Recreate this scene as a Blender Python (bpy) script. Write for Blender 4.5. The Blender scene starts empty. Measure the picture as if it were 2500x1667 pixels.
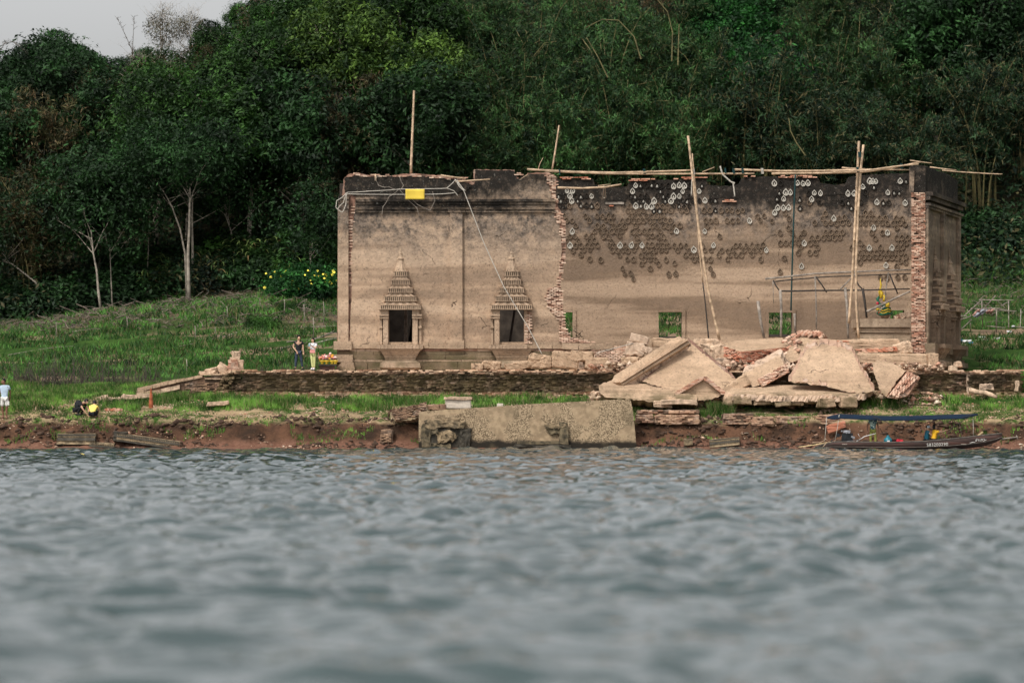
import bpy, bmesh, math, random
import numpy as np
from mathutils import Vector, Matrix, Euler, geometry
random.seed(7); RNG = np.random.RandomState(11)
R = math.radians
scene = bpy.context.scene
COL = scene.collection
# ---------------------------------------------------------------- camera, sky, sun, exposure
F, CX, HY, HC = 9500.0, 1250.0, 1010.0, 1.7          # focal length and horizon in photo pixels, eye height in m
cd = bpy.data.cameras.new('camera'); cam = bpy.data.objects.new('camera', cd); COL.objects.link(cam)
cam.location = (0, 0, HC); cam.rotation_euler = (R(90), 0, 0)
cd.sensor_width = 36; cd.lens = 36*F/2500; cd.shift_y = (HY-833.5)/2500
cd.clip_start = 1; cd.clip_end = 6000
cd.dof.use_dof = True; cd.dof.focus_distance = 195; cd.dof.aperture_fstop = 1.1
scene.camera = cam
SUN_EL, SUN_AZ = 50, 212        # degrees; azimuth clockwise from +Y: behind the camera, to the left
world = bpy.data.worlds.new('World'); scene.world = world; world.use_nodes = True
nt = world.node_tree; nt.nodes.clear()
sky = nt.nodes.new('ShaderNodeTexSky'); sky.sky_type = 'NISHITA'; sky.sun_disc = False
sky.sun_elevation = R(SUN_EL); sky.sun_rotation = R(SUN_AZ); sky.dust_density = 4.0; sky.air_density = 1.0; sky.ozone_density = 1.0
hs = nt.nodes.new('ShaderNodeHueSaturation'); hs.inputs['Saturation'].default_value = 0.08; hs.inputs['Value'].default_value = 1.0
bg = nt.nodes.new('ShaderNodeBackground'); bg.inputs[1].default_value = 0.14
wo = nt.nodes.new('ShaderNodeOutputWorld')
nt.links.new(sky.outputs[0], hs.inputs['Color']); nt.links.new(hs.outputs[0], bg.inputs[0]); nt.links.new(bg.outputs[0], wo.inputs[0])
sl = bpy.data.lights.new('sun', 'SUN'); sl.energy = 1.4; sl.angle = R(10); sl.color = (1.0, 0.93, 0.84)
sun = bpy.data.objects.new('sun', sl); COL.objects.link(sun)
sdir = Vector((math.sin(R(SUN_AZ))*math.cos(R(SUN_EL)), math.cos(R(SUN_AZ))*math.cos(R(SUN_EL)), math.sin(R(SUN_EL))))
sun.rotation_euler = sdir.to_track_quat('Z', 'Y').to_euler(); sun.location = (-40, 60, 80)
vs = scene.view_settings; scene.display_settings.display_device = 'sRGB'
vs.view_transform = 'Standard'; vs.look = 'None'; vs.exposure = 0.35; vs.gamma = 1.0; vs.use_curve_mapping = False

def W(px, py, Y):
    return Vector(((px-CX)/F*Y, Y, HC+(HY-py)/F*Y))
def X_(px, Y): return (px-CX)/F*Y
def Z_(py, Y): return HC+(HY-py)/F*Y

# ---------------------------------------------------------------- numpy noise
def _lat(ix, iy, seed):
    h = (ix.astype(np.int64)*374761393 + iy.astype(np.int64)*668265263 + seed*1442695041) & 0xffffffff
    h = ((h ^ (h >> 13))*1274126177) & 0xffffffff
    return ((h ^ (h >> 16)) & 0xffff)/65535.0
def vnoise(x, y, seed=0):
    x = np.asarray(x, float); y = np.asarray(y, float)
    ix = np.floor(x); iy = np.floor(y); fx = x-ix; fy = y-iy
    fx = fx*fx*(3-2*fx); fy = fy*fy*(3-2*fy)
    a = _lat(ix, iy, seed); b = _lat(ix+1, iy, seed); c = _lat(ix, iy+1, seed); d = _lat(ix+1, iy+1, seed)
    return (a*(1-fx)+b*fx)*(1-fy)+(c*(1-fx)+d*fx)*fy
def fbm(x, y, seed=0, o=4):
    s = 0; a = .5
    for k in range(o):
        s = s+a*vnoise(np.asarray(x)*2**k, np.asarray(y)*2**k, seed+k*17); a *= .5
    return s/(1-.5**o)
def sstep(a, b, x):
    t = np.clip((np.asarray(x, float)-a)/(b-a), 0, 1); return t*t*(3-2*t)

# ---------------------------------------------------------------- object helpers
WL = {}
def wl(o): return WL[o.name] if o is not None else Vector((0, 0, 0))
def tag(o, label=None, cat=None, group=None, kind=None):
    if label: o['label'] = label
    if cat: o['category'] = cat
    if group: o['group'] = group
    if kind: o['kind'] = kind
    return o
def empty(name, loc, label=None, cat=None, group=None):
    o = bpy.data.objects.new(name, None); COL.objects.link(o); o.location = loc; o.empty_display_size = .2
    WL[o.name] = Vector(loc); tag(o, label, cat, group); return o
def link_mesh(name, me, parent, loc):
    o = bpy.data.objects.new(name, me); COL.objects.link(o)
    loc = Vector(loc); WL[o.name] = loc
    if parent is not None: o.parent = parent; o.location = loc-wl(parent)
    else: o.location = loc
    return o
def copy_tree(o, parent=None, offset=None):
    c = o.copy(); COL.objects.link(c); c.parent = parent
    WL[c.name] = WL[o.name].copy()
    for ch in list(o.children): copy_tree(ch, c)
    return c
class MB:
    def __init__(s): s.v = []; s.f = []; s.mi = []
    def add(s, vs, fs, mi=0):
        b = len(s.v); s.v += [tuple(v) for v in vs]; s.f += [tuple(i+b for i in f) for f in fs]; s.mi += [mi]*len(fs)
    def hexa(s, p, mi=0):   # p: 8 points, bottom 4 ccw then top 4
        s.add(p, [(3,2,1,0),(4,5,6,7),(0,1,5,4),(1,2,6,5),(2,3,7,6),(3,0,4,7)], mi)
    def box(s, x0, x1, y0, y1, z0, z1, M=None, j=0, mi=0, taper=0):
        t = taper
        p = [(x0,y0,z0),(x1,y0,z0),(x1,y1,z0),(x0,y1,z0),(x0+t,y0+t,z1),(x1-t,y0+t,z1),(x1-t,y1-t,z1),(x0+t,y1-t,z1)]
        p = [Vector(q)+Vector((random.uniform(-j,j),random.uniform(-j,j),random.uniform(-j,j))) for q in p]
        if M: p = [M(q) for q in p]
        s.hexa(p, mi)
    def tube(s, pts, rad, n=6, M=None, mi=0, cap=True):
        pts = [Vector(p) for p in pts]
        if not hasattr(rad, '__len__'): rad = [rad]*len(pts)
        rings = []
        up = None
        for i, p in enumerate(pts):
            d = (pts[min(i+1, len(pts)-1)]-pts[max(i-1, 0)])
            if d.length < 1e-9: d = Vector((0,0,1))
            d.normalize()
            if up is None: up = Vector((0,0,1)) if abs(d.z) < .9 else Vector((1,0,0))
            a = d.cross(up); 
            if a.length < 1e-6: a = d.cross(Vector((1,0,0)))
            a.normalize(); b = d.cross(a).normalized(); up = a.cross(d).normalized()
            rings.append([p+(a*math.cos(2*math.pi*k/n)+b*math.sin(2*math.pi*k/n))*rad[i] for k in range(n)])
        vs = [q for r in rings for q in r]; fs = []
        for i in range(len(pts)-1):
            for k in range(n):
                fs.append((i*n+k, i*n+(k+1)%n, (i+1)*n+(k+1)%n, (i+1)*n+k))
        if cap: fs.append(tuple(range(n-1,-1,-1))); fs.append(tuple((len(pts)-1)*n+k for k in range(n)))
        if M: vs = [M(q) for q in vs]
        s.add(vs, fs, mi)
    def lathe(s, c, prof, n=10, sx=1, sy=1, mi=0):   # prof: (r, z)
        vs = []; fs = []
        for r, z in prof:
            for k in range(n): vs.append((c[0]+r*sx*math.cos(2*math.pi*k/n), c[1]+r*sy*math.sin(2*math.pi*k/n), c[2]+z))
        for i in range(len(prof)-1):
            for k in range(n): fs.append((i*n+k, i*n+(k+1)%n, (i+1)*n+(k+1)%n, (i+1)*n+k))
        fs.append(tuple(range(n-1,-1,-1))); fs.append(tuple((len(prof)-1)*n+k for k in range(n)))
        s.add(vs, fs, mi)
    def build(s, name, mats, parent=None, smooth=False, loc=None):
        a = np.array(s.v, float)
        if loc is None:
            lo = a.min(0); hi = a.max(0)
            loc = Vector(((lo[0]+hi[0])/2, (lo[1]+hi[1])/2, lo[2])) if parent is None else Vector((lo+hi)/2)
        me = bpy.data.meshes.new(name)
        me.from_pydata([tuple(q) for q in (a-np.array(loc))], [], s.f)
        if not isinstance(mats, (list, tuple)): mats = [mats]
        for m in mats: me.materials.append(m)
        if len(mats) > 1: me.polygons.foreach_set('material_index', s.mi)
        if smooth: me.polygons.foreach_set('use_smooth', [True]*len(me.polygons))
        me.update()
        return link_mesh(name, me, parent, loc)
def np_mesh(name, v, tris, mats, smooth=False, quads=False):
    k = 4 if quads else 3
    me = bpy.data.meshes.new(name); v = np.asarray(v, np.float32); t = np.asarray(tris, np.int32)
    me.vertices.add(len(v)); me.vertices.foreach_set('co', v.ravel())
    me.loops.add(t.size); me.loops.foreach_set('vertex_index', t.ravel())
    me.polygons.add(len(t)); me.polygons.foreach_set('loop_start', np.arange(0, t.size, k, dtype=np.int32))
    me.polygons.foreach_set('loop_total', np.full(len(t), k, np.int32))
    if smooth: me.polygons.foreach_set('use_smooth', np.ones(len(t), bool))
    me.update(calc_edges=True)
    for m in (mats if isinstance(mats, (list, tuple)) else [mats]): me.materials.append(m)
    return me

# ---------------------------------------------------------------- material helpers
class Mat:
    def __init__(s, name, rough=.9, spec=.3):
        s.m = bpy.data.materials.new(name); s.m.use_nodes = True; s.t = s.m.node_tree; s.t.nodes.clear()
        s.out = s.t.nodes.new('ShaderNodeOutputMaterial'); s.b = s.t.nodes.new('ShaderNodeBsdfPrincipled')
        s.t.links.new(s.b.outputs[0], s.out.inputs[0]); s.b.inputs['Roughness'].default_value = rough
        s.b.inputs['Specular IOR Level'].default_value = spec
        s._pos = None
    def n(s, ty): return s.t.nodes.new(ty)
    def L(s, a, b): s.t.links.new(a, b)
    def _in(s, sock, v):
        if hasattr(v, 'is_output'): s.L(v, sock)
        elif v is not None:
            if hasattr(sock.default_value, '__len__') and not hasattr(v, '__len__'): v = (v, v, v, 1)[:len(sock.default_value)]
            if hasattr(v, '__len__') and len(sock.default_value) == 4 and len(v) == 3: v = (*v, 1)
            sock.default_value = v
    def pos(s):
        if not s._pos: s._pos = s.n('ShaderNodeNewGeometry').outputs['Position']
        return s._pos
    def objco(s): return s.n('ShaderNodeTexCoord').outputs['Object']
    def z(s):
        x = s.n('ShaderNodeSeparateXYZ'); s.L(s.pos(), x.inputs[0]); return x.outputs[2]
    def scaled(s, v, sc):
        m = s.n('ShaderNodeMapping'); s.L(v, m.inputs[0]); m.inputs['Scale'].default_value = sc; return m.outputs[0]
    def noise(s, scale, detail=4, vec=None, rough=.55, dist=0):
        x = s.n('ShaderNodeTexNoise'); s.L(vec if vec is not None else s.pos(), x.inputs['Vector'])
        x.inputs['Scale'].default_value = scale; x.inputs['Detail'].default_value = detail
        x.inputs['Roughness'].default_value = rough; x.inputs['Distortion'].default_value = dist
        return x.outputs[0]
    def vor(s, scale, vec=None, out='Distance'):
        x = s.n('ShaderNodeTexVoronoi'); s.L(vec if vec is not None else s.pos(), x.inputs['Vector']); x.inputs['Scale'].default_value = scale
        return x.outputs[out]
    def math(s, op, a, b=None, clamp=False):
        x = s.n('ShaderNodeMath'); x.operation = op; x.use_clamp = clamp; s._in(x.inputs[0], a)
        if b is not None: s._in(x.inputs[1], b)
        return x.outputs[0]
    def rng(s, v, a, b, c=0, d=1, smooth=True):
        x = s.n('ShaderNodeMapRange'); x.interpolation_type = 'SMOOTHSTEP' if smooth else 'LINEAR'
        s._in(x.inputs[0], v)
        for i, q in enumerate((a, b, c, d)): x.inputs[i+1].default_value = q
        return x.outputs[0]
    def mix(s, f, a, b, mode='MIX'):
        x = s.n('ShaderNodeMix'); x.data_type = 'RGBA'; x.blend_type = mode
        s._in(x.inputs[0], f); s._in(x.inputs[6], a); s._in(x.inputs[7], b); return x.outputs[2]
    def rnd(s):
        a = s.n('ShaderNodeObjectInfo').outputs['Random']; b = s.n('ShaderNodeNewGeometry').outputs['Random Per Island']
        return s.math('FRACT', s.math('ADD', a, b))
    def ramp(s, f, stops):
        x = s.n('ShaderNodeValToRGB'); s._in(x.inputs[0], f); e = x.color_ramp.elements
        while len(e) < len(stops): e.new(.5)
        for q, (p, c) in zip(e, stops): q.position = p; q.color = (*c, 1)
        return x.outputs[0]
    def bump(s, h, strength=.5, dist=.05):
        x = s.n('ShaderNodeBump'); x.inputs['Strength'].default_value = strength; x.inputs['Distance'].default_value = dist
        s._in(x.inputs['Height'], h); s.L(x.outputs[0], s.b.inputs['Normal'])
    def col(s, c): s._in(s.b.inputs['Base Color'], c); return s.m
def simple(name, c, rough=.8, var=.25, scale=6, metal=0, spec=.3, bump=0, c2=None):
    m = Mat(name, rough, spec); n = m.noise(scale, 5)
    lo = tuple(q*(1-var) for q in c) if c2 is None else c2; hi = tuple(min(1, q*(1+var)) for q in c)
    m.b.inputs['Metallic'].default_value = metal
    if bump: m.bump(m.noise(scale*5, 6), bump, .03)
    return m.col(m.mix(m.rng(n, .3, .7), lo, hi))
def plaster(name, gray=(8.4, 11.8), black=(12.2, 13.6), light=(.50,.345,.23), mid=(.33,.23,.155), moss=(3.9, 4.9), wob=2.2, bandamt=1.0):
    m = Mat(name, .95, .15); z = m.z()
    n1 = m.noise(.28, 6); n2 = m.noise(1.7, 7, rough=.65); n3 = m.noise(11, 5, rough=.7)
    st = m.noise(1.0, 5, m.scaled(m.pos(), (2.6, 2.6, .22))); blot = m.noise(4.2, 9, rough=.78); blot2 = m.noise(9., 8, rough=.8)
    band = m.noise(1.0, 3, m.scaled(m.pos(), (.07, .07, .95)))
    c = m.mix(m.rng(n2, .3, .72), mid, light)
    c = m.mix(m.math('MULTIPLY', m.rng(band, .42, .60), .5*bandamt), c, (.66,.49,.35))
    c = m.mix(m.math('MULTIPLY', m.rng(band, .52, .36), .6*bandamt), c, (.235,.170,.122))
    t = m.math('ADD', m.math('ADD', z, m.math('MULTIPLY', m.math('SUBTRACT', n1, .5), wob*1.6)), m.math('MULTIPLY', m.math('SUBTRACT', n2, .5), wob))
    t = m.math('ADD', t, m.math('MULTIPLY', m.math('SUBTRACT', st, .5), 1.6))
    g = m.math('MULTIPLY', m.rng(t, *gray), m.rng(m.math('ADD', m.math('MULTIPLY', m.noise(2.3, 9, rough=.78), .6), m.math('MULTIPLY', m.noise(.55, 5), .4)), .40, .58, .08, 1))
    c = m.mix(m.math('MULTIPLY', m.rng(blot2, .51, .64), .7), c, (.12,.09,.065))
    c = m.mix(m.math('MULTIPLY', m.rng(blot, .36, .26), .5), c, (.66,.50,.36))
    c = m.mix(g, c, m.mix(m.rng(blot, .42, .58), (.215,.17,.135), (.062,.052,.045)))
    k = m.rng(t, *black); k = m.math('MULTIPLY', k, m.rng(m.noise(3.5, 8, rough=.75), .30, .52, .55, 1))
    c = m.mix(k, c, (.022,.019,.016))
    lich = m.math('MULTIPLY', m.rng(m.noise(7, 5, rough=.7), .60, .68), m.rng(t, black[0]-.4, black[1]))
    c = m.mix(m.math('MULTIPLY', lich, .5), c, (.42,.39,.33))
    ms = m.math('MULTIPLY', m.rng(z, moss[1], moss[0]), m.rng(m.noise(1.1, 6), .4, .6))
    c = m.mix(m.math('MULTIPLY', ms, .75), c, (.085,.075,.035))
    pit = m.rng(n3, .35, .27)
    c = m.mix(m.math('MULTIPLY', pit, .7), c, (.06,.045,.035))
    cr = m.n('ShaderNodeTexVoronoi'); cr.feature = 'DISTANCE_TO_EDGE'; cr.inputs['Scale'].default_value = .55
    wv = m.n('ShaderNodeVectorMath'); wv.operation = 'MULTIPLY_ADD'
    nn = m.n('ShaderNodeTexNoise'); nn.inputs['Scale'].default_value = 2.5; m.L(m.pos(), nn.inputs['Vector'])
    m.L(nn.outputs['Color'], wv.inputs[0]); wv.inputs[1].default_value = (.7,.7,.7); m.L(m.pos(), wv.inputs[2]); m.L(wv.outputs[0], cr.inputs['Vector'])
    crack = m.math('MULTIPLY', m.rng(cr.outputs[0], .012, .004), m.rng(m.noise(.6, 2), .60, .68))
    c = m.mix(m.math('MULTIPLY', crack, .8), c, (.05,.04,.03))
    h = m.math('ADD', m.noise(5, 8, rough=.7), m.math('MULTIPLY', pit, -.5)); h = m.math('SUBTRACT', h, crack)
    m.bump(h, .9, .07)
    return m.col(c)
def brickmat(name, a=(.52,.20,.115), b=(.60,.36,.25), c=(.36,.15,.09), stain=.3, moss=None, darkc=(.05,.04,.03)):
    m = Mat(name, .95, .15); r = m.rnd()
    k = m.ramp(r, [(0, c), (.35, a), (.7, b), (1, tuple(min(1, q*1.25) for q in b))])
    n = m.noise(1.3, 6, rough=.65)
    k = m.mix(m.math('MULTIPLY', m.rng(n, .5, .68), stain), k, (.62,.50,.40))
    k = m.mix(m.math('MULTIPLY', m.rng(m.noise(2.2, 6, rough=.7), .50, .64), stain*1.2), k, darkc)
    m.bump(m.noise(14, 6, rough=.7), .6, .02)
    if moss:
        t = m.math('ADD', m.z(), m.math('MULTIPLY', m.math('SUBTRACT', m.noise(1., 5, m.scaled(m.pos(), (.5,.5,3.))), .5), moss[2]))
        up = m.rng(t, moss[0], moss[0]+.12, 1, 0); dn = m.rng(t, moss[1], moss[1]+.14)
        f = m.math('MULTIPLY', m.math('MULTIPLY', up, dn), m.rng(m.noise(2.5, 7, rough=.7), .30, .52, .45, 1))
        k = m.mix(m.math('MULTIPLY', f, .93), k, m.mix(m.rng(m.noise(.7, 4), .4, .6), (.030,.026,.014), (.085,.066,.03)))
    return m.col(k)

M_front = plaster('front_wall_plaster')
M_rear = plaster('rear_wall_plaster', gray=(9.8, 12.2), black=(12.2, 13.5), light=(.305,.213,.143), mid=(.205,.145,.098), wob=2.4)
M_endo = plaster('end_wall_ornament', gray=(9, 12.2), black=(12.6, 14.5), light=(.32,.23,.155), mid=(.20,.145,.10), moss=(3.9, 5.5))
M_end = plaster('end_wall_plaster', gray=(8.2, 12.2), black=(11.6, 13.8), light=(.23,.168,.115), mid=(.16,.118,.082), moss=(3.9, 6.5))
M_orn = plaster('ornament_plaster', gray=(9.5, 11.5), black=(13.5, 15), light=(.54,.39,.27), mid=(.34,.245,.17), bandamt=.4)
M_corn = plaster('cornice_plaster', gray=(9.6, 12.0), black=(11.6, 12.8), light=(.46,.33,.22), mid=(.32,.235,.165))
M_slab = plaster('fallen_slab_plaster', gray=(30, 31), black=(40, 41), light=(.585,.405,.27), mid=(.41,.285,.185), moss=(2.4, 3.1), bandamt=.35)
M_plinth = plaster('plinth_plaster', gray=(30, 31), black=(40, 41), light=(.50,.355,.24), mid=(.34,.245,.165), moss=(3.8, 4.8), bandamt=.5)
M_mossp = plaster('mossy_plinth', gray=(30, 31), black=(40, 41), light=(.20,.145,.085), mid=(.10,.078,.045), moss=(4.2, 5.2), bandamt=.8)
M_edge = brickmat('pale_pink_brick', a=(.56,.35,.25), b=(.66,.48,.36), c=(.42,.25,.18), stain=.3)
M_altar = plaster('altar_plaster', gray=(30, 31), black=(40, 41), light=(.60,.46,.33), mid=(.40,.30,.21), moss=(4, 6.5), bandamt=.6)
M_core = brickmat('broken_brick_core', a=(.40,.22,.15), b=(.50,.36,.26), c=(.26,.15,.11), stain=.6)
M_brick = brickmat('exposed_brick', a=(.50,.25,.165), b=(.60,.41,.30), c=(.32,.18,.125))
M_tbrick = brickmat('terrace_brick', a=(.42,.25,.16), b=(.52,.36,.24), c=(.30,.18,.12), stain=.25, moss=(3.62, 2.7, .35))
M_dbrick = brickmat('damp_brick', a=(.20,.12,.08), b=(.30,.19,.12), c=(.10,.07,.05), stain=.45)
M_rbrick = brickmat('red_brick', a=(.52,.20,.12), b=(.56,.32,.22), c=(.38,.15,.09), stain=.4)
M_white = simple('bare_white_plaster', (.46,.43,.37), .9, .3, 16)
M_dark = simple('dark_recess', (.022,.018,.015), .95, .4, 8)  # near-black colour inside the black niche rims
M_bamboo = simple('dry_bamboo', (.48,.34,.22), .55, .3, 3, bump=.3)
M_oldwood = simple('weathered_wood', (.28,.24,.20), .9, .4, 4, bump=.5)
M_darkwood = simple('dark_wood', (.05,.042,.036), .85, .4, 4, bump=.5)
M_rope = simple('pale_rope', (.46,.42,.36), .9, .15, 10)
M_bluerope = simple('dark_green_rope', (.012,.045,.045), .7, .2, 10)
M_stone = simple('loose_stone', (.50,.36,.25), .95, .35, 5, bump=.7)
M_bark = simple('pale_bark', (.30,.26,.21), .9, .4, 3, bump=.6)
M_barkd = simple('dark_bark', (.085,.07,.055), .9, .4, 3, bump=.6)
M_cane = simple('bamboo_cane', (.14,.12,.05), .7, .4, 2)
# ---------------------------------------------------------------- water and terrain
def H(x, y):
    x = np.asarray(x, float); y = np.asarray(y, float)
    yw = 187.0+.35*(fbm(x*.22, x*0, 3)-.5)*2
    d = y-yw
    n = fbm(x*.5, y*.5, 5); n2 = fbm(x*2.1, y*2.1, 9)
    edge = 1.35+.25*(fbm(x*.17, x*0+4, 8)-.5)+.10*sstep(-2, 6, x)
    w = 2.2+.9*(fbm(x*.3, x*0+7, 12)-.5)
    z = np.where(d < 0, d*.35, 0)
    foot = np.clip(d/.9, 0, 1)*.28
    scarp = sstep(.7, w, d)*(edge-.28)
    z = z+np.where(d > 0, foot+scarp, 0)
    z = z+np.where((d > .1) & (d < w+.8), ((n2-.5)*.5+(fbm(x*1.1, y*.9, 19)-.5)*.7)*np.clip(d, 0, 1), 0)
    z = z+sstep(w, 7.2, d)*(2.48-edge)*np.clip((d-w)/(7.2-w), 0, 1)**.15
    left = sstep(-13.2, -14.6, x)
    plate = 3.72
    mead = 3.9+(y-206)*(.096+.062*sstep(-34, -12, x))
    zl = 2.48+sstep(7.2, 11.5, d)*.55            # left of the terrace: grass ledge, then the meadow
    ml = np.maximum(zl, np.where(y > 198, np.maximum(mead, 3.02), 0))
    mr = np.where(y > 195.2, np.maximum(plate, mead), 2.48)
    z = np.where(d > 7.0, left*ml+(1-left)*mr, z)
    z = z+np.where(d > 3, (n-.5)*.25, 0)+np.where(y > 214, (fbm(x*.12, y*.12, 31)-.5)*1.2*sstep(214, 225, y), 0)
    s = .27+.13*sstep(-33, -8, x)
    hill = np.clip(y-242, 0, 95)-np.clip(y-279, 0, 58)*.85
    z = z+hill*s+sstep(242, 260, y)*(fbm(x*.06, y*.06, 44)-.5)*3
    z = z-np.clip(y-312, 0, 1e9)*.10
    return z
def h1(x, y): return float(H(np.array([x]), np.array([y]))[0])
def G(px, py, y0=188, y1=300):
    ys = np.arange(y0, y1, .1); xs = (px-CX)/F*ys
    zr = HC+(HY-py)/F*ys; zz = H(xs, ys)
    i = np.argmax(zz >= zr)
    if zz[i] < zr[i]: i = len(ys)-1
    return Vector((xs[i], ys[i], zz[i]))
def grid_mesh(name, xs, ys, zf, mat, smooth=True):
    gx, gy = np.meshgrid(xs, ys); z = zf(gx, gy)
    v = np.stack([gx.ravel(), gy.ravel(), z.ravel()], 1)
    nx, ny = len(xs), len(ys); i = np.arange(nx-1)[None, :]+np.arange(ny-1)[:, None]*nx
    q = np.stack([i, i+1, i+1+nx, i+nx], -1).reshape(-1, 4)
    return np_mesh(name, v, q, mat, smooth, quads=True)
def M_ground_():
    m = Mat('ground_soil_and_turf', .95, .1)
    z = m.z(); sx = m.n('ShaderNodeSeparateXYZ'); m.L(m.pos(), sx.inputs[0]); y = sx.outputs[1]; x = sx.outputs[0]
    nb = m.noise(.22, 6); nm = m.noise(1.1, 7, rough=.65); nf = m.noise(6, 6, rough=.7)
    turf = m.mix(m.rng(nm, .3, .7), (.022,.058,.010), (.062,.125,.022))
    turf = m.mix(m.rng(nf, .35, .65), m.mix(.5, turf, (.02,.05,.01)), turf)
    # reddish mud of the bank
    mud = m.mix(m.rng(m.noise(.9, 7, rough=.65), .35, .65), (.040,.025,.017), (.145,.075,.045))
    mudl = m.mix(m.rng(nf, .3, .7), (.14,.068,.045), (.235,.125,.085))
    mud = m.mix(m.rng(m.math('ADD', z, m.math('MULTIPLY', m.math('SUBTRACT', nm, .5), .5)), .55, .2), mud, mudl)
    shelf = m.mix(m.rng(m.noise(1.6, 7, rough=.7), .42, .60), (.34,.25,.15), turf)
    shelf = m.mix(m.rng(m.noise(1., 5, m.scaled(m.pos(), (.25, 1.6, 1))), .52, .62), shelf, (.40,.29,.17))
    zz = m.math('ADD', z, m.math('MULTIPLY', m.math('SUBTRACT', nm, .5), .7))
    c = m.mix(m.rng(zz, 1.12, 1.42), mud, shelf)
    c = m.mix(m.rng(m.math('ADD', z, m.math('MULTIPLY', m.math('SUBTRACT', nm, .5), .4)), 1.95, 2.3), c, turf)
    # worn earth in the meadow
    bare = m.rng(m.noise(1., 5, m.scaled(m.pos(), (.10, .20, .1)), rough=.65), .53, .60)
    c = m.mix(m.math('MULTIPLY', bare, m.rng(y, 199, 204)), c, (.27,.19,.125))
    deb = m.rng(m.math('ADD', y, m.math('MULTIPLY', m.math('SUBTRACT', nb, .5), 18)), 223, 233)
    litter = m.mix(m.rng(m.noise(3.5, 6, rough=.75), .4, .62), (.030,.026,.014), (.17,.125,.09))
    c = m.mix(m.math('MULTIPLY', deb, m.rng(x, 2, 8, .85, .2)), c, litter)
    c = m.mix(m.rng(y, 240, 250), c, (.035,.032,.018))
    m.bump(m.math('ADD', m.noise(4, 8, rough=.75), m.math('MULTIPLY', m.noise(18, 4), .4)), .9, .12)
    return m.col(c)
M_ground = M_ground_()
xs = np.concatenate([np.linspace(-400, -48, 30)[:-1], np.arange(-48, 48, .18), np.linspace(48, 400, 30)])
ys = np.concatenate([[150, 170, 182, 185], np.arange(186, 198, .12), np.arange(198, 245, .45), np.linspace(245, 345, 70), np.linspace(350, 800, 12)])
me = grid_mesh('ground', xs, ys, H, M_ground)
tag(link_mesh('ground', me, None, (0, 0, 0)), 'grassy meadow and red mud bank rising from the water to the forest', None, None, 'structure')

def M_water_():
    m = Mat('lake_water', .03, .5)
    m.b.inputs['IOR'].default_value = 1.6
    n = m.noise(1., 3, m.scaled(m.pos(), (2.2, 4.5, 1))); n2 = m.noise(1., 2, m.scaled(m.pos(), (7, 11, 1)))
    m.bump(m.math('ADD', n, m.math('MULTIPLY', n2, .4)), .4, .035)
    return m.col((.048,.074,.075))
M_water = M_water_()
rw = np.random.RandomState(5); WSL = .26
waves = []
for k in range(110):
    lam = .34*(10**(rw.rand()**1.2)); th = rw.normal(-1.35, 1.0); kk = 2*math.pi/lam
    waves.append((kk*math.cos(th), kk*math.sin(th), rw.rand()*6.28, WSL*math.sqrt(2/110)/kk*(.5+rw.rand())*(1 if lam < 2.2 else .7)))
def wz(x, y):
    wx = x+.5*(fbm(x*.12, y*.12, 61, 2)-.5)*6; wy = y+.5*(fbm(x*.12+9, y*.12, 62, 2)-.5)*6
    z = np.zeros_like(x)
    for a, b, p, A in waves: z += A*np.sin(a*wx+b*wy+p)
    gust = .5+.9*fbm(x*.09, y*.05, 70, 3)
    s = z*gust
    return s
us = np.linspace(-1, 1, 441); ys = [14.]
while ys[-1] < 188.5: ys.append(ys[-1]*1.0026)
ys = np.array(ys); uu, gy = np.meshgrid(us, ys); half = 5+.18*gy; gx = uu*half
z = wz(gx, gy)*sstep(0, .06, 1-np.abs(uu))*sstep(0, 1, gy-14)
nx, ny = len(us), len(ys); i = np.arange(nx-1)[None, :]+np.arange(ny-1)[:, None]*nx
me = np_mesh('water', np.stack([gx.ravel(), gy.ravel(), z.ravel()], 1), np.stack([i, i+1, i+1+nx, i+nx], -1).reshape(-1, 4), M_water, True, quads=True)
v, nf = len(me.vertices), len(me.polygons)
bm = bmesh.new(); bm.from_mesh(me)   # calm surroundings of the same sheet, outside the detailed part
h0, h1_, ye = 5+.18*14, 5+.18*ys[-1], ys[-1]
for P in (((-900,-700),(900,-700),(900,14),(-900,14)), ((-900,14),(-h0,14),(-h1_,ye),(-900,ye)), ((h0,14),(900,14),(900,ye),(h1_,ye))):
    bm.faces.new([bm.verts.new((p[0], p[1], 0)) for p in P])
bm.to_mesh(me); bm.free()
tag(link_mesh('water', me, None, (0, 0, 0)), 'choppy grey blue lake water reaching the muddy bank', None, None, 'structure')
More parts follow.
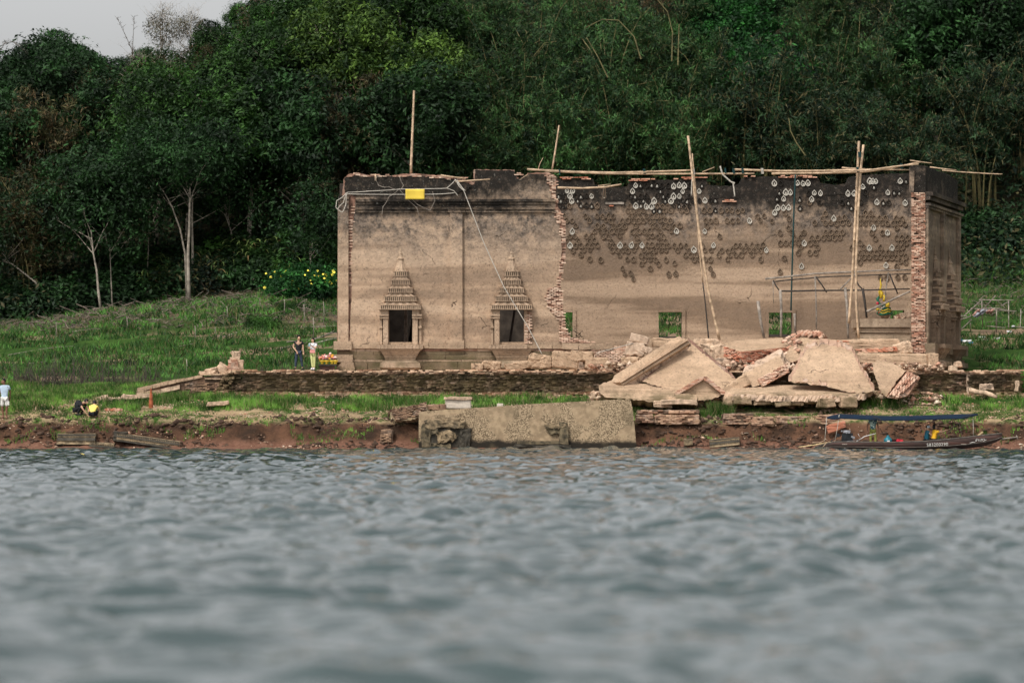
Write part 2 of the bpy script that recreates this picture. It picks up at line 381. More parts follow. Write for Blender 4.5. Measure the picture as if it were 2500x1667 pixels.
# ---------------------------------------------------------------- helpers for walls, slabs, bricks
def jag(pts, step, amp, closed=True, sel=None):
    """resample a 2D outline and roughen it"""
    out = []
    n = len(pts)
    for i in range(n if closed else n-1):
        a = Vector(pts[i]); b = Vector(pts[(i+1) % n]); L = (b-a).length
        k = max(1, int(L/step)); out.append(tuple(a))
        if sel is not None and not sel(a, b): continue
        nn = (b-a).normalized(); nn = Vector((-nn.y, nn.x))
        for j in range(1, k):
            p = a+(b-a)*(j/k)+nn*random.uniform(-amp, amp)+(b-a).normalized()*random.uniform(-.3, .3)*step
            out.append(tuple(p))
    if not closed: out.append(tuple(pts[-1]))
    return out
def plate_mesh(name, outline, holes, mapf, d0, d1, mats, side_mat=0):
    """2D outline with holes, filled and extruded from depth d0 to d1 through mapf(u, v, d)"""
    polys = [outline]+list(holes)
    tess = geometry.tessellate_polygon([[Vector((u, v, 0)) for u, v in p] for p in polys])
    flat = [p for poly in polys for p in poly]; n = len(flat)
    vs = [mapf(u, v, d0) for u, v in flat]+[mapf(u, v, d1) for u, v in flat]
    fs = [tuple(t) for t in tess]+[tuple(i+n for i in reversed(t)) for t in tess]; mi = [0]*len(fs)
    b = 0
    for p in polys:
        k = len(p)
        for i in range(k): fs.append((b+i, b+(i+1) % k, b+(i+1) % k+n, b+i+n)); mi.append(side_mat)
        b += k
    m = MB(); m.add(vs, fs); m.mi = mi
    return m
def fixn(o):
    bm = bmesh.new(); bm.from_mesh(o.data); bmesh.ops.recalc_face_normals(bm, faces=bm.faces); bm.to_mesh(o.data); bm.free(); return o
def pol_in(p, poly):
    x, y = p; c = False; n = len(poly)
    for i in range(n):
        x1, y1 = poly[i]; x2, y2 = poly[(i+1) % n]
        if (y1 > y) != (y2 > y) and x < (x2-x1)*(y-y1)/(y2-y1)+x1: c = not c
    return c
def brick_proto(mat, k):
    vs = []
    for x, y, z in ((-.5,-.5,-.5),(.5,-.5,-.5),(.5,.5,-.5),(-.5,.5,-.5),(-.5,-.5,.5),(.5,-.5,.5),(.5,.5,.5),(-.5,.5,.5)):
        vs.append((x+random.uniform(-.05,.05), y+random.uniform(-.08,.08), z+random.uniform(-.1,.1)))
    me = bpy.data.meshes.new('brick'); me.from_pydata(vs, [], [(3,2,1,0),(4,5,6,7),(0,1,5,4),(1,2,6,5),(2,3,7,6),(3,0,4,7)])
    me.materials.append(mat); return me
_protos = {}
class Bricks:
    """bricks of one thing: the largest in view become single parts, the rest one joined part"""
    def __init__(s, parent, mat): s.p = parent; s.mat = mat; s.l = []
    def add(s, c, size, ax=None):   # ax: 3 axis vectors
        s.l.append((Vector(c), size, ax or (Vector((1,0,0)), Vector((0,1,0)), Vector((0,0,1)))))
    def flush(s, limit=300, name='brick'):
        if s.mat.name not in _protos: _protos[s.mat.name] = [brick_proto(s.mat, k) for k in range(4)]
        pr = _protos[s.mat.name]
        s.l.sort(key=lambda b: -b[1][0]*b[1][2])
        for c, (a, b, h), (ux, uy, uz) in s.l[:limit]:
            o = bpy.data.objects.new(name, random.choice(pr)); COL.objects.link(o); o.parent = s.p
            M = Matrix(((ux.x*a, uy.x*b, uz.x*h, c.x-wl(s.p).x), (ux.y*a, uy.y*b, uz.y*h, c.y-wl(s.p).y), (ux.z*a, uy.z*b, uz.z*h, c.z-wl(s.p).z), (0,0,0,1)))
            o.matrix_local = M; WL[o.name] = Vector(c)
        rest = s.l[limit:]
        if rest:
            m = MB()
            for c, (a, b, h), (ux, uy, uz) in rest:
                me = random.choice(pr)
                m.add([c+ux*v.co.x*a+uy*v.co.y*b+uz*v.co.z*h for v in me.vertices], [tuple(f.vertices) for f in me.polygons])
            tag(m.build(name+'work', s.mat, s.p), kind='stuff')
        s.l = []
def brick_quad(B, P00, P10, P11, P01, bl=.24, bh=.075, proud=.03, skip=.05, depth=.12):
    """lay courses of bricks over a quad (P00-P10 bottom edge, P01-P11 top edge)"""
    P00, P10, P11, P01 = map(Vector, (P00, P10, P11, P01))
    Lh = ((P01-P00).length+(P11-P10).length)/2; rows = max(1, round(Lh/bh))
    for r in range(rows):
        t = (r+.5)/rows; A = P00.lerp(P01, t); Bb = P10.lerp(P11, t); L = (Bb-A).length; k = max(1, round(L/bl))
        ux = (Bb-A).normalized(); uz = (P01.lerp(P11, .5)-P00.lerp(P10, .5)).normalized(); uy = ux.cross(uz).normalized()
        if uy.y > 0: uy = -uy
        off = .5*(r % 2)
        for i in range(k+(r % 2)):
            s0 = max(0, (i-off)/k); s1 = min(1, (i+1-off)/k)
            if s1-s0 < .25/k or random.random() < skip: continue
            c = A.lerp(Bb, (s0+s1)/2)+uy*random.uniform(-.4, 1)*proud
            B.add(c-uy*depth*.3, ((s1-s0)*L*random.uniform(.9, .96), depth, Lh/rows*random.uniform(.74, .86)), (ux, uy, uz))

# ---------------------------------------------------------------- the ruined temple
YF, YR = 197.0, 206.0
temple = empty('temple_ruin', (X_(1300, YF), YF, 3.75), 'roofless brick and plaster temple hall with its front wall half collapsed', 'temple')
TB = Bricks(temple, M_edge)
def mf(u, v, d): return Vector((X_(u, YF), YF-d, Z_(v, YF)))     # front wall: photo pixel -> wall point, d towards the camera
def mr(u, v, d): return Vector((X_(u, YR), YR-d, Z_(v, YR)))
# front wall: brick core, plaster skin in front
core = [(823,905),(823,838),(825,512),(836,480),(838,440),(850,426),(872,422),(893,427),(940,430),(992,424),(1040,426),(1080,429),(1112,436),(1140,440),(1157,446),
        (1157,414),(1256,415),(1258,430),(1268,436),(1284,432),(1288,422),(1334,421),(1352,426),(1360,433),(1357,470),(1361,500),(1372,522),(1379,545),(1382,590),
        (1379,632),(1372,664),(1368,700),(1372,720),(1371,742),(1376,760),(1381,800),(1394,824),(1424,830),(1440,838),(1470,843),(1492,852),(1496,905)]
win1 = [(948,755),(1006,755),(1006,842),(948,842)]; win2 = [(1217,755),(1279,755),(1279,841),(1217,841)]
rnd_top = lambda a, b: not (a[1] > 700 and a[0] < 900)
mb = plate_mesh('front', jag(core, 5, 1.2, sel=rnd_top), [win1, win2], mf, 0, -.75, [M_core])
front = fixn(mb.build('front_wall', M_core, temple))
skin = [(853,838),(859,700),(856,640),(861,600),(859,560),(866,520),(868,480),(874,476),(1020,470),(1110,462),(1140,458),(1158,450),(1160,416),(1254,417),(1262,438),(1290,424),(1331,425),(1338,448),(1346,470),
        (1347,492),(1352,520),(1364,545),(1370,580),(1372,615),(1367,650),(1361,700),(1340,704),(1332,728),(1344,762),(1366,782),(1369,842)]
mb = plate_mesh('skin', jag(skin, 5, 1.3), [[(946,753),(1008,753),(1008,840),(946,840)], [(1215,753),(1281,753),(1281,838),(1215,838)]], mf, .07, .003, [M_front])
sk = fixn(mb.build('plaster_face', M_front, front))
# blackened broken parapet above the cornice
mb = plate_mesh('par', jag([(842,470),(842,436),(856,430),(900,432),(992,430),(1080,434),(1135,444),(1152,452),(1142,462),(1120,470),(1080,476),(1000,474),(930,474),(870,478)], 4, 2), [], mf, .16, .003, [M_core])
M_black = plaster('blackened_plaster', gray=(2, 3), black=(2, 3), light=(.2,.15,.1), mid=(.1,.08,.06))
fixn(mb.build('blackened_parapet', M_black, front))
# exposed bricks: along the broken edge, the patch at its foot, beside the left pilaster, the second window and parapet tops
def fill_bricks(B, mapf, region, exclude, d, skip=.12, bl=12, bh=3.6, prd=.04):
    us = [p[0] for p in region]; vs_ = [p[1] for p in region]
    v = min(vs_); r = 0
    while v < max(vs_):
        u = min(us)-(bl/2 if r % 2 else 0)
        while u < max(us):
            c = (u+bl/2, v+bh/2)
            if pol_in(c, region) and not (exclude and pol_in(c, exclude)) and random.random() > skip:
                p = mapf(c[0], c[1], d+random.uniform(-.03, prd*.6))
                B.add(p, (bl/48.2*random.uniform(.8, .95), .16, bh/48.2*.8))
            u += bl*random.choice((.5, 1, 1, 1)) if r % 3 == 0 else bl
        v += bh; r += 1
edge_region = [(1330,424),(1352,426),(1360,433),(1357,470),(1361,500),(1372,522),(1379,545),(1382,590),(1379,632),(1372,664),(1368,700),(1372,720),(1371,742),(1376,760),(1381,800),(1394,824),(1424,830),(1424,842),(1369,842),(1330,800),(1322,728),(1330,695),(1340,600),(1340,480)]
fill_bricks(TB, mf, edge_region, skin, .03, skip=.08)
fill_bricks(TB, mf, [(850,500),(868,500),(866,560),(861,600),(858,700),(853,700)], skin, -.01, skip=.25)
fill_bricks(TB, mf, [(850,422),(1140,434),(1140,441),(990,433),(850,432)], None, .14, skip=.4)
fill_bricks(TB, mf, [(1026,0),(1027,0),(1027,1)], None, 0)
fill_bricks(TB, mf, [(1285,760),(1298,760),(1298,838),(1285,838)], None, .16, skip=.1, bl=10)
fill_bricks(TB, mf, [(1255,418),(1290,418),(1290,434),(1255,434)], skin, .02, skip=.3)
# low broken wall running on to the right of the front wall, and the moulded course under the wall
def course(name, u0, u1, v0, v1, d, mat=M_plinth, base=0, seg=60, j=.012, tap=0, parent=None):
    """one long moulding of separate blocks along the front wall"""
    m = MB(); u = u0
    while u < u1-1:
        w = min(u1-u, seg*random.uniform(.7, 1.3)); 
        if u1-(u+w) < 12: w = u1-u
        a = mf(u, v1, 0); b = mf(u+w-.7, v0, 0); dd = d+random.uniform(-.02, .02)
        m.box(a.x, b.x, YF-dd, YF-base, a.z, b.z, j=j)
        u += w
    return m.build(name, mat, parent or front)
course('base_moulding', 853, 1372, 835, 851, .20)
course('base_moulding', 855, 1380, 851.5, 857, .09, M_core)
course('base_moulding', 826, 1385, 857.5, 866, .10, M_mossp)
course('base_moulding', 826, 1385, 866.5, 878, .15, M_mossp)
course('base_moulding', 824, 1385, 878.5, 883, .24, M_plinth)
course('base_moulding', 822, 1390, 883.5, 903, .26, M_mossp)
course('base_moulding', 1372, 1496, 838, 853, .45, seg=48, j=.04)
course('base_moulding', 1380, 1500, 853.5, 872, .2, M_core, j=.04)
course('base_moulding', 1380, 1520, 872.5, 903, .35, M_core, j=.04)
fill_bricks(TB, mf, [(1370,826),(1424,828),(1490,842),(1550,846),(1550,862),(1496,862),(1496,838),(1370,836)], None, .3, skip=.2)
fill_bricks(TB, mf, [(1455,850),(1545,850),(1545,902),(1400,902),(1420,870)], None, .3, skip=.15)
# pilasters
def relief_box(parent, name, u0, u1, v0, v1, d0, d1, mapf=mf, mat=M_front, tl=0, tr=0, j=0):
    m = MB(); p = [(u0,v1,d0),(u1,v1,d0),(u1,v1,d1),(u0,v1,d1),(u0+tl,v0,d0),(u1-tr,v0,d0),(u1-tr,v0,d1),(u0+tl,v0,d1)]
    q = [mapf(*a)+Vector((random.uniform(-j,j), random.uniform(-j,j), random.uniform(-j,j))) for a in p]
    m.hexa(q); o = m.build(name, mat, parent); return fixn(o)
relief_box(front, 'pilaster', 825, 851, 512, 834, -.05, .20)
relief_box(front, 'pilaster', 1099, 1129, 508, 834, .05, .27)

relief_box(front, 'pilaster_base', 1090, 1133, 831, 852, .05, .34, mat=M_plinth)
relief_box(front, 'pilaster_base', 815, 859, 833, 854, -.1, .34, mat=M_plinth)
relief_box(front, 'pilaster_base', 812, 862, 866, 884, -.1, .42, mat=M_plinth)
m = MB()
relief_box(front, 'pilaster_base', 817, 868, 884.5, 904, -.1, .55, mat=M_plinth, tl=18, tr=4)
# cornice: several stepped bands that return round the centre pilaster
for (v0, v1, d) in ((487,493,.30),(493.5,500,.20),(500.5,507,.13),(508,511,.24),(512,516,.15),(517,519,.20)):
    m = MB()
    for (u0, u1, e) in ((868,1094,0),(1094,1135,.14),(1135,1356-(v0-487)*.05,0)):
        a = mf(u0, v1, 0); b = mf(u1, v0, 0); m.box(a.x, b.x-.002, YF-d-e, YF-.02, a.z, b.z, j=.006)
    m.build('cornice_band', M_corn, front)
for (v0, v1, d) in ((480,487,.34),(488,497,.27),(498,511,.24)):
    relief_box(front, 'pilaster_capital', 826, 852, v0, v1, -.05, d, mat=M_corn, j=.01)
relief_box(front, 'parapet_block', 829, 853, 478, 488, -.05, .26, mat=M_black, j=.02)

M_pdark = simple('dark_panel', (.15,.11,.08), .95, .4, 5, bump=.5)  # one dark colour for the recessed backing of the tier bands
# ---- tiered window surrounds; built in local wall units (u along the wall in px, v in px, d in m)
def surround(parent, mapf, cx, top, mat=M_orn, broken=False, s=1.0, dv=0, ds=1):
    f = lambda u, v, d: mapf(cx+u*s, v+dv, d*ds)
    o = empty('window_surround', f(0, 845, 0)); o.parent = parent; o.location = f(0, 845, 0)-wl(parent)
    # columns
    for sg in (-1, 1):
        if broken and sg > 0:
            m = MB(); m.hexa([f(31,840,.0),f(38,840,.0),f(38,840,.2),f(31,840,.2),f(31,756,.0),f(38,756,.0),f(38,756,.2),f(31,756,.2)]); fixn(m.build('column', mat, o)); continue
        m = MB()
        for (a, b, v0, v1, d) in ((30,42,770,841,.42),(44.5,51,758,841,.27),(29,46,757,770,.46),(28.5,52,768,772,.52),(28.5,52,775,778,.48),(43.5,52,797,801,.36)):
            a, b = sorted((a*sg, b*sg)); m.hexa([f(a,v1,.0),f(b,v1,.0),f(b,v1,d),f(a,v1,d),f(a,v0,.0),f(b,v0,.0),f(b,v0,d),f(a,v0,d)])
        fixn(m.build('column', mat, o))
        m = MB(); m.hexa([f(28.6*sg,842,-.5),f(30*sg,842,-.5),f(30*sg,842,.1),f(28.6*sg,842,.1),f(28.6*sg,755,-.5),f(30*sg,755,-.5),f(30*sg,755,.1),f(28.6*sg,755,.1)]); fixn(m.build('reveal', mat, o))
    # roof tiers: band with small panels, concave skirt above it
    tiers = [(50.5,745,755,.62),(40,724,735,.52),(30.5,704,714,.44),(23.5,684,694.5,.36),(17.5,663,673.5,.28)]
    for i, (w, v0, v1, d) in enumerate(tiers):
        dr = d-.10; m = MB(); m.hexa([f(-w+1.5,v1,0),f(w-1.5,v1,0),f(w-1.5,v1,dr),f(-w+1.5,v1,dr),f(-w+1.5,v0,0),f(w-1.5,v0,0),f(w-1.5,v0,dr),f(-w+1.5,v0,dr)]); fixn(m.build('panel_band', M_pdark, o)); m = MB()
        m.hexa([f(-w,v0+1.2,0),f(w,v0+1.2,0),f(w,v0+1.2,d+.02),f(-w,v0+1.2,d+.02),f(-w,v0,0),f(w,v0,0),f(w,v0,d+.02),f(-w,v0,d+.02)])
        # lip
        m.hexa([f(-w-1,v1+1.4,0),f(w+1,v1+1.4,0),f(w+1,v1+1.4,d+.04),f(-w-1,v1+1.4,d+.04),f(-w-1,v1,0),f(w+1,v1,0),f(w+1,v1,d+.04),f(-w-1,v1,d+.04)])
        k = int(w/4.6)*2+1
        for a in range(k):
            u = -w+(a+.5)*2*w/k; uw = w/k*.50; q = .12
            m.hexa([f(u-uw,v1-.2,dr-.02),f(u+uw,v1-.2,dr-.02),f(u+uw,v1-.2,dr+q),f(u-uw,v1-.2,dr+q),f(u-uw,v0+1.3,dr-.02),f(u+uw,v0+1.3,dr-.02),f(u+uw,v0+1.3,dr+q),f(u-uw,v0+1.3,dr+q)])
            if random.random() < .85:   # antefix
                m.add([f(u-uw,v0+.5,d),f(u+uw,v0+.5,d),f(u,v0-3.2,d+.02),f(u,v0+.5,d+.07)], [(0,3,2),(3,1,2),(0,2,1),(0,1,3)])
        for sg in (-1, 1):
            m.add([f(sg*(w-3),v0+1,d*.2),f(sg*(w+1.2),v0+1,d*.2),f(sg*(w+1.6),v0-6,d*.6),f(sg*(w-1),v0+1,d)], [(0,3,2),(3,1,2),(0,2,1),(0,1,3)])
        fixn(m.build('roof_tier', mat, o))
        nw, nv, nd = (tiers[i+1][0], tiers[i+1][2]+1.2, tiers[i+1][3]) if i < 4 else (13.5, 655, .22)
        m = MB(); st = 5; k = 9
        for a in range(k):   # fluted concave skirt
            for b in range(st):
                t0, t1 = b/st, (b+1)/st; c0 = (1-t0)**2.6; c1 = (1-t1)**2.6
                w0 = nw*.86+(w*.95-nw*.86)*c0; w1 = nw*.86+(w*.95-nw*.86)*c1; va = v0+(nv-v0)*t0; vb = v0+(nv-v0)*t1
                da = nd*.8+(d*.9-nd*.8)*c0; db = nd*.8+(d*.9-nd*.8)*c1; e = .06 if a % 2 == 0 else 0
                l = -1+2*a/k; r = -1+2*(a+1)/k
                m.hexa([f(l*w0,va,0),f(r*w0,va,0),f(r*w0,va,da+e),f(l*w0,va,da+e),f(l*w1,vb,0),f(r*w1,vb,0),f(r*w1,vb,db+e),f(l*w1,vb,db+e)])
        fixn(m.build('roof_skirt', mat, o))
    # bell, neck and finial
    m = MB()
    prof = [(15,664),(13.5,655),(9.5,645),(7,635),(8.5,633.5),(8.5,631),(6,629),(5,624),(4,621),(5.2,620),(4.6,616),(3,610),(2.4,600),(1.4,590),(.3,top)]
    rings = []
    for (r, v) in prof:
        v = v if v >= 620 else 620-(620-v)*(620-top)/(620-585)
        rings.append([f(r*math.cos(math.pi*k/8), v, .02+abs(r)/48*math.sin(math.pi*k/8)*.95*(1.12 if k % 2 else 1)) for k in range(9)])
    vs = [q for rr in rings for q in rr]; fs = []
    for i in range(len(rings)-1):
        for k in range(8): fs.append((i*9+k, i*9+k+1, (i+1)*9+k+1, (i+1)*9+k))
        fs.append((i*9+8, i*9, (i+1)*9, (i+1)*9+8))
    m.add(vs, fs); m.f.append(tuple(range(9))); m.mi.append(0)
    fixn(m.build('finial', mat, o))
    # sill of upright tiles, inverted bracket, foot
    m = MB(); k = 13
    for a in range(k):
        if broken and a > 10: continue
        l = -56+112*a/k; r = -56+112*(a+1)/k-.5; e = .78+random.uniform(-.015, .015)
        m.hexa([f(l,852,0),f(r,852,0),f(r,852,e),f(l,852,e),f(l,842,0),f(r,842,0),f(r,842,e),f(l,842,e)])
    fixn(m.build('window_sill', mat, o))
    m = MB()
    for (w0, w1, v0, v1, d0, d1) in ((50,53,852.5,856,.68,.72),(41,48,856.5,868,.52,.68),(38,40,868.5,874,.48,.52),(36,38,874.5,880,.42,.46),(46,38,880.5,885,.66,.46),(50,48,885.5,898,.80,.78),(44,50,898.5,903,.62,.78)):
        m.hexa([f(-w0,v1,0),f(w0,v1,0),f(w0,v1,d0),f(-w0,v1,d0),f(-w1,v0,0),f(w1,v0,0),f(w1,v0,d1),f(-w1,v0,d1)])
    fixn(m.build('bracket_base', M_orn if mapf is mf else mat, o))
    return o
surround(temple, mf, 978, 584)
surround(temple, mf, 1249, 600, broken=True)

# ---- rear wall with its windows
rear = [(845,900),(845,462),(1000,462),(1330,446),(1356,438),(1400,436),(1448,437),(1452,452),(1478,456),(1500,458),(1532,455),(1538,442),(1560,439),(1640,440),(1724,436),(1728,450),(1760,455),(1795,453),(1806,448),(1812,434),
        (1860,431),(1930,432),(1996,434),(2003,447),(2035,452),(2066,448),(2074,432),(2110,428),(2180,424),(2262,420),(2262,900)]
rw_holes = [[(1100,762),(1150,762),(1150,823),(1100,823)],[(1360,762),(1398,762),(1398,842),(1360,842)],[(1608,762),(1665,762),(1665,823),(1608,823)],[(1877,763),(1934,763),(1934,818),(1877,818)],[(2174,757),(2208,757),(2208,778),(2174,778)]]
mb = plate_mesh('rear', jag(rear, 5, 1.4, sel=lambda a, b: a[1] < 700 and abs(a[1]-b[1]) < 40), rw_holes, mr, 0, -.8, [M_rear])
rearw = fixn(mb.build('rear_wall', M_rear, temple))
M_inshade = simple('shade_toned_plaster', (.055,.044,.035), .95, .4, 2, bump=.5)  # interior shade of the hall put into a near-black plaster colour
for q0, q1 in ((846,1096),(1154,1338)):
    mb = plate_mesh('bay', [(q0,900),(q0,500),(q1,500),(q1,900)], [], mr, .08, .003, [M_inshade]); fixn(mb.build('painted_shade_bay', M_inshade, rearw))  # dark sheets over the rear wall stand for shade behind the windows
m = MB(); m.box(X_(846,YR), X_(846,YR)+.6, YF+.76, YR-.01, 3.6, Z_(470,YR), j=.02); m.build('left_end_wall', M_inshade, temple)
m = MB(); a = W(986, 844, YF+2.5); b = W(994, 700, YF+2.5); m.box(a.x, b.x, YF+2.5, YF+2.7, a.z-.3, b.z, j=.03); m.build('inner_post', M_oldwood, temple)
m = MB(); m.tube([W(1243,846,YF+2.5), W(1262,720,YF+2.5)], .07, 6); m.build('inner_prop', M_darkwood, temple)
for (a, b, c, d) in ((1608,1665,762,823),(1877,1934,763,818),(1360,1398,762,842)):
    m = MB()
    for (u0, u1, v0, v1) in ((a-8,a,c-7,d+10),(b,b+8,c-7,d+10),(a,b,c-8,c)):
        p = mr(u0, v1, 0); q = mr(u1, v0, 0); m.box(p.x, q.x, YR-.10, YR+.5 if v0 < c-7.5 else YR+.4, p.z, q.z, j=.012)
    m.build('window_frame', M_rear, rearw)
    p = mr(a, d+1, 0); q = mr(b, d-4, 0); m = MB(); m.box(p.x, q.x, YR-.04, YR+.7, p.z-.06, q.z-.05, j=.01); m.build('window_sill', M_darkwood, rearw)
m = MB()   # torn hollows in the rear wall's crest, with bricks showing
for (u0, u1, v0, v1) in ((1478,1524,494,499),):
    p = mr(u0, v1, 0); q = mr(u1, v0, 0); m.box(p.x, q.x, YR-.09, YR-.01, p.z, q.z, j=.01)
m.build('timber_lintel', M_oldwood, rearw)
RB = Bricks(rearw, M_rbrick)
for reg in ([(1365,432),(1446,432),(1448,440),(1365,440)],[(1540,437),(1600,436),(1600,442),(1540,442)],[(1650,434),(1724,432),(1724,439),(1650,440)],[(1768,487),(1797,487),(1797,493),(1768,493)],[(1480,498),(1505,498),(1500,506),(1482,506)],[(1814,430),(1850,429),(1850,434),(1814,434)],[(1905,428),(1990,430),(1990,436),(1905,434)],[(1975,700),(1976,700),(1976,701)]):
    fill_bricks(RB, mr, reg, None, .06, skip=.15, bl=12, bh=3.4)
for u0, u1, v0, v1 in ((1474,1532,460,492),(1728,1808,456,484),(2004,2066,452,476)):   # flat dark patches below the dips of the crest
    pts = jag([(u0,v0),(u1,v0),(u1-3,v1),(u0+4,v1)], 5, 2)
    mb = plate_mesh('h', pts, [], mr, .03, .002, [M_dark]); fixn(mb.build('dark_patch', M_black, rearw))
RB.flush()
# niches: teardrop rims with a small recess; a black, a tan and a white (flaked) kind
def niche_mesh(kind):
    m = MB(); N = 14
    def ring(s, dep, zs=1):
        out = []
        for k in range(N):
            a = 2*math.pi*k/N; x = math.sin(a); z = math.cos(a)
            zz = z*(1 if z < 0 else 1.0)+(.28 if k == 0 else 0)
            out.append((x*.135*s*(1-.22*max(0, z)), -dep, zz*.155*s*zs))
        return out
    R0, R1, R2, R3 = ring(1.08, 0), ring(1.0, .065), ring(.70, .06), ring(.60, -.03)
    vs = R0+R1+R2+R3+[(0, .03, 0)]; fs = []
    for r in range(3):
        for k in range(N): fs.append((r*N+k, r*N+(k+1) % N, (r+1)*N+(k+1) % N, (r+1)*N+k))
    m.add(vs, fs, 0); m.add(R3+[(0, .045, 0)], [(k, (k+1) % N, N) for k in range(N)], 1)
    # back plate is set proud of the wall so that the recess reads
    # remains of the small seated figure
    m.add([(-.05,-.012,-.085),(.05,-.012,-.085),(.035,-.03,.0),(-.035,-.03,.0),(0,-.02,.05)], [(0,1,2,3),(3,2,4)], 2)
    me = bpy.data.meshes.new('niche'); me.from_pydata([(a, b-.012, c) for a, b, c in m.v], [], m.f)
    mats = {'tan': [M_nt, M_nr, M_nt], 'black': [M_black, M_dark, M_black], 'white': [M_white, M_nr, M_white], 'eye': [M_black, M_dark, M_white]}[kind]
    for q in mats: me.materials.append(q)
    me.polygons.foreach_set('material_index', m.mi); return me
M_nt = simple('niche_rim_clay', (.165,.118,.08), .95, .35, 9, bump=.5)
M_nr = simple('niche_recess_shade', (.045,.033,.024), .95, .35, 9)  # recess colour darkened to carry the shadow inside the rims
_c2 = {240:'755w 797e 842 885e 927e 970 1015 1060w 1105w 1145w 1190 1285e',285:'210w 255w 735w 950e 1130w 1260w',325:'145e 190 232w 275 320e 365 405w 710 755e 800 845 930 972e 1018 1060w 1105w 1190',
362:'165e 210 252w 295e 735 775 818e 860 905w 995e 1040w 1085 1130 1170e 1215 1260 1303w 1350 1393e',405:'145 188 232 320e 365 405e 450 710 755w 797e 840w 885w 930 972 1015 1060 1103e 1150 1190',
440:'690 735 778 820 862 905e 948e 990 1035 1078 1120 1165 1210 1260 1303 1350 1395e 1440 1480 1525 1570 1610',485:'190 360 450 495 540 580 715 758 800 845 888 930 975 1725 1778',
520:'210 255 388 520 563 650 692 735 778 822 866 908 952 997 1040 1220 1265 1308 1352 1395 1485 1530 1575 1665w 1750 1800 1843',562:'275 455 500 585 628 672 715 760 803 888 932 977 1020 1065 1110 1155 1328',
605:'255w 390 433 477 520 565 608 650 695 740 784 828 870 955 1040 1085w 1310w',643:'232 277 322 367 410 500 543 630 762 850 890 932 975 1420',683:'210 255 298 390 432 565 740 783 955 997',
718:'235w 277 322 370 410 458 545 588 630w 672 720w 763 808w 850 890 932 975 1020 1065 1110 1160 1290 1375w 1555 1598 1640 1685 1732 1778',755:'213 257 348 388 480 570 612 652 695 740 783 825 866 910 955 1000 1088 1180 1223w 1310 1358 1445 1490 1533 1620 1663 1710 1755 1800w',
792:'322 630 805 850 893 1155 1198 1245 1290 1420 1468 1512 1557 1600 1685',828:'393 482 693 738 828 873 917 1000 1222 1265 1310 1352 1490 1535 1755',865:'805 895 940 1068',903:'652 873 1358',942:'672 716 1028 1070 1375',985:'740'}
_c3 = {312:'780w 800w 820w 982w 1020e',325:'140w 180 293w 330w 367w',350:'733w 808e',390:'100e 170e 215w 250w 370 405w 443w 635w 675w 750 905w 945e 980e',430:'120e 155e 200w 312e 388w 430',455:'62w 373 445 595 635e 720 827w 868e 905 1017w',
490:'85e 160w 197w 235w 275 315e 655e',525:'65 140w 210 480 750 785',560:'45 85 120 235 430 465 500 540w 575 610 710 730 765 808 845 885 960 1000',592:'410 445 482 520 557 595 635 710 748 785 823 862 900 940 980 1018',
625:'235 808w 960',655:'180 255 335 483 520 557 597 635 790 865 900w 942',690:'275 315 355 393 432 468 505 540 580 812 960 1000 1035',725:'180 218 255 297 337w 378 415 715 795 985 1022',755:'315 432 655 738 775w 812 850 925w 962 1000',
790:'300 378 415 720 758 795 830 867 905 945 985 1022',820:'50 200 700 738 775 815 850 890 927 962 1022',850:'715 757 985 1022',880:'320w 890w 962',920:'180',955:'850 890 970 1010'}
nl = []
for tab, sc_, x0, y0 in ((_c2, 3.267, 1320, 380), (_c3, 2.7515, 1840, 330)):
    for cy, row in tab.items():
        for t in row.split():
            k = 'white' if t[-1] == 'w' else ('eye' if t[-1] == 'e' else None); u = x0+float(t.rstrip('we'))/sc_; v = y0+cy/sc_
            if tab is _c3 and u < 1888: continue
            if u > 2218: continue
            if k is None: k = 'black' if v < 500+random.uniform(-6, 12) else 'tan'
            if k == 'tan' and random.random() < .08: continue
            nl.append((u+random.gauss(0, .8), v+random.gauss(0, .8), k))
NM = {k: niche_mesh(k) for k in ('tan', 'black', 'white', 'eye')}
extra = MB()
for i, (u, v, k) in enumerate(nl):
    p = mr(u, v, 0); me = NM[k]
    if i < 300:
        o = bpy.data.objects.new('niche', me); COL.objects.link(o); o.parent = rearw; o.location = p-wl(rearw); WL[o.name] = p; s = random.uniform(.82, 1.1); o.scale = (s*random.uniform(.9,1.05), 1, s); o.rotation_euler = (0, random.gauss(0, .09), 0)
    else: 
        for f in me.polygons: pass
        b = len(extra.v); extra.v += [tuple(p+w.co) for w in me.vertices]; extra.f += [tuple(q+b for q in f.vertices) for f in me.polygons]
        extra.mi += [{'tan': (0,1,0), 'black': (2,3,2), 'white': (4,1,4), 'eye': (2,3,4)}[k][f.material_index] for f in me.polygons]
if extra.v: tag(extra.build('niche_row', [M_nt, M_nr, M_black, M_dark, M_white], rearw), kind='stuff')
# fallen niches leave pale or dark scars
# ---- end wall on the right, running back and slightly outwards
E0 = Vector((X_(2258, 198.6), 198.6, 0)); E1 = Vector((X_(2338, 209.5), 209.5, 0)); EL = (E1-E0).length
ev = (E1-E0).normalized(); en = Vector((ev.y, -ev.x, 0))          # along the wall, outward (to the right)
def mend(s, d, z): return E0+ev*s+en*d+Vector((0, 0, z))
def me_px(u, v, d): return mend(u/48.2, d, Z_(v, 198.6))          # same units as the front wall: px along the wall
EW = EL*48.2
outl = [(0,900),(0,408),(60,404),(200,406),(330,404),(EW-60,407),(EW,412),(EW,900)]
hol = [[(118,753),(176,753),(176,840),(118,840)],[(354,753),(412,753),(412,840),(354,840)]]
mb = plate_mesh('end', jag(outl, 6, 1.5, sel=lambda a, b: a[1] < 450 and b[1] < 450), hol, me_px, 0, -.68, [M_end])
endw = fixn(mb.build('end_wall', M_end, temple))
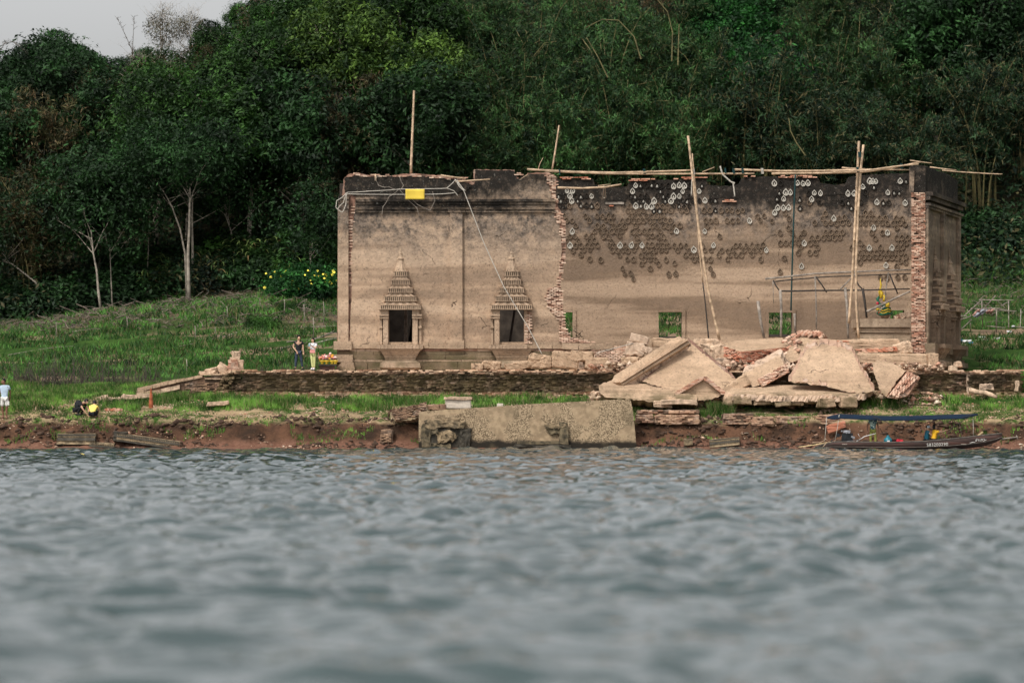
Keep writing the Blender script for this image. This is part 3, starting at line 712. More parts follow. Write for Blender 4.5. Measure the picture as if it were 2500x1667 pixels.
for (v0, v1, d) in ((468,478,.42),(478.5,488,.28),(496,502,.30),(503,508,.2)):
    relief_box(endw, 'cornice_band', -2, EW+(d*48), v0, v1, .01, d, me_px, M_end)
for (a, b) in ((0,26),(250,280),(EW-28,EW)):
    relief_box(endw, 'pilaster', a, b, 508, 838, .01, .18, me_px, M_end)
    relief_box(endw, 'pilaster_base', a-6, b+6, 838, 862, .01, .55, me_px, M_end)
for (v0, v1, d) in ((838,858,.42),(858.5,870,.25),(870.5,884,.38),(884.5,915,.6)):
    relief_box(endw, 'base_moulding', 0, EW, v0, v1, .01, d, me_px, M_end, j=.03)
surround(temple, me_px, 147, 596, M_endo, dv=-4, ds=1.0); surround(temple, me_px, 383, 592, M_endo, dv=-4, ds=1.15)
# broken front edge of the end wall: every course of brick shows
Y0 = 198.6
relief_box(endw, 'blackened_parapet', 0, 33, 405, 470, 0, 0, lambda u, v, d: mend(-.02, 0, 0)+Vector((-u/48.2*1.02+.1, -.05+d, Z_(v, Y0))), M_black) if False else None
m = MB(); a = W(2224, 468, Y0-.02); b = W(2259, 404, Y0-.02); m.box(a.x, b.x, Y0-.10, Y0+.3, a.z, b.z, j=.05); m.build('blackened_parapet', M_black, endw)
m = MB(); a = W(2221, 468, Y0-.02); b = W(2231, 408, Y0-.02); m.box(a.x, b.x, Y0-.14, Y0+.2, a.z, b.z, j=.03); m.build('plaster_scrap', M_orn, endw)
EB = Bricks(endw, M_brick)
v = 470; r = 0
while v < 868:
    e = 4 if v > 820 else 0
    us = (2225, 2236.5, 2248, 2259+e) if r % 2 else (2225, 2231, 2242.5, 2254, 2259+e)
    for a, b in zip(us[:-1], us[1:]):
        if random.random() < .06: continue
        p = W((a+b)/2, v+1.9, Y0-.02); EB.add(p+Vector((random.uniform(-.02,.02), random.uniform(-.05,.05), 0)), ((b-a)/47.8*.93, .16, 3.8/47.8*.8))
    v += 3.8; r += 1
EB.flush()
TB.flush()

# ---------------------------------------------------------------- the long brick terrace in front
YT = 194.0
terr = empty('brick_terrace', (X_(1400, YT), YT, 2.5), 'long low moulded brick terrace with dark mossy courses under the temple', 'terrace')
zt = 3.84
m = MB()
prof = [(0,.02),(1,.02),(2,.10),(3,.14),(4,.16),(5,.22),(6,.24),(7,.24),(8,.24),(9,.22),(10,.18),(11,.14),(12,.10),(13,.05),(14,.0),(15,-.04),(16,-.06),(17,-.08)]
ch = .078
xl = X_(566, YT); x1 = X_(1515, YT); x2 = X_(2240, YT); x3 = X_(2362, YT); x4 = X_(2494, YT)
m.box(xl+.5, x2, YT+.32, YT+17, 2.0, zt-.03, j=0); m.build('terrace_core', M_ground if False else M_core, terr)
m = MB(); m.box(x2, x3, YT+.55, YT+15, 2.0, zt-.05); m.build('terrace_core', M_core, terr)
m = MB(); m.box(x3, x4, YT+.35, YT+12, 2.0, zt-.04); m.build('terrace_core', M_core, terr)
KB = Bricks(terr, M_tbrick)
def terr_run(xa, xb, yoff, crumble=0, vis=1, mult=1):
    for r, d in prof:
        z = zt-(r+.5)*ch; x = xa+(r*crumble*-.05)+random.uniform(0, .2)
        while x < xb:
            L = random.choice((.24, .24, .13, .26, .2)); pr = random.uniform(-.04, .045)
            if random.random() > .03+.04*(r < 3):
                w = 1 if vis else .5
                KB.add((x+L/2, YT+yoff+d*mult-pr+.17, z+random.uniform(-.006,.006)), (L*.95, .4 if r > 0 else .5, ch*.74))
            x += L
    # loose top course, broken
    x = xa
    while x < xb:
        L = random.choice((.24, .24, .3, .15))
        if fbm(np.array([x*.8]), np.array([yoff]), 77)[0] > .42: KB.add((x+L/2, YT+yoff+.3+random.uniform(0,.1), zt+ch*.45), (L*.93, .35, ch*.85))
        x += L
terr_run(xl, x1, 0, 1); terr_run(x1, x2, 0, 0); terr_run(x2, x3-.05, .3); terr_run(x3, x4, 0)
# crumbled left end
for k in range(150):
    t = random.random(); r = random.random()
    x = xl-.2-t*.9*r+random.uniform(-.1, .3); z = zt-.05-r*1.35
    KB.add((x, YT+random.uniform(-.05, .6), z), (random.uniform(.14,.3), random.uniform(.15,.3), random.uniform(.06,.12)), tuple(Euler((random.uniform(-.3,.3), random.uniform(-.3,.3), random.uniform(-.8,.8))).to_matrix().col))
# side return of the terrace on the left, and top floor scatter
for r, d in prof:
    for j in range(30):
        if random.random() < .9: KB.add((xl+.1+d*.5, YT+.3+j*.25, zt-(r+.5)*ch), (.3, .23, ch*.84))
random.shuffle(KB.l)
KB.l.sort(key=lambda b: (abs(b[0].z-3.3) > .6, b[0].y > YT+.9))
_l = KB.l[:]; pick = sorted(_l[:1400], key=lambda b: -(b[1][0]))[:300]; ids = set(id(b) for b in pick)
KB.l = pick+[b for b in _l if id(b) not in ids]
def flush_keep(B, limit=300):
    s = B.l; B.l = s[:limit]; rest = s[limit:]; B.flush(limit)
    B.l = rest; B.flush(0)
flush_keep(KB)
m = MB()   # worn floor of the terrace
for k in range(260):
    x = random.uniform(xl+.6, x4); y = YT+random.uniform(.5, 2.4); s = random.uniform(.08, .3)
    m.box(x, x+s, y, y+s*.7, zt-.04, zt+random.uniform(.0, .06), j=.02)
tag(m.build('floor_rubble', M_stone, terr), kind='stuff')
# ---------------------------------------------------------------- fallen slabs and blocks
def slab(name, pts, ext, mats, label, cat='slab', step=4, amp=.9, group=None, sel=None, smat=1, extra=None):
    """pts: (px, py, Y) corners of the visible face; ext: vector that gives the block its thickness"""
    P = []
    n = len(pts)
    for i in range(n):
        a = pts[i]; b = pts[(i+1) % n]; L = math.hypot(b[0]-a[0], b[1]-a[1]); k = max(1, int(L/step))
        rough = sel is None or sel(i)
        P.append(a)
        if rough and k > 1:
            nx, ny = -(b[1]-a[1])/L, (b[0]-a[0])/L
            for j in range(1, k):
                t = (j+random.uniform(-.25, .25))/k; r = random.gauss(0, amp*1.35)
                P.append((a[0]+(b[0]-a[0])*t+nx*r, a[1]+(b[1]-a[1])*t+ny*r, a[2]+(b[2]-a[2])*t+random.gauss(0, amp)*.01))
    V = [W(*p) for p in P]; E = Vector(ext); n = len(V)
    tess = geometry.tessellate_polygon([V])
    mid = [v+E*.5+Vector((random.gauss(0, .02), random.gauss(0, .03), random.gauss(0, .03)))*amp for v in V]
    vs = V+mid+[v+E for v in V]; fs = [tuple(t) for t in tess]+[tuple(i+2*n for i in reversed(t)) for t in tess]; mi = [0]*len(fs)
    for i in range(n):
        j = (i+1) % n
        fs += [(i, j, j+n, i+n), (i+n, j+n, j+2*n, i+2*n)]; mi += [smat, smat]
    m = MB(); m.add(vs, fs); m.mi = mi
    if extra: extra(m)
    o = fixn(m.build(name, mats, None)); tag(o, label, cat, group); return o
def root_of(o):  # let a single-mesh thing carry bricks as parts
    return o
SL = [M_slab, M_core]
def block(name, label, x0, x1, y0, y1, Y, dep=.6, rot=0, tilt=0, mat=None, cat='block', group=None, rough=.035, sub=2, pitch=0, under=0):
    """roughened block spanning photo px x0..x1, py y0..y1, front at depth Y"""
    c = W((x0+x1)/2, (y0+y1)/2, Y+dep/2); w = (x1-x0)/F*Y; h = (y1-y0)/F*Y
    bm = bmesh.new(); bmesh.ops.create_cube(bm, size=1)
    for v in bm.verts: v.co = Vector((v.co.x*w, v.co.y*dep, v.co.z*h))
    bmesh.ops.bevel(bm, geom=bm.edges[:], offset=min(w, h, dep)*.09, segments=1, affect='EDGES')
    for k in range(sub):
        bmesh.ops.subdivide_edges(bm, edges=[e for e in bm.edges if e.calc_length() > .12], cuts=1, use_grid_fill=True)
    sx = random.random()*50
    for v in bm.verts:
        q = fbm(np.array([v.co.x*3+sx, v.co.y*3+sx, v.co.z*3+sx]), np.array([v.co.z*4+v.co.y*2, v.co.x*3.1+5, v.co.x*3+v.co.y*3+9]), 13)-.5
        v.co += Vector(tuple(q*rough*4))+Vector((random.gauss(0, rough*.25), random.gauss(0, rough*.25), random.gauss(0, rough*.25)))
    Rm = Euler((R(pitch), R(tilt), R(rot))).to_matrix()
    for v in bm.verts: v.co = Rm @ v.co
    me = bpy.data.meshes.new(name); bm.to_mesh(me); bm.free(); me.materials.append(mat or M_stone)
    for v in me.vertices: v.co.z -= -h/2
    o = link_mesh(name, me, None, c-Vector((0, 0, h/2))); tag(o, label, cat, group); return o

def build_rubble():
    # great moulded slab leaning to the right
    o = slab('moulded_slab', [(1492,930,191.6),(1500,916,192.0),(1638,830,194.4),(1656,821,194.6),(1668,828,194.5),(1519,939,191.5)], (.5,.6,-.28), SL,
         'long plaster slab leaning up to the right with a moulded edge, left end of the rubble heap', sel=lambda i: i in (0, 3, 4))
    for k, (a, b, c_, d_) in enumerate((((1504,935),(1668,829),(1686,838),(1520,942)),)):
        P = [W(a[0], a[1], 191.45), W(b[0], b[1], 194.3), W(c_[0], c_[1], 194.35), W(d_[0], d_[1], 191.5)]
        m = MB(); n = (P[1]-P[0]).cross(P[3]-P[0]).normalized(); n = n if n.y < 0 else -n
        up = (P[0]-P[3]).normalized()
        for (t0, t1, e) in ((0, .22, .10), (.26, .55, .2), (.6, .98, .06)):
            q = [P[0].lerp(P[3], t0), P[1].lerp(P[2], t0), P[1].lerp(P[2], t1), P[0].lerp(P[3], t1)]
            m.hexa([v-n*.25 for v in q]+[v+n*e for v in q])
        fixn(m.build('moulding', M_slab, o))
    slab('triangular_slab', [(1569,931,192.3),(1668,850,194.9),(1687,838,195.1),(1744,884,194.0),(1798,930,192.8),(1762,955,192.1),(1700,962,191.9),(1656,957,191.95),(1610,944,192.1)], (-.1,.62,.28), SL,
         'largest fallen plaster slab, a flat tan triangle tilted back against the heap', sel=lambda i: i in (2, 3, 4, 5, 6, 7, 8), amp=.7)
    # stepped brick gable piece below it
    g = slab('stepped_wall_piece', [(1652,962,191.6),(1668,955,191.6),(1680,948,191.6),(1690,943,191.6),(1700,936,191.6),(1712,925,191.6),(1722,924,191.6),(1733,932,191.6),(1745,944,191.6),(1756,950,191.6),(1764,962,191.6),(1740,974,191.4),(1700,980,191.3),(1654,976,191.4)], (0,.35,.1), SL,
         'small stepped brick gable piece standing at the foot of the triangular slab', step=4, amp=1.0)
    B = Bricks(g, M_brick)
    for (a, b) in (((1654,957),(1712,922)), ((1722,921),(1766,957))):
        n = 13
        for i in range(n):
            t = i/(n-1); px = a[0]+(b[0]-a[0])*t; py = a[1]+(b[1]-a[1])*t
            for r in range(2): B.add(W(px+random.uniform(-1,1), py+r*4.2, 191.5), (random.uniform(.16,.26), .3, .07), tuple(Euler((0, R(6 if a[0] > 1700 else -4), 0)).to_matrix().col))
    B.flush()
    # low plinth block lying in front, left
    slab('plinth_fragment', [(1461,940,190.9),(1494,928,192.5),(1600,940,192.4),(1660,958,191.6),(1700,966,191.2),(1700,984,190.9),(1640,984,190.6),(1560,977,190.6),(1480,970,190.7),(1465,960,190.8)], (.1,1.2,-.3), [M_slab, M_slab],
         'long low plinth piece lying in grass under the leaning moulded slab', step=6, amp=1.2)
    block('broken_block', 'rough low masonry block in front of the stepped gable piece', 1612, 1700, 976, 988, 190.0, .8, rot=4, rough=.04)
    block('broken_block', 'flat weathered brick lump lying in grass just above the river bank shrubs', 1598, 1640, 979, 996, 190.3, .6, rot=-6, rough=.05)
    # tilted slab with red brick edge
    q = slab('tilted_slab', [(1767,838,196.0),(1800,832,197.5),(1909,824,199.0),(1928,846,196.3),(1820,857,194.8),(1808,858,194.7),(1770,846,195.6)], (0,.15,-.55), [M_slab, M_slab],
         'broad slab lying nearly flat with a bright red brick broken edge facing the lake', sel=lambda i: i in (0, 1, 6), amp=.8)
    B = Bricks(q, M_rbrick)
    brick_quad(B, W(1813,887,194.55), W(1929,868,196.1), W(1928,848,196.15), W(1809,859,194.6), .24, .078, .05, .1, .2)
    brick_quad(B, W(1768,870,195.3), W(1813,887,194.6), W(1809,859,194.65), W(1768,846,195.4), .24, .078, .04, .2, .15); B.flush()
    # diagonal beam block
    b = slab('wall_block', [(1812,914,193.2),(1900,868,194.2),(1906,872,194.0),(1917,895,193.8),(1925,902,193.6),(1862,938,192.6),(1838,946,192.4),(1826,936,192.6)], (.15,.7,.35), [M_slab, M_core],
         'square sectioned wall block lying aslant between the two great slabs', step=6, amp=.7)
    B = Bricks(b, M_brick); brick_quad(B, W(1862,944,192.35), W(1927,908,193.4), W(1919,888,193.6), W(1850,925,192.5), .26, .085, .03, .12, .12); B.flush()
    # stepped rough piece pointing up
    b = slab('stepped_wall_piece', [(1912,870,194.8),(1926,850,195.4),(1940,838,195.8),(1936,826,196.2),(1952,812,196.6),(1976,808,196.8),(2000,813,196.8),(2014,822,196.6),(2006,838,196.0),(1980,852,195.4),(1950,878,194.8),(1926,889,194.4)], (.2,.5,-.2), [M_slab, M_core],
         'ragged wall piece rising to a toothed brick crest in the middle of the heap', step=4, amp=1.6)
    B = Bricks(b, M_brick)
    crest = [(1908,832),(1918,824),(1930,820),(1940,814),(1950,809),(1962,811),(1972,808),(1984,812),(1994,809),(2004,816),(2013,820)]
    for i in range(70):
        t = random.random()*(len(crest)-1); k = int(t); px = crest[k][0]+(crest[k+1][0]-crest[k][0])*(t-k); py = crest[k][1]+(crest[k+1][1]-crest[k][1])*(t-k)
        dn = random.random()**1.5*(46 if px < 1945 else 10)
        B.add(W(px+dn*.35, py+dn, 196.6-dn*.04), (random.uniform(.16,.27), .25, .075), tuple(Euler((R(15), R(-28), R(random.uniform(-15,15)))).to_matrix().col))
    B.flush()
    # great trapezoid slab on the right
    slab('trapezoid_slab', [(1925,931,191.7),(1944,902,192.5),(1953,878,193.3),(1972,850,194.1),(1990,845,194.3),(2012,841,194.4),(2042,845,194.3),(2079,857,194.0),(2088,872,193.6),(2100,902,192.7),(2120,930,191.8),(2135,955,191.2),(2102,962,191.0),(2060,954,191.1),(2027,946,191.2),(1990,938,191.4)], (.05,.65,.3), SL,
         'big smooth trapezoid wall slab leaning back, right half of the rubble heap', step=5, amp=1.1)
    # wedge block
    b = slab('wedge_block', [(2131,887,192.2),(2146,879,192.6),(2181,887,192.9),(2213,905,192.6),(2190,928,191.8),(2165,968,190.9),(2150,960,190.9),(2134,912,191.7)], (.1,.5,-.05), SL,
         'wedge shaped wall chunk standing on its point in grass, rightmost of the great slabs', step=5, amp=1.0)
    m = MB(); P = [W(2165,970,190.85), W(2215,906,192.5), W(2246,921,192.6), W(2216,966,191.3), W(2190,973,190.9)]
    m.add(P+[p+Vector((.1,.6,-.02)) for p in P], [(0,1,2,3,4),(9,8,7,6,5)]+[(i,(i+1) % 5,(i+1) % 5+5,i+5) for i in range(5)])
    fixn(m.build('broken_side', M_core, b))
    B = Bricks(b, M_brick); brick_quad(B, W(2192,970,190.8), W(2243,921,192.3), W(2217,907,192.3), W(2170,964,190.8), .26, .08, .04, .1, .15); B.flush()
    # platform of masonry in front, right
    slab('pavement_slab', [(1768,955,191.4),(1800,944,192.6),(1850,938,193.4),(2060,943,193.0),(2130,950,192.0),(2110,962,190.9),(2048,966,190.6),(1900,966,190.6),(1790,962,190.8)], (0,0,-.28), [M_slab, M_core],
         'long flat pavement piece under the trapezoid slab, worn smooth on top', sel=lambda i: i in (0, 4, 5, 6, 7, 8), amp=1.0)
    xs_ = [1766, 1788, 1836, 1886, 1927, 1962, 2000, 2042, 2078]; lab = ['leftmost, beside the grass tuft', 'second from the left, wide and flat topped', 'third from the left, split in the middle', 'fourth from the left, square and pale', 'fifth from the left, rounded and narrow', 'sixth from the left, dark below', 'seventh from the left', 'last on the right, in shade']
    for i in range(8):
        block('masonry_block', 'masonry block carrying the pavement piece, '+lab[i], xs_[i]+1, xs_[i+1]-1, 965+random.uniform(0, 3), 986+random.uniform(-4, 6), 190.7+random.uniform(0,.25), .9, rot=random.uniform(-4,4), tilt=random.uniform(-3,3), rough=.03, mat=M_slab, group='blocks under the pavement piece')
    block('masonry_block', 'square pale block standing at the right end of the masonry row', 2051, 2091, 968, 995, 190.2, .7, rot=6, rough=.03, mat=M_slab)
    block('rounded_stone', 'rounded pitted stone lying in grass before the masonry row', 1996, 2037, 973, 993, 190.0, .6, rot=14, rough=.06, mat=M_slab)
    block('flat_stone', 'thin flat stone sloping on the grass left of the rounded stone', 1893, 1930, 983, 991, 190.0, .5, rot=5, tilt=-8, mat=M_slab)
    block('masonry_block', 'block tipped against the wedge between the two halves of the heap', 1764, 1832, 928, 956, 192.2, .8, tilt=-33, rough=.03, mat=M_slab)
    # masonry behind
    q = block('wall_fragment', 'long horizontal wall fragment with torn brick face in front of the altar', 2013, 2196, 829, 858, 196.3, 1.0, rough=.05, sub=3, mat=M_slab)
    B = Bricks(q, M_rbrick); brick_quad(B, W(2082,864,195.9), W(2192,856,195.9), W(2190,846,195.95), W(2090,852,195.9), .24, .075, .04, .25, .1)
    brick_quad(B, W(2020,842,196.0), W(2075,846,196.0), W(2072,832,196.1), W(2018,831,196.1), .24, .075, .04, .3, .1); B.flush()
    block('wall_fragment', 'jagged brick piece against the foot of the tall brick pier', 2178, 2225, 838, 868, 196.0, .8, tilt=-14, rough=.07, sub=3)
    block('foundation_block', 'long foundation block running in front of the brick pier', 2088, 2262, 864, 905, 194.6, 1.6, rough=.035, sub=3, mat=M_slab)
    block('foundation_block', 'upright square foundation stone at the right of the pier foot', 2262, 2288, 862, 905, 194.5, 1.0, rot=6, rough=.03, mat=M_slab)
    block('foundation_block', 'slanting stone wedged left of the long foundation block', 2090, 2116, 862, 890, 194.9, .8, tilt=-25, mat=M_slab)
    block('loose_boulder', 'pale rounded boulder on the terrace right of the foundation stones', 2316, 2338, 893, 906, 194.2, .4, rough=.05)
    block('loose_boulder', 'small stone with a hollow beside the corner of the temple', 2330, 2348, 882, 896, 196.4, .4, rough=.06)
    block('wall_fragment', 'large dark brick mass lying behind the red edged slab', 1706, 1786, 842, 905, 195.6, 1.4, rot=3, tilt=6, rough=.10, sub=3)
    block('wall_fragment', 'low brick mass in shade beneath the red edged slab', 1744, 1860, 876, 926, 195.2, 1.4, rough=.09, sub=3, mat=M_core)
    block('wall_fragment', 'flat topped masonry piece left of the red edged slab', 1694, 1762, 829, 850, 196.4, 1.0, rot=-3, rough=.06, sub=3)
    block('wall_fragment', 'flat stone plate resting behind the top of the leaning slab', 1592, 1660, 826, 846, 196.6, .8, rot=3, rough=.04, mat=M_slab)
    block('white_block', 'pale block tilted on top of the pile left of the leaning slab', 1538, 1584, 818, 838, 195.9, .7, tilt=14, rough=.035, mat=simple('chalky_block', (.50,.37,.27), .95, .15, 6, bump=.6))
    block('white_block', 'cracked pale block, lower one of the pile left of the leaning slab', 1528, 1572, 838, 868, 195.6, .8, tilt=8, rough=.06, mat=bpy.data.materials['chalky_block'])
    block('white_block', 'narrow pale block squeezed against the leaning slab', 1566, 1590, 846, 862, 195.5, .6, tilt=20, rough=.05, mat=bpy.data.materials['chalky_block'])
    # blocks along the terrace below the second window
    for (lab_, x0, x1, y0, y1, t, rg, nm) in (
        ('rounded brick lump with reddish face below the second window', 1294, 1345, 866, 898, 4, .08, 'fallen_block'),
        ('big slanting block with a raised corner right of the rounded brick lump', 1346, 1412, 860, 900, 7, .035, 'fallen_block'),
        ('slab end showing over the big slanting block', 1396, 1448, 858, 882, 4, .04, 'fallen_block'),
        ('square rough block near the right end of the terrace row', 1426, 1485, 873, 901, 1, .04, 'fallen_block'),
        ('broken block half behind the leaning slab', 1516, 1560, 872, 892, 5, .06, 'fallen_block'),
        ('low sloping stone below and left of the second window', 1152, 1182, 889, 901, 2, .04, 'fallen_stone'),
        ('rough split stone in the middle of the low stones on the terrace', 1180, 1224, 884, 902, 0, .07, 'fallen_stone'),
        ('long rounded stone lying on the terrace edge below the second window', 1233, 1294, 885, 903, -9, .05, 'fallen_stone')):
        block(nm, lab_, x0, x1, y0, y1, 194.9, .8, rot=random.uniform(-8, 8), tilt=t, rough=rg, sub=3, mat=M_slab)
    # stones heaped on the left end of the terrace
    for (lab_, x0, x1, y0, y1, t, rg) in (
        ('small upright stone crowning the brick stack at the left end of the terrace', 566, 584, 858, 874, 3, .05),
        ('pale flat stone under the crowning stone of the brick stack', 562, 584, 873, 881, 0, .03),
        ('square block at the right side of the brick stack', 576, 594, 879, 903, 2, .03),
        ('square stone leaning against the left of the brick stack', 530, 556, 888, 912, 32, .03),
        ('rounded rubble lump left of the leaning square stone', 500, 532, 898, 915, -8, .09),
        ('small rubble stone at the left tip of the heap', 490, 506, 908, 916, 0, .07),
        ('small stone in front of the leaning square stone', 516, 532, 906, 916, 0, .05)):
        block('heaped_stone', lab_, x0, x1, y0, y1, 194.4, .45, rot=random.uniform(-15, 15), tilt=t, rough=rg*.8)
    s = empty('brick_stack', W(568, 905, 194.4), 'short stack of thin bricks standing on the left end of the terrace', 'brick stack')
    m = MB(); p = W(568, 905, 194.6); m.box(p.x-.2, p.x+.2, 194.45, 194.8, p.z, p.z+.45); m.build('core', M_core, s)
    B = Bricks(s, M_brick)
    for r in range(7):
        x = 556+random.uniform(0, 3)
        while x < 578-r*.5: B.add(W(x+3.5, 903-r*3.9, 194.4), (random.uniform(.14,.2), .3, .07)); x += random.uniform(6, 9)
    B.flush()
    # low ramp wall going down to the left of the terrace
    rp = empty('ramp_wall', W(440, 950, 194.5), 'low ruined stone ramp descending from the terrace to the left', 'wall')
    m = MB(); prevs = None
    pts = [(335,957,968),(352,948,972),(390,940,972),(425,932,970),(470,924,968),(500,920,970),(566,914,972)]
    for (a, b) in zip(pts[:-1], pts[1:]):
        A0, A1, B0, B1 = W(a[0], a[1], 194.3), W(a[0], a[2], 194.3), W(b[0], b[1], 194.3), W(b[0], b[2], 194.3)
        d = Vector((0, 1.6, .05)); m.hexa([A1, B1, B1+d, A1+d, A0, B0, B0+d, A0+d])
    m.build('core', M_dbrick, rp)
    for (a, b, dz, th, mt) in (((335,952),(430,930),0,10,M_slab),((352,946),(490,920),-1,6,M_slab),((430,930),(495,918),-2,7,M_slab),((334,960),(392,958),0,11,M_slab),((392,955),(440,944),2,10,M_stone),((495,914),(562,913),0,4,M_slab),((500,924),(560,925),0,3,M_slab)):
        m = MB(); A = W(a[0], a[1], 194.15); Bp = W(b[0], b[1], 194.15); k = max(2, int((b[0]-a[0])/18)); h = th/49
        for i in range(k):
            p = A.lerp(Bp, i/k); q = A.lerp(Bp, (i+.95)/k); e = random.uniform(-.03, .03); dd = Vector((0, 1.0, 0)); up = Vector((0, 0, h))
            m.hexa([p-up*.5+Vector((0,e,0)), q-up*.5+Vector((0,e,0)), q-up*.5+dd, p-up*.5+dd, p+up*.5+Vector((0,e,e*.5)), q+up*.5+Vector((0,e,e*.5)), q+up*.5+dd, p+up*.5+dd])
        m.build('coping', mt, rp)
    B = Bricks(rp, M_dbrick); brick_quad(B, W(455,960,194.25), W(560,958,194.25), W(560,932,194.25), W(450,936,194.25), .24, .075, .05, .1, .15); B.flush()
    # rubble going further down to the left
    for i, (x0, x1, y0, y1, lab_) in enumerate(((234,266,966,980,'rounded brown stone at the left end of the ramp rubble'),(262,300,970,980,'flat reddish stone second from the left in the ramp rubble'),(298,336,964,975,'flat stone right before the low end of the ramp'),(334,372,962,972,'thin stone under the low end of the ramp wall'),(272,304,981,985,'narrow plank of stone in grass below the ramp'))):
        block('rubble_stone', lab_, x0, x1, y0, y1, 193.0, .5, tilt=random.uniform(-8, 3), rough=.06)
    for i in range(7): 
        x = 258+i*5.5+random.uniform(-2,2); block('brick_chunk', ['leftmost','second','third','middle','fifth','sixth','rightmost'][i]+' red brick chunk of the little pile before the ramp rubble', x, x+7, 997+random.uniform(-1,1), 1003, 190.6, .15, rot=random.uniform(-40,40), rough=.02, sub=1, mat=M_rbrick, cat='brick', group='little pile of brick chunks')
    block('brick_slab', 'flat bricks lying in grass below the left end of the terrace', 507, 560, 981, 990, 191.6, .5, tilt=-5, rough=.04)
    # the great aggregate concrete wall slab at the water's edge
    Yw = 187.1
    m = Mat('aggregate_concrete', .9, .2); g = m.vor(24, out='Color'); gg = m.n('ShaderNodeSeparateColor'); m.L(g, gg.inputs[0])
    big = m.noise(.6, 5, rough=.6); z = m.z()
    agg = m.mix(m.rng(gg.outputs[0], .1, .9), (.12,.085,.052), (.40,.30,.19)); sm = m.mix(m.rng(m.noise(3, 6), .35, .65), (.25,.18,.112), (.38,.28,.175))
    c = m.mix(m.rng(m.math('ADD', big, m.math('MULTIPLY', m.noise(4, 5), .12)), .55, .60), agg, sm)
    w = m.math('ADD', z, m.math('MULTIPLY', m.math('SUBTRACT', m.noise(1.3, 6, rough=.65), .5), .55)); c = m.mix(m.rng(w, .52, .28), c, (.022,.018,.013))
    c = m.mix(m.math('MULTIPLY', m.rng(m.noise(.8, 5), .52, .66), .5), c, (.13,.10,.06))
    m.bump(m.math('ADD', gg.outputs[1], m.math('MULTIPLY', m.noise(3, 5), 1.5)), .6, .03); M_agg = m.col(c)
    M_wet = simple('wet_black_masonry', (.05,.042,.03), .7, .5, 4, bump=.8)
    M_wetl = simple('ochre_masonry', (.22,.16,.095), .85, .5, 5, bump=.8, c2=(.07,.055,.035))
    def wt(u, v, d): return Vector((X_(u, Yw), Yw-d+(1090-v)*.004, Z_(v, Yw)))
    outl_ = [(1022,1098),(1022,1006),(1040,1003),(1180,994),(1300,986),(1430,979),(1470,977),(1500,975),(1541,976),(1548,1020),(1555,1098)]
    niche = [(1062,1098),(1062,1048),(1075,1040),(1120,1040),(1132,1050),(1132,1098)]
    mb_ = plate_mesh('w', jag(outl_, 6, .5, sel=lambda a, b: a[1] < 1080), [], wt, 0, -.75, [M_agg])
    ws = fixn(mb_.build('concrete_wall_slab', M_agg, None)); tag(ws, 'huge pebbly concrete wall slab standing in the water edge below the temple', 'wall slab')
    def relief(name, u0, u1, v0, v1, d, mat, d0=-.03, j=.03):
        o_ = block(name, None, u0, u1, v0, v1, Yw-d, d+.08, rough=j, sub=3, mat=mat, cat=None); loc = WL[o_.name]; o_.parent = ws; o_.location = loc-wl(ws); return o_
    M_wmid = simple('mossy_brown_masonry', (.13,.10,.06), .9, .5, 4, bump=.9, c2=(.05,.042,.028))
    relief('window_frame', 1030, 1052, 1034, 1092, .16, M_wmid, j=.05); relief('window_frame', 1122, 1150, 1046, 1093, .14, M_wet, j=.05)
    relief('lintel', 1036, 1134, 1026, 1046, .20, M_wetl, j=.07); relief('lintel', 1054, 1118, 1013, 1026, .09, M_agg, j=.04)
    relief('window_recess', 1050, 1126, 1046, 1093, .05, M_wet, j=.04); relief('broken_infill', 1070, 1112, 1056, 1076, .16, M_wetl, j=.11)
    relief('broken_infill', 1044, 1070, 1044, 1060, .2, M_wmid, j=.10); relief('broken_infill', 1048, 1100, 1084, 1092, .3, M_wmid, j=.08)
    relief('window_frame', 1366, 1386, 1032, 1088, .15, M_wmid, j=.06); relief('lintel', 1332, 1386, 1036, 1044, .18, M_wetl, j=.06); relief('broken_infill', 1340, 1368, 1042, 1056, .08, M_wmid, j=.07)
    relief('sill_course', 1262, 1384, 1077, 1084, .2, M_wmid, j=.04); relief('sill_course', 1255, 1395, 1085, 1092, .28, M_wet, j=.05)
    block('white_block', 'white box shaped stone with a rim standing behind the pebbly wall slab', 1087, 1150, 972, 998, 189.5, .9, rough=.015, mat=simple('limewashed_stone', (.60,.52,.43), .9, .12, 6, bump=.4))
    block('rim_stone', 'rough coping stone lying over the white box shaped stone', 1085, 1153, 969, 975, 189.4, 1.0, rough=.03)
    block('small_stone', 'small pale stone behind the middle of the pebbly wall slab', 1215, 1230, 984, 993, 188.9, .3, rough=.04, mat=bpy.data.materials['limewashed_stone'])
    block('small_stone', 'brown stone in grass at the left foot of the rubble heap', 1440, 1456, 962, 974, 191, .4, rough=.05)
    q = slab('leaning_masonry', [(947,1007,188.3),(1000,996,188.9),(1040,985,189.6),(1046,1000,189.2),(1043,1012,188.6),(1000,1026,188.0),(966,1028,187.9),(956,1020,188.0)], (.1,.5,-.1), [M_wetl, M_slab],
         'long leaning brick fragment left of the pebbly wall slab', step=4, amp=.8)
    B = Bricks(q, M_dbrick); brick_quad(B, W(966,1026,187.8), W(1043,1011,188.5), W(1040,990,189.0), W(958,1008,188.1), .22, .07, .04, .15, .12)
    brick_quad(B, W(948,1009,188.2), W(1042,990,189.3), W(1040,985,189.5), W(946,1005,188.4), .2, .06, .05, .1, .3); B.flush()
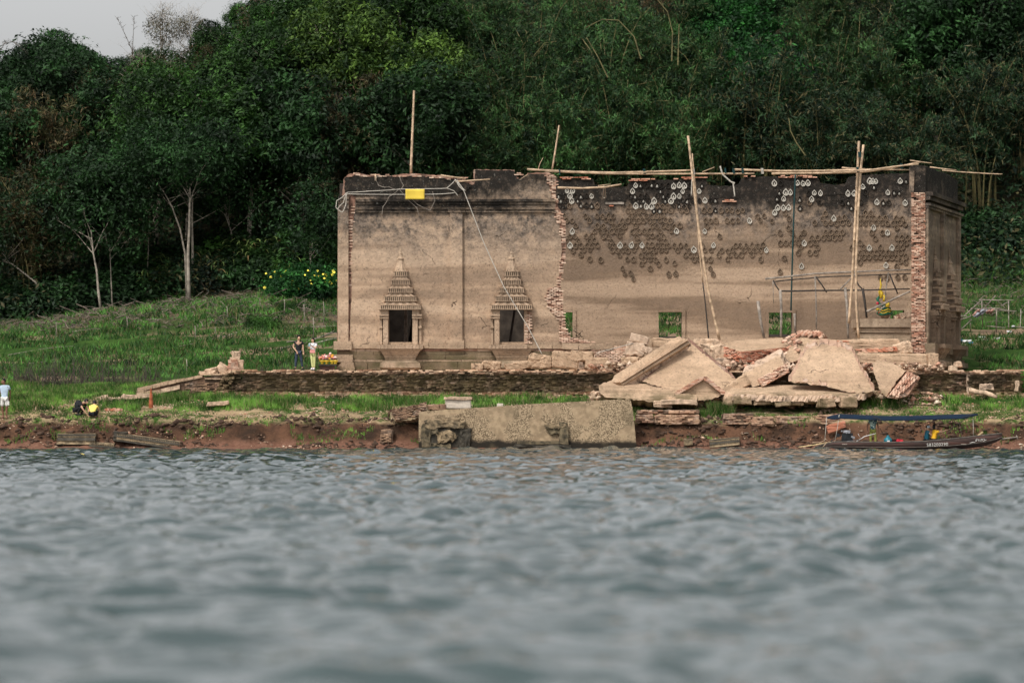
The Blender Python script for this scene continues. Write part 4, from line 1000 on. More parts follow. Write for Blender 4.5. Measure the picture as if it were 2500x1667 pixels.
    for i, (x0, x1) in enumerate(((1042,1060),(1058,1074),(1072,1086))):
        block('broken_brick', 'crumbled brick lump between the leaning fragment and the white stone, '+('left one', 'middle one', 'right one')[i], x0, x1, 988+random.uniform(-2, 2), 1000, 189.4, .3, rough=.06, sub=1, mat=M_dbrick)
    q = block('brick_buttress', 'dark damp brick stump half sunk in mud left of the pebbly slab', 930, 960, 1048, 1082, 187.7, .5, rough=.04, mat=M_dbrick)
    B = Bricks(q, M_dbrick); brick_quad(B, W(926,1082,187.6), W(956,1078,187.6), W(954,1046,187.8), W(930,1050,187.8), .22, .07, .04, .15, .1); B.flush()
    # carved cornice pieces half sunk at the water's edge
    def carved(lab_, x0, x1, ya, yb, h, Y, tw=7, steps=3, n=26):
        r = empty('carved_cornice_piece', W((x0+x1)/2, (ya+yb)/2+h, Y), lab_, 'carved fragment')
        A = W(x0, ya, Y); Bp = W(x1, yb, Y); hh = h/F*Y
        for s in range(steps):
            m = MB(); t0, t1 = s/steps, (s+.72)/steps; e = (.0, .12, .05, .16)[s % 4]
            up = lambda t: Vector((0, .35*(1-t), -hh*t))
            p = [A+up(t1)+Vector((0,-e,0)), Bp+up(t1)+Vector((0,-e,0)), Bp+up(t1)+Vector((0,.6,0)), A+up(t1)+Vector((0,.6,0)), A+up(t0)+Vector((0,-e,0)), Bp+up(t0)+Vector((0,-e,0)), Bp+up(t0)+Vector((0,.6,0)), A+up(t0)+Vector((0,.6,0))]
            m.hexa([q_+Vector((random.gauss(0,.012), random.gauss(0,.012), random.gauss(0,.012))) for q_ in p]); fixn(m.build('moulding', M_wet if s % 2 else M_wetl, r))
        m = MB(); c0 = A+Vector((0, .35, -hh*.5)); m.hexa([A+Vector((0,.2,-hh)), Bp+Vector((0,.2,-hh)), Bp+Vector((0,.7,-hh)), A+Vector((0,.7,-hh)), A+Vector((0,.3,-.02)), Bp+Vector((0,.3,-.02)), Bp+Vector((0,.7,-.02)), A+Vector((0,.7,-.02))]); fixn(m.build('core', M_wet, r))
        for s in range(1, steps):
            m = MB(); t = (s-.14)/steps
            for i in range(n):
                p = A.lerp(Bp, (i+.2)/n)+Vector((0, .35*(1-t)-.1, -hh*t)); q_ = A.lerp(Bp, (i+.72)/n)+Vector((0, .35*(1-t)-.1, -hh*t)); d = Vector((0,.25,0)); up_ = Vector((0,0,.055))
                m.hexa([p-up_, q_-up_, q_+d-up_, p+d-up_, p+up_*.6, q_+up_*.6, q_+d+up_*.6, p+d+up_*.6])
            m.build('dentil_row', M_wetl, r)
        return r
    carved('dark carved cornice piece lying level at the water, leftmost of the sunken fragments', 138, 232, 1058, 1058, 30, 187.3)
    carved('small carved block between the two long sunken cornice pieces', 218, 278, 1078, 1082, 14, 187.2, steps=2, n=14)
    carved('longest carved cornice piece sloping down to the water at the left', 284, 440, 1056, 1078, 22, 187.25, n=36, steps=4)
    block('carved_block', 'dark carved lump standing on the left end of the longest cornice piece', 278, 312, 1054, 1076, 187.5, .5, mat=M_wet, rough=.05)
    carved('carved lintel lying in mud right of the pebbly wall slab', 1733, 1806, 1073, 1066, 22, 187.15, n=16, steps=3)
    block('sunken_brick', 'single dark brick block standing in mud left of the carved lintel', 1671, 1690, 1070, 1087, 187.2, .3, rot=20, mat=M_wetl, rough=.02, sub=1)
    # brick courses showing in the bank on the right
    def bank_bricks(lab_, x0, x1, y0, y1, Y, k=0, tilt=0):
        o_ = block('bank_masonry', lab_, x0, x1, y0, y1, Y, .8, rough=.05, sub=3, mat=M_dbrick, tilt=tilt)
        B = Bricks(o_, M_tb2); brick_quad(B, W(x0,y1,Y-.03), W(x1,y1,Y-.03), W(x1-2,y0,Y+.03), W(x0+2,y0,Y+.03), .26, .09, .10, .18, .16); B.flush(); return o_
    global M_tb2; M_tb2 = brickmat('bank_brick', a=(.30,.17,.11), b=(.42,.27,.18), c=(.17,.10,.07), stain=.35)
    bank_bricks('thin row of old bricks along the bank top right of the pebbly slab', 1556, 1708, 1002, 1010, 189.3)
    bank_bricks('short moulded brick course under the left end of the thin brick row', 1552, 1596, 1012, 1032, 188.7)
    bank_bricks('long moulded brick course jutting from the bank under the thin row', 1598, 1706, 1013, 1036, 188.7)
    bank_bricks('broken brick block in the bank below the masonry row', 1764, 1840, 1010, 1036, 188.8)
    bank_bricks('ragged brick clump right of the broken brick block in the bank', 1834, 1888, 1018, 1040, 188.6)
    bank_bricks('level brick course in the bank just left of the boat canopy', 1894, 1978, 1016, 1034, 188.9)
    bank_bricks('ragged brick course in the bank behind the boat canopy tip', 1984, 2070, 1014, 1036, 188.9)
    o_ = block('red_brick_chunk', 'bright orange brick chunk lying aslant above the boat engine', 2018, 2064, 1034, 1050, 187.9, .4, tilt=-18, rough=.05, mat=M_rbrick)
    # things right of the heap, by the terrace
    m = MB()
    for i, p in enumerate(((2366,952),(2385,958),(2405,962),(2425,968),(2440,972))): pass
    m.tube([W(2367,951,192.6), W(2385,957,192.4), W(2405,958,192.3), W(2420,964,192.2), W(2434,970,192.1)], [.14,.12,.11,.12,.08], 7); o_ = m.build('driftwood_log', M_stone, None, smooth=True); tag(o_, 'forked pale log lying in grass below the right end of the terrace', 'log')
    block('leaning_post', 'short pale stump leaning on the right end of the terrace', 2478, 2487, 928, 954, 193.5, .25, tilt=3, rough=.03)
    block('terrace_fallen_block', 'brick block slid out below the right part of the terrace', 2392, 2424, 938, 952, 193.4, .4, rough=.05, mat=M_core)
build_rubble()
def scatter_stones(name, n, region, smin, smax, mat, label, cat, kindf='stuff'):
    r = np.random.RandomState(len(name)*7+n); base = np.array([[1,0,0],[-1,0,0],[0,1,0],[0,-1,0],[0,0,1],[0,0,-1]], float)
    F8 = np.array([[0,2,4],[2,1,4],[1,3,4],[3,0,4],[2,0,5],[1,2,5],[3,1,5],[0,3,5]])
    P = region(r, n); n = len(P); s = smin+(smax-smin)*r.rand(n)**2.5
    v = base[None]*s[:, None, None]*np.stack([r.uniform(.7,1.6,n), r.uniform(.7,1.2,n), r.uniform(.35,.8,n)], 1)[:, None, :]
    v = v+r.normal(0, .22, v.shape)*s[:, None, None]
    a = r.rand(n)*6.28; c, q = np.cos(a), np.sin(a); x = v[:, :, 0]*c[:, None]-v[:, :, 1]*q[:, None]; y = v[:, :, 0]*q[:, None]+v[:, :, 1]*c[:, None]
    v = np.stack([x, y, v[:, :, 2]], 2)+P[:, None, :]
    t = F8[None]+(np.arange(n)*6)[:, None, None]
    me = np_mesh(name, v.reshape(-1, 3), t.reshape(-1, 3), mat); o = link_mesh(name, me, None, (0,0,0)); tag(o, label, cat, None, kindf); return o
def M_grav_():
    m = Mat('gravel_stone', .95, .15); r = m.rnd(); return m.col(m.ramp(r, [(0, (.16,.10,.07)), (.3, (.42,.28,.19)), (.62, (.60,.46,.33)), (.88, (.50,.24,.16)), (1, (.72,.62,.48))]))
M_grav = M_grav_()
def reg_shelf(r, n):
    x = r.uniform(-27, 27, n); y = r.uniform(188.9, 193.2, n); k = fbm(x*.35, y*1.2, 91) + .25*(fbm(x*2, y*3, 92)-.5)
    k2 = k > .50; x, y = x[k2], y[k2]; return np.stack([x, y, H(x, y)+.01], 1)
scatter_stones('gravel', 16000, reg_shelf, .015, .07, M_grav, 'pale gravel and brick chips strewn over the trampled shore', 'gravel')
def reg_bank(r, n):
    x = r.uniform(-27, 27, n); y = r.uniform(187.1, 189.6, n); k = fbm(x*.3, y*1.6, 95); k2 = k > .53; x, y = x[k2], y[k2]; return np.stack([x, y, H(x, y)+.01], 1)
scatter_stones('bank_rubble', 4200, reg_bank, .02, .12, M_grav, 'broken brick and pebbles sticking in the red mud bank', 'rubble')
def reg_spit(r, n):
    px = r.uniform(20, 240, n); t = r.rand(n); y = 192.0+1.7*t; x = (px-CX)/F*y; return np.stack([x, y, H(x, y)+.015+.09*(px/240)*np.sin(t*3.14)], 1)
scatter_stones('gravel_spit', 4500, reg_spit, .02, .07, M_grav, 'band of pinkish gravel behind the crouching pair', 'gravel')
def reg_heap(r, n):
    px = r.uniform(1440, 2300, n); y = r.uniform(192.2, 196.6, n); x = (px-CX)/F*y
    z = np.where(y < 194, H(x, y), 3.9); return np.stack([x, y, z+r.rand(n)**2*.35], 1)
scatter_stones('rubble_bed', 7500, reg_heap, .03, .24, M_grav, 'crushed brick and plaster filling the gaps of the rubble heap', 'rubble')

def reg_clod(r, n):
    x = r.uniform(-27, 27, n); y = r.uniform(187.3, 189.9, n); k = fbm(x*.25, y*1.2, 97) > .40; x, y = x[k], y[k]; return np.stack([x, y, H(x, y)], 1)
scatter_stones('mud_clods', 5200, reg_clod, .04, .20, simple('dark_mud_clod', (.075,.045,.03), .95, .45, 4, bump=.6), 'dark clods of earth and roots on the eroded bank', 'earth')
# ---------------------------------------------------------------- vegetation
def leafmat(name, a, b, trans=.25, dead=None):
    m = Mat(name, .6, .25); r = m.rnd(); ob = m.n('ShaderNodeObjectInfo').outputs['Random']
    c = m.mix(r, a, b)
    c = m.mix(m.rng(m.noise(.75, 5), .50, .62), c, tuple(q*2.3 for q in b)); c = m.mix(m.rng(m.noise(.5, 4), .48, .36), c, tuple(q*.6 for q in a))  # noise patches paint lit and shaded clumps into the leaf colour
    if dead: c = m.mix(m.rng(m.math('FRACT', m.math('MULTIPLY', r, 7.3)), .80, .9), c, dead)
    h = m.n('ShaderNodeHueSaturation'); m.L(c, h.inputs['Color']); h.inputs['Hue'].default_value = .5
    m.L(m.rng(ob, 0, 1, .72, 1.3, False), h.inputs['Value']); c = h.outputs[0]
    m.col(c)
    t = m.n('ShaderNodeBsdfTranslucent'); m.L(c, t.inputs[0]); mx = m.n('ShaderNodeMixShader'); mx.inputs[0].default_value = trans
    m.L(m.b.outputs[0], mx.inputs[1]); m.L(t.outputs[0], mx.inputs[2]); m.L(mx.outputs[0], m.out.inputs[0]); return m.m
L_dark = leafmat('dark_leaves', (.006,.021,.006), (.016,.045,.012))
L_mid = leafmat('green_leaves', (.009,.031,.007), (.027,.070,.012))
L_light = leafmat('yellow_green_leaves', (.014,.040,.007), (.052,.092,.015))
L_bright = leafmat('bright_leaves', (.007,.044,.010), (.020,.092,.016))
L_bam = leafmat('bamboo_leaves', (.010,.035,.012), (.033,.078,.021), dead=(.07,.085,.03))
L_bamd = leafmat('dark_bamboo_leaves', (.006,.019,.009), (.018,.041,.015), dead=(.10,.09,.04))
L_dry = leafmat('dry_bamboo_leaves', (.018,.023,.010), (.052,.048,.020), dead=(.13,.085,.04))
L_rust = leafmat('rusty_bamboo_leaves', (.028,.027,.012), (.070,.048,.022), dead=(.17,.09,.05))
L_grass = leafmat('grass_blades', (.028,.080,.010), (.080,.165,.026), dead=(.22,.20,.09))
L_gdark = leafmat('meadow_blades', (.016,.058,.010), (.050,.128,.022), dead=(.16,.14,.06))
L_cane = leafmat('cane_leaves', (.05,.10,.03), (.15,.20,.06), dead=(.30,.20,.09))

def leaves(P, N, L, Wd, r, droop=0, nrm_rand=.7):
    """P centres, N outward normals -> diamond leaves"""
    n = len(P)
    d = r.normal(0, 1, (n, 3)); d[:, 2] -= droop
    nn = N+r.normal(0, nrm_rand, (n, 3)); nn /= np.linalg.norm(nn, axis=1)[:, None]+1e-9
    d -= nn*(d*nn).sum(1)[:, None]; d /= np.linalg.norm(d, axis=1)[:, None]+1e-9
    s = np.cross(nn, d); l = (L*(.6+.8*r.rand(n)))[:, None]; w = (Wd*(.6+.8*r.rand(n)))[:, None]
    v = np.stack([P-d*l, P+s*w+nn*w*.3, P+d*l, P-s*w+nn*w*.3], 1).reshape(-1, 3)
    i = np.arange(n)*4; t = np.concatenate([np.stack([i, i+1, i+2], 1), np.stack([i, i+2, i+3], 1)], 0)
    return v, t
def broad_crown(seed, rx=3.0, rz=3.4, nl=26, per=520, L=.15):
    r = np.random.RandomState(seed); VV = []; TT = []; b = 0
    for k in range(nl):
        u = r.normal(0, 1, 3); u /= np.linalg.norm(u); q = .35+.65*r.rand()**.5
        c = u*q*np.array([rx, rx, rz])*r.uniform(.7, 1.05); lr = r.uniform(.5, 1.45)
        m = int(per*lr**1.3); dd = r.normal(0, 1, (m, 3)); dd /= np.linalg.norm(dd, axis=1)[:, None]
        rad = lr*(.55+.5*r.rand(m)**.6); rad *= .8+.5*vnoise(dd[:, 0]*3+k, dd[:, 2]*3+dd[:, 1]*2, seed+k)
        P = c+dd*rad[:, None]*np.array([1, 1, .8]); N = dd*.7+np.array([0, 0, .7])
        v, t = leaves(P, N, L, L*.42, r, .2); VV.append(v); TT.append(t+b); b += len(v)
    m = 900; dd = r.normal(0, 1, (m, 3)); dd /= np.linalg.norm(dd, axis=1)[:, None]   # stray sprigs that break the outline
    P = dd*np.array([rx, rx, rz])*(.75+.4*r.rand(m))[:, None]; v, t = leaves(P, dd+np.array([0,0,.5]), L, L*.4, r); VV.append(v); TT.append(t+b)
    return np.concatenate(VV), np.concatenate(TT)
def limbs(m, base, top, rad, r, spread, n=6, depth=2):
    """tapered trunk with limbs"""
    pts = [Vector(base)]; d = Vector(top)-Vector(base); k = 6; off = Vector((0,0,0))
    for i in range(1, k+1):
        off += Vector((r.normal(0, .05), r.normal(0, .05), 0))*d.length*.3; pts.append(Vector(base)+d*(i/k)+off)
    m.tube(pts, [rad*(1-.75*i/k) for i in range(k+1)], 6)
    if depth > 0:
        for j in range(n):
            i = r.randint(2 if depth > 1 else 1, k+1); p = pts[i]; a = r.rand()*6.28; L = spread*r.uniform(.5, 1)
            q = p+Vector((math.cos(a)*L, math.sin(a)*L, L*r.uniform(.35, 1.1)))
            limbs(m, p, q, rad*(1-.75*i/k)*.6, r, spread*.55, max(2, n-2), depth-1)
def bamboo_clump(seed, Ht=10, n=34, leaf=420, L=.16, spread=3.2, lw=.2):
    r = np.random.RandomState(seed); m = MB(); PP = []; NN = []
    for k in range(n):
        a = r.rand()*6.28; h = Ht*r.uniform(.6, 1.05); sp = spread*r.uniform(.3, 1.1); bx, by = r.normal(0, .45, 2)
        pts = []; K = 9
        for i in range(K+1):
            t = i/K; o = sp*t**2.4; z = h*(t-.16*t**4*(sp/spread))
            if t > .85: z -= (t-.85)*h*.5*(sp/spread)
            pts.append(Vector((bx+math.cos(a)*o, by+math.sin(a)*o, z)))
        if k % 2 == 0: m.tube(pts, [.04*(1-.8*i/K)+.008 for i in range(K+1)], 4, cap=False)
        A = np.array(pts); t = r.uniform(.30, 1, leaf)**.8; f = t*K; i0 = np.minimum(f.astype(int), K-1); fr = (f-i0)[:, None]
        P = A[i0]*(1-fr)+A[i0+1]*fr
        # gather leaves in drooping sprays
        sprays = 22; sid = r.randint(0, sprays, leaf); so = r.normal(0, 1, (sprays, 3))*np.array([.75, .75, .35]); st = r.uniform(.3, 1, sprays)**.8
        f = st*K; i1 = np.minimum(f.astype(int), K-1); SP = A[i1]*(1-(f-i1)[:, None])+A[i1+1]*(f-i1)[:, None]
        q = r.rand(leaf)[:, None]; P = SP[sid]+so[sid]*q+np.array([0, 0, -1])*q**2*.55+r.normal(0, .10, (leaf, 3))
        PP.append(P); NN.append(np.tile([0, 0, .5], (leaf, 1))+so[sid]*.5)
    P = np.concatenate(PP); N = np.concatenate(NN); v, t = leaves(P, N, L, L*lw, r, 1.1, .9)
    return v, t, m
def bare_tree(seed, Ht=11, rad=.16, mat=None):
    r = np.random.RandomState(seed); m = MB()
    limbs(m, (0,0,0), (r.normal(0,.6), r.normal(0,.6), Ht), rad, r, Ht*.30, 9, 2)
    # fine twigs
    for k in range(420):
        z = Ht*r.uniform(.35, 1.08); a = r.rand()*6.28; q = Ht*.28*r.rand()**.6*(1.2-z/Ht*.6); p = Vector((math.cos(a)*q, math.sin(a)*q, z))
        e = p+Vector((r.normal(0,.5), r.normal(0,.5), r.uniform(.2,1.1))); m.tube([p, (p+e)/2+Vector((r.normal(0,.06), 0, 0)), e], [.016, .011, .005], 3, cap=False)
    return m
PT = {}   # tree prototypes: (crown mesh, trunk mesh, nominal height)
def proto_broad(key, seed, mat, bark, rx=3.0, rz=3.4, trunk=4.2, L=.15, nl=26, per=520):
    v, t = broad_crown(seed, rx, rz, nl, per, L); v[:, 2] += trunk+rz*.75
    cm = np_mesh('crown', v, t, mat); r = np.random.RandomState(seed); m = MB(); limbs(m, (0,0,-.4), (r.normal(0,.5), r.normal(0,.5), trunk+rz), .17, r, rx*.75, 6, 2)
    tm = bpy.data.meshes.new('trunk'); tm.from_pydata(m.v, [], m.f); tm.materials.append(bark); tm.update(); PT[key] = (cm, tm, trunk+rz*1.75)
def proto_bam(key, seed, mat, **k):
    v, t, m = bamboo_clump(seed, **k); cm = np_mesh('foliage', v, t, mat)
    tm = bpy.data.meshes.new('culms'); tm.from_pydata(m.v, [], m.f); tm.materials.append(M_cane); tm.update(); PT[key] = (cm, tm, k.get('Ht', 10))
proto_broad('dark', 1, L_dark, M_barkd); proto_broad('dark2', 2, L_dark, M_barkd, 3.4, 3.0, 5.0, .17)
proto_broad('mid', 3, L_mid, M_bark); proto_broad('mid2', 4, L_mid, M_barkd, 2.6, 4.0, 4.0, .16, 30)
proto_broad('light', 5, L_light, M_bark, 2.7, 2.8, 4.6, .14, 24, 420); proto_broad('bright', 6, L_bright, M_barkd, 2.9, 3.9, 2.6, .15, 30)
proto_broad('slender', 7, L_mid, M_bark, 1.9, 1.5, 7.0, .13, 12, 380)
proto_broad('slender', 7, L_mid, M_bark, 3.0, 2.6, 5.6, .13, 20, 260)
proto_bam('bamboo', 11, L_bam); proto_bam('bamboo2', 12, L_bam, Ht=11, spread=4.0); proto_bam('bamboodark', 13, L_bamd, Ht=10.5, spread=3.6)
proto_bam('dry', 14, L_dry, Ht=9.5, leaf=330, n=38, spread=3.0); proto_bam('rust', 15, L_rust, Ht=11, leaf=210, n=36, spread=2.6)
for k_, s_ in (('bare', 21), ('bare2', 22)):
    m = bare_tree(s_); tm = bpy.data.meshes.new('trunk'); tm.from_pydata(m.v, [], m.f); tm.materials.append(M_bark); tm.update(); v, t = broad_crown(s_+30, 2.4, 2.0, 16, 70, .12); v[:, 2] += 9.2; PT[k_] = (np_mesh('crown', v, t, L_dry), tm, 11)
KIND = {'dark': ('forest_tree', 'dark dense leafy tree', 'crown', 'trunk'), 'dark2': ('forest_tree', 'dark spreading leafy tree', 'crown', 'trunk'), 'mid': ('forest_tree', 'deep green leafy tree', 'crown', 'trunk'),
 'mid2': ('forest_tree', 'tall narrow green tree', 'crown', 'trunk'), 'light': ('forest_tree', 'yellow green loose tree', 'crown', 'trunk'), 'bright': ('forest_tree', 'bright green bushy tree', 'crown', 'trunk'),
 'slender': ('slender_tree', 'slim pale stemmed tree', 'crown', 'trunk'), 'bamboo': ('bamboo_clump', 'feathery green bamboo clump', 'foliage', 'culms'), 'bamboo2': ('bamboo_clump', 'wide arching green bamboo clump', 'foliage', 'culms'),
 'bamboodark': ('bamboo_clump', 'dark drooping bamboo clump', 'foliage', 'culms'), 'dry': ('bamboo_clump', 'olive brown dry bamboo clump', 'foliage', 'culms'), 'rust': ('bamboo_clump', 'rusty leafed thin bamboo clump', 'foliage', 'culms'),
 'bare': ('bare_tree', 'pale nearly leafless tree', 'crown', 'trunk'), 'bare2': ('bare_tree', 'pale twiggy bare tree', 'crown', 'trunk')}
GRP = {'forest_tree': 'leafy trees of the forest slope', 'slender_tree': 'slim pale trees at the forest edge', 'bamboo_clump': 'bamboo clumps of the forest slope', 'bare_tree': 'leafless trees in the forest'}
def plant_tree(kind, x, y, s, where, rz=None, z=None):
    nm, look, cn, tn = KIND[kind]; cm, tm, hn = PT[kind]
    z = h1(x, y)-.1 if z is None else z
    o = empty(nm, (x, y, z), look+' '+where, 'bamboo' if nm == 'bamboo_clump' else 'tree', GRP[nm])
    rz = random.random()*6.28 if rz is None else rz; sz = s*random.uniform(.95, 1.08)
    o.rotation_euler = (0, 0, rz); o.scale = (s, s, sz)
    for n_, me in ((tn, tm), (cn, cm)):
        if me is None: continue
        c = bpy.data.objects.new(n_, me); COL.objects.link(c); c.parent = o
    return o
ROWS = [(247, 'in the lowest forest row'), (255, 'in the second forest row'), (264, 'in the third forest row'), (274, 'in the fourth forest row'), (285, 'in the fifth forest row'), (297, 'high on the slope'), (309, 'at the top of the slope')]
COLS = [(-60, 'at the left border'), (75, 'above the pale shirted man'), (215, 'above the crouching pair'), (350, 'above the orange cloth stake'), (480, 'above the low ramp wall'), (600, 'above the brick stack'), (735, 'above the standing couple'),
        (865, 'above the temple left corner'), (1000, 'above the yellow banner'), (1130, 'above the middle pilaster'), (1260, 'above the second tiered window'), (1390, 'above the broken wall edge'), (1530, 'above the rear wall left end'),
        (1680, 'above the leaning bamboo pole'), (1820, 'above the dark hanging rope'), (1960, 'above the inner shed frame'), (2090, 'above the paired bamboo poles'), (2230, 'above the tall brick pier'), (2370, 'above the outer end wall'), (2500, 'above the debris frame'), (2630, 'at the right border')]
TOPY = np.array([(-200,175),(0,165),(54,122),(100,100),(136,80),(170,84),(190,130),(235,148),(296,138),(354,128),(400,110),(470,100),(520,60),(570,20),(620,-5),(700,-45),(840,-40),(900,-90),(2800,-110)], float)
def kind_at(px, r):
    q = random.random()
    if px < 300: return ('dry' if q < .7 else 'dark') if r < 4 else ('dark' if q < .6 else 'dark2')
    if px < 560: return {0: 'slender', 1: 'mid' if q < .5 else 'dark', 2: 'dry' if q < .5 else 'dark', 3: 'mid'}.get(r, 'dark2')
    if px < 940: return ('dark', 'mid', 'light', 'mid2', 'mid', 'dark2', 'dry')[(r*3+int(px/130)) % 7]
    if px < 1100: return ('dark', 'light', 'mid', 'light', 'bamboo', 'dark', 'bamboo')[r]
    if px < 1760:
        if r >= 3 and 1440 < px < 1780: return 'rust' if q < .7 else 'bamboo2'
        return ('bamboo', 'bamboo2', 'bamboo', 'bamboo2', 'bamboodark', 'bamboo', 'dry')[r]
    if px < 1900: return ('bamboodark', 'bright', 'bright', 'dark', 'bamboo2', 'bamboodark', 'dark')[r]
    if px < 2150: return ('bamboodark', 'bamboo', 'bamboo2', 'light', 'bamboodark', 'dark', 'dark2')[r]
    return ('bamboodark', 'dark', 'bamboodark', 'dark2', 'bamboodark', 'dark', 'dark')[r]  # darker leaf kinds stand in for the vignette dimming towards the right edge
random.seed(21)
for r, (Y, rl) in enumerate(ROWS):
    for cpx, cl in COLS:
        px = cpx+random.uniform(-34, 34)+(65 if r % 2 else 0); y = Y+random.uniform(-2.5, 2.5)
        if px > 2440 and r == 0: y += 6
        x = X_(px, y)
        if r == 0 and px < 300: y += -4+px/80
        k = kind_at(px, r); z = h1(x, y); hn = PT[k][2]; s = random.uniform(1.0, 1.3)*(1.08 if r > 1 else 1)
        top = Z_(np.interp(px, TOPY[:, 0], TOPY[:, 1]), y)-z
        if k in ('slender',): s *= random.uniform(.95, 1.1)
        if hn*s > top:
            s = top/hn
            if s < .45: continue
        plant_tree(k, x, y, s, rl+' '+cl)
# skyline trees on the left, and the pale leafless ones among the bamboo
for k, px, ty, Y, lab in (('dark', 145, 78, 300, 'standing up against the sky, tallest at the far left'), ('dark2', 72, 102, 302, 'on the skyline left of the tallest far left tree'), ('dark', 228, 142, 300, 'low on the skyline right of the tallest far left tree'),
                          ('dark2', 310, 132, 298, 'low on the skyline under the two bamboo wands'), ('mid', 575, 8, 292, 'on the skyline right of the leafless tree'), ('dark2', 630, -12, 296, 'reaching the top of the photo right of the skyline gap'), ('dark2', 518, 48, 300, 'on the skyline just behind the leafless tree'),
                          ('bare', 462, 30, 288, 'against the sky left of the high crowns'), ('bare2', 402, 38, 285, 'rising beside the low skyline trees'), ('bare', 350, 160, 266, 'leaning out of the brown bamboo below the skyline'), ('bare2', 420, 175, 268, 'standing in front of the low skyline trees')):
    x = X_(px, Y); z = h1(x, Y); s = (Z_(ty, Y)-z)/PT[k][2]; plant_tree(k, x, Y, max(.35, s), lab)
# undergrowth that hides the forest floor
ru = np.random.RandomState(31); nU = 100000
ux = ru.uniform(-48, 48, nU); uy = 246-5*sstep(15, 24, ux)+ru.rand(nU)**1.2*(60); uh = ru.rand(nU)**1.5*2.6*fbm(ux*.25, uy*.25, 71)*1.6
v, t = leaves(np.stack([ux, uy, H(ux, uy)+uh], 1), np.tile([0, -.3, .8], (nU, 1)), .24, .11, ru)
tag(link_mesh('undergrowth', np_mesh('undergrowth', v, t, L_bamd), None, (0,0,0)), 'dark leafy undergrowth covering the forest floor', 'undergrowth', None, 'stuff')
# pale trunks at the forest edge
def pole_tree(pts, r0, label, mat=M_bark, twigs=5):
    r0 = r0*.78
    V = [W(px, py, Y) for px, py, Y in pts]; g = h1(V[0].x, V[0].y); V[0].z = g-.1
    o = empty('forest_edge_tree', V[0], label, 'tree', 'pale trunks at the forest edge'); m = MB()
    m.tube(V, [r0*(1-.65*i/(len(V)-1)) for i in range(len(V))], 7); m.build('trunk', mat, o, smooth=True)
    m = MB(); rr = np.random.RandomState(int(pts[0][0]))
    for k in range(twigs):
        p = V[-1]+(V[-2]-V[-1])*rr.rand()*1.2; limbs(m, p, p+Vector((rr.normal(0,1.2), rr.normal(0,1), rr.uniform(.5,2.4))), r0*.3, rr, .8, 3, 1)
    m.build('limb', mat, o)
    v, t = broad_crown(int(pts[0][0]), 4.0, 2.6, 26, 130, .14); c = np_mesh('crown', v, t, L_dark)
    link_mesh('crown', c, o, V[-1]+Vector((0, .8, 1.9))); return o
for P, r0, lab in (([(463,738,241),(460,680,241),(459,620,241),(462,560,241),(463,500,241),(464,450,241)], .17, 'tallest pale trunk at the forest edge, front one of the close pair'),
                   ([(471,668,243.5),(470,600,243.5),(469,540,243.5),(470,470,243.5)], .13, 'straight grey trunk just behind the tallest pale trunk'),
                   ([(457,700,241.5),(452,620,241.5),(440,560,241.5),(420,505,241.5),(398,465,241.5)], .10, 'thin pale trunk curving away to the left of the tallest trunk'),
                   ([(248,762,239.5),(240,710,239.5),(236,660,239.5),(228,620,239.5),(222,560,239.5)], .12, 'forked whitish trunk above the dead shrubs'),
                   ([(575,662,246),(571,610,246),(563,560,246),(548,520,246)], .09, 'crooked trunk between the tall pair and the flower bush'),
                   ([(757,700,241),(756,665,241),(758,640,241),(755,610,241)], .08, 'short wavy trunk left of the temple corner'),
                   ([(275,742,241),(272,700,241),(270,650,241),(268,600,241)], .06, 'thin straight trunk right of the forked whitish trunk'),
                   ([(357,665,244),(362,620,244),(363,560,244),(368,520,244)], .05, 'thin brown stem halfway between the forked trunk and the tall pair'),
                   ([(105,715,243),(88,690,243),(60,668,243),(30,645,243),(8,638,243)], .10, 'pale branch like trunk leaning far left over the grass'),
                   ([(100,640,247),(88,610,247),(82,580,247)], .06, 'short forked grey trunk at the far left')):
    pole_tree(P, r0, lab)
# bamboo wands sticking out of the skyline
def wand(pts, label):
    m = MB(); V = [W(*p) for p in pts]; m.tube(V, [.05*(1-.8*i/(len(V)-1)) for i in range(len(V))], 5)
    rr = random.Random(int(pts[0][0]))
    for i in range(60):
        t = rr.random()*(len(V)-1); k = int(t); p = V[k].lerp(V[k+1], t-k); e = p+Vector((rr.uniform(-.3,.3), 0, rr.uniform(.05,.35))); m.tube([p, e], [.018, .006], 3, cap=False)
    o = m.build('bamboo_wand', M_barkd, None); tag(o, label, 'bamboo', 'bare bamboo wands against the sky')
wand([(326,300,275),(327,200,275),(322,122,275),(305,84,275),(286,44,275)], 'bare bamboo wand leaning left against the sky, left one of the pair')
wand([(326,300,276),(325,180,276),(324,110,276),(328,40,276)], 'bare upright bamboo wand against the sky, right one of the pair')
wand([(396,120,290),(396,60,290),(397,14,290)], 'short bare wand standing above the leafless tree')
wand([(75,150,295),(60,122,295),(30,102,300),(10,108,300),(0,125,300)], 'thin wand bowing over to the left border against the sky')
for P, lab in (([(1565,145,244),(1548,90,244),(1510,50,244),(1470,48,244),(1430,68,244)], 'bamboo cane arching over and drooping in front of the dark gap'),
               ([(1484,190,243),(1460,140,243),(1432,92,243)], 'short pale cane leaning left in the dark gap'), ([(1640,150,245),(1642,80,245),(1630,30,245),(1605,0,245)], 'tall cane bowing at the top of the photo among rusty leaves'), ([(1655,160,244),(1658,60,244)], 'straight pale cane standing among rusty bamboo leaves'),
               ([(1966,380,241),(1945,350,241),(1930,320,241),(1926,290,241)], 'thin curved cane hanging above the middle of the rear wall')):
    m = MB(); V = [W(*p) for p in P]; m.tube(V, [.045-.025*i/len(V) for i in range(len(V))], 5); o = m.build('bamboo_cane', M_cane, None); tag(o, lab, 'bamboo', 'loose bamboo canes in the forest')
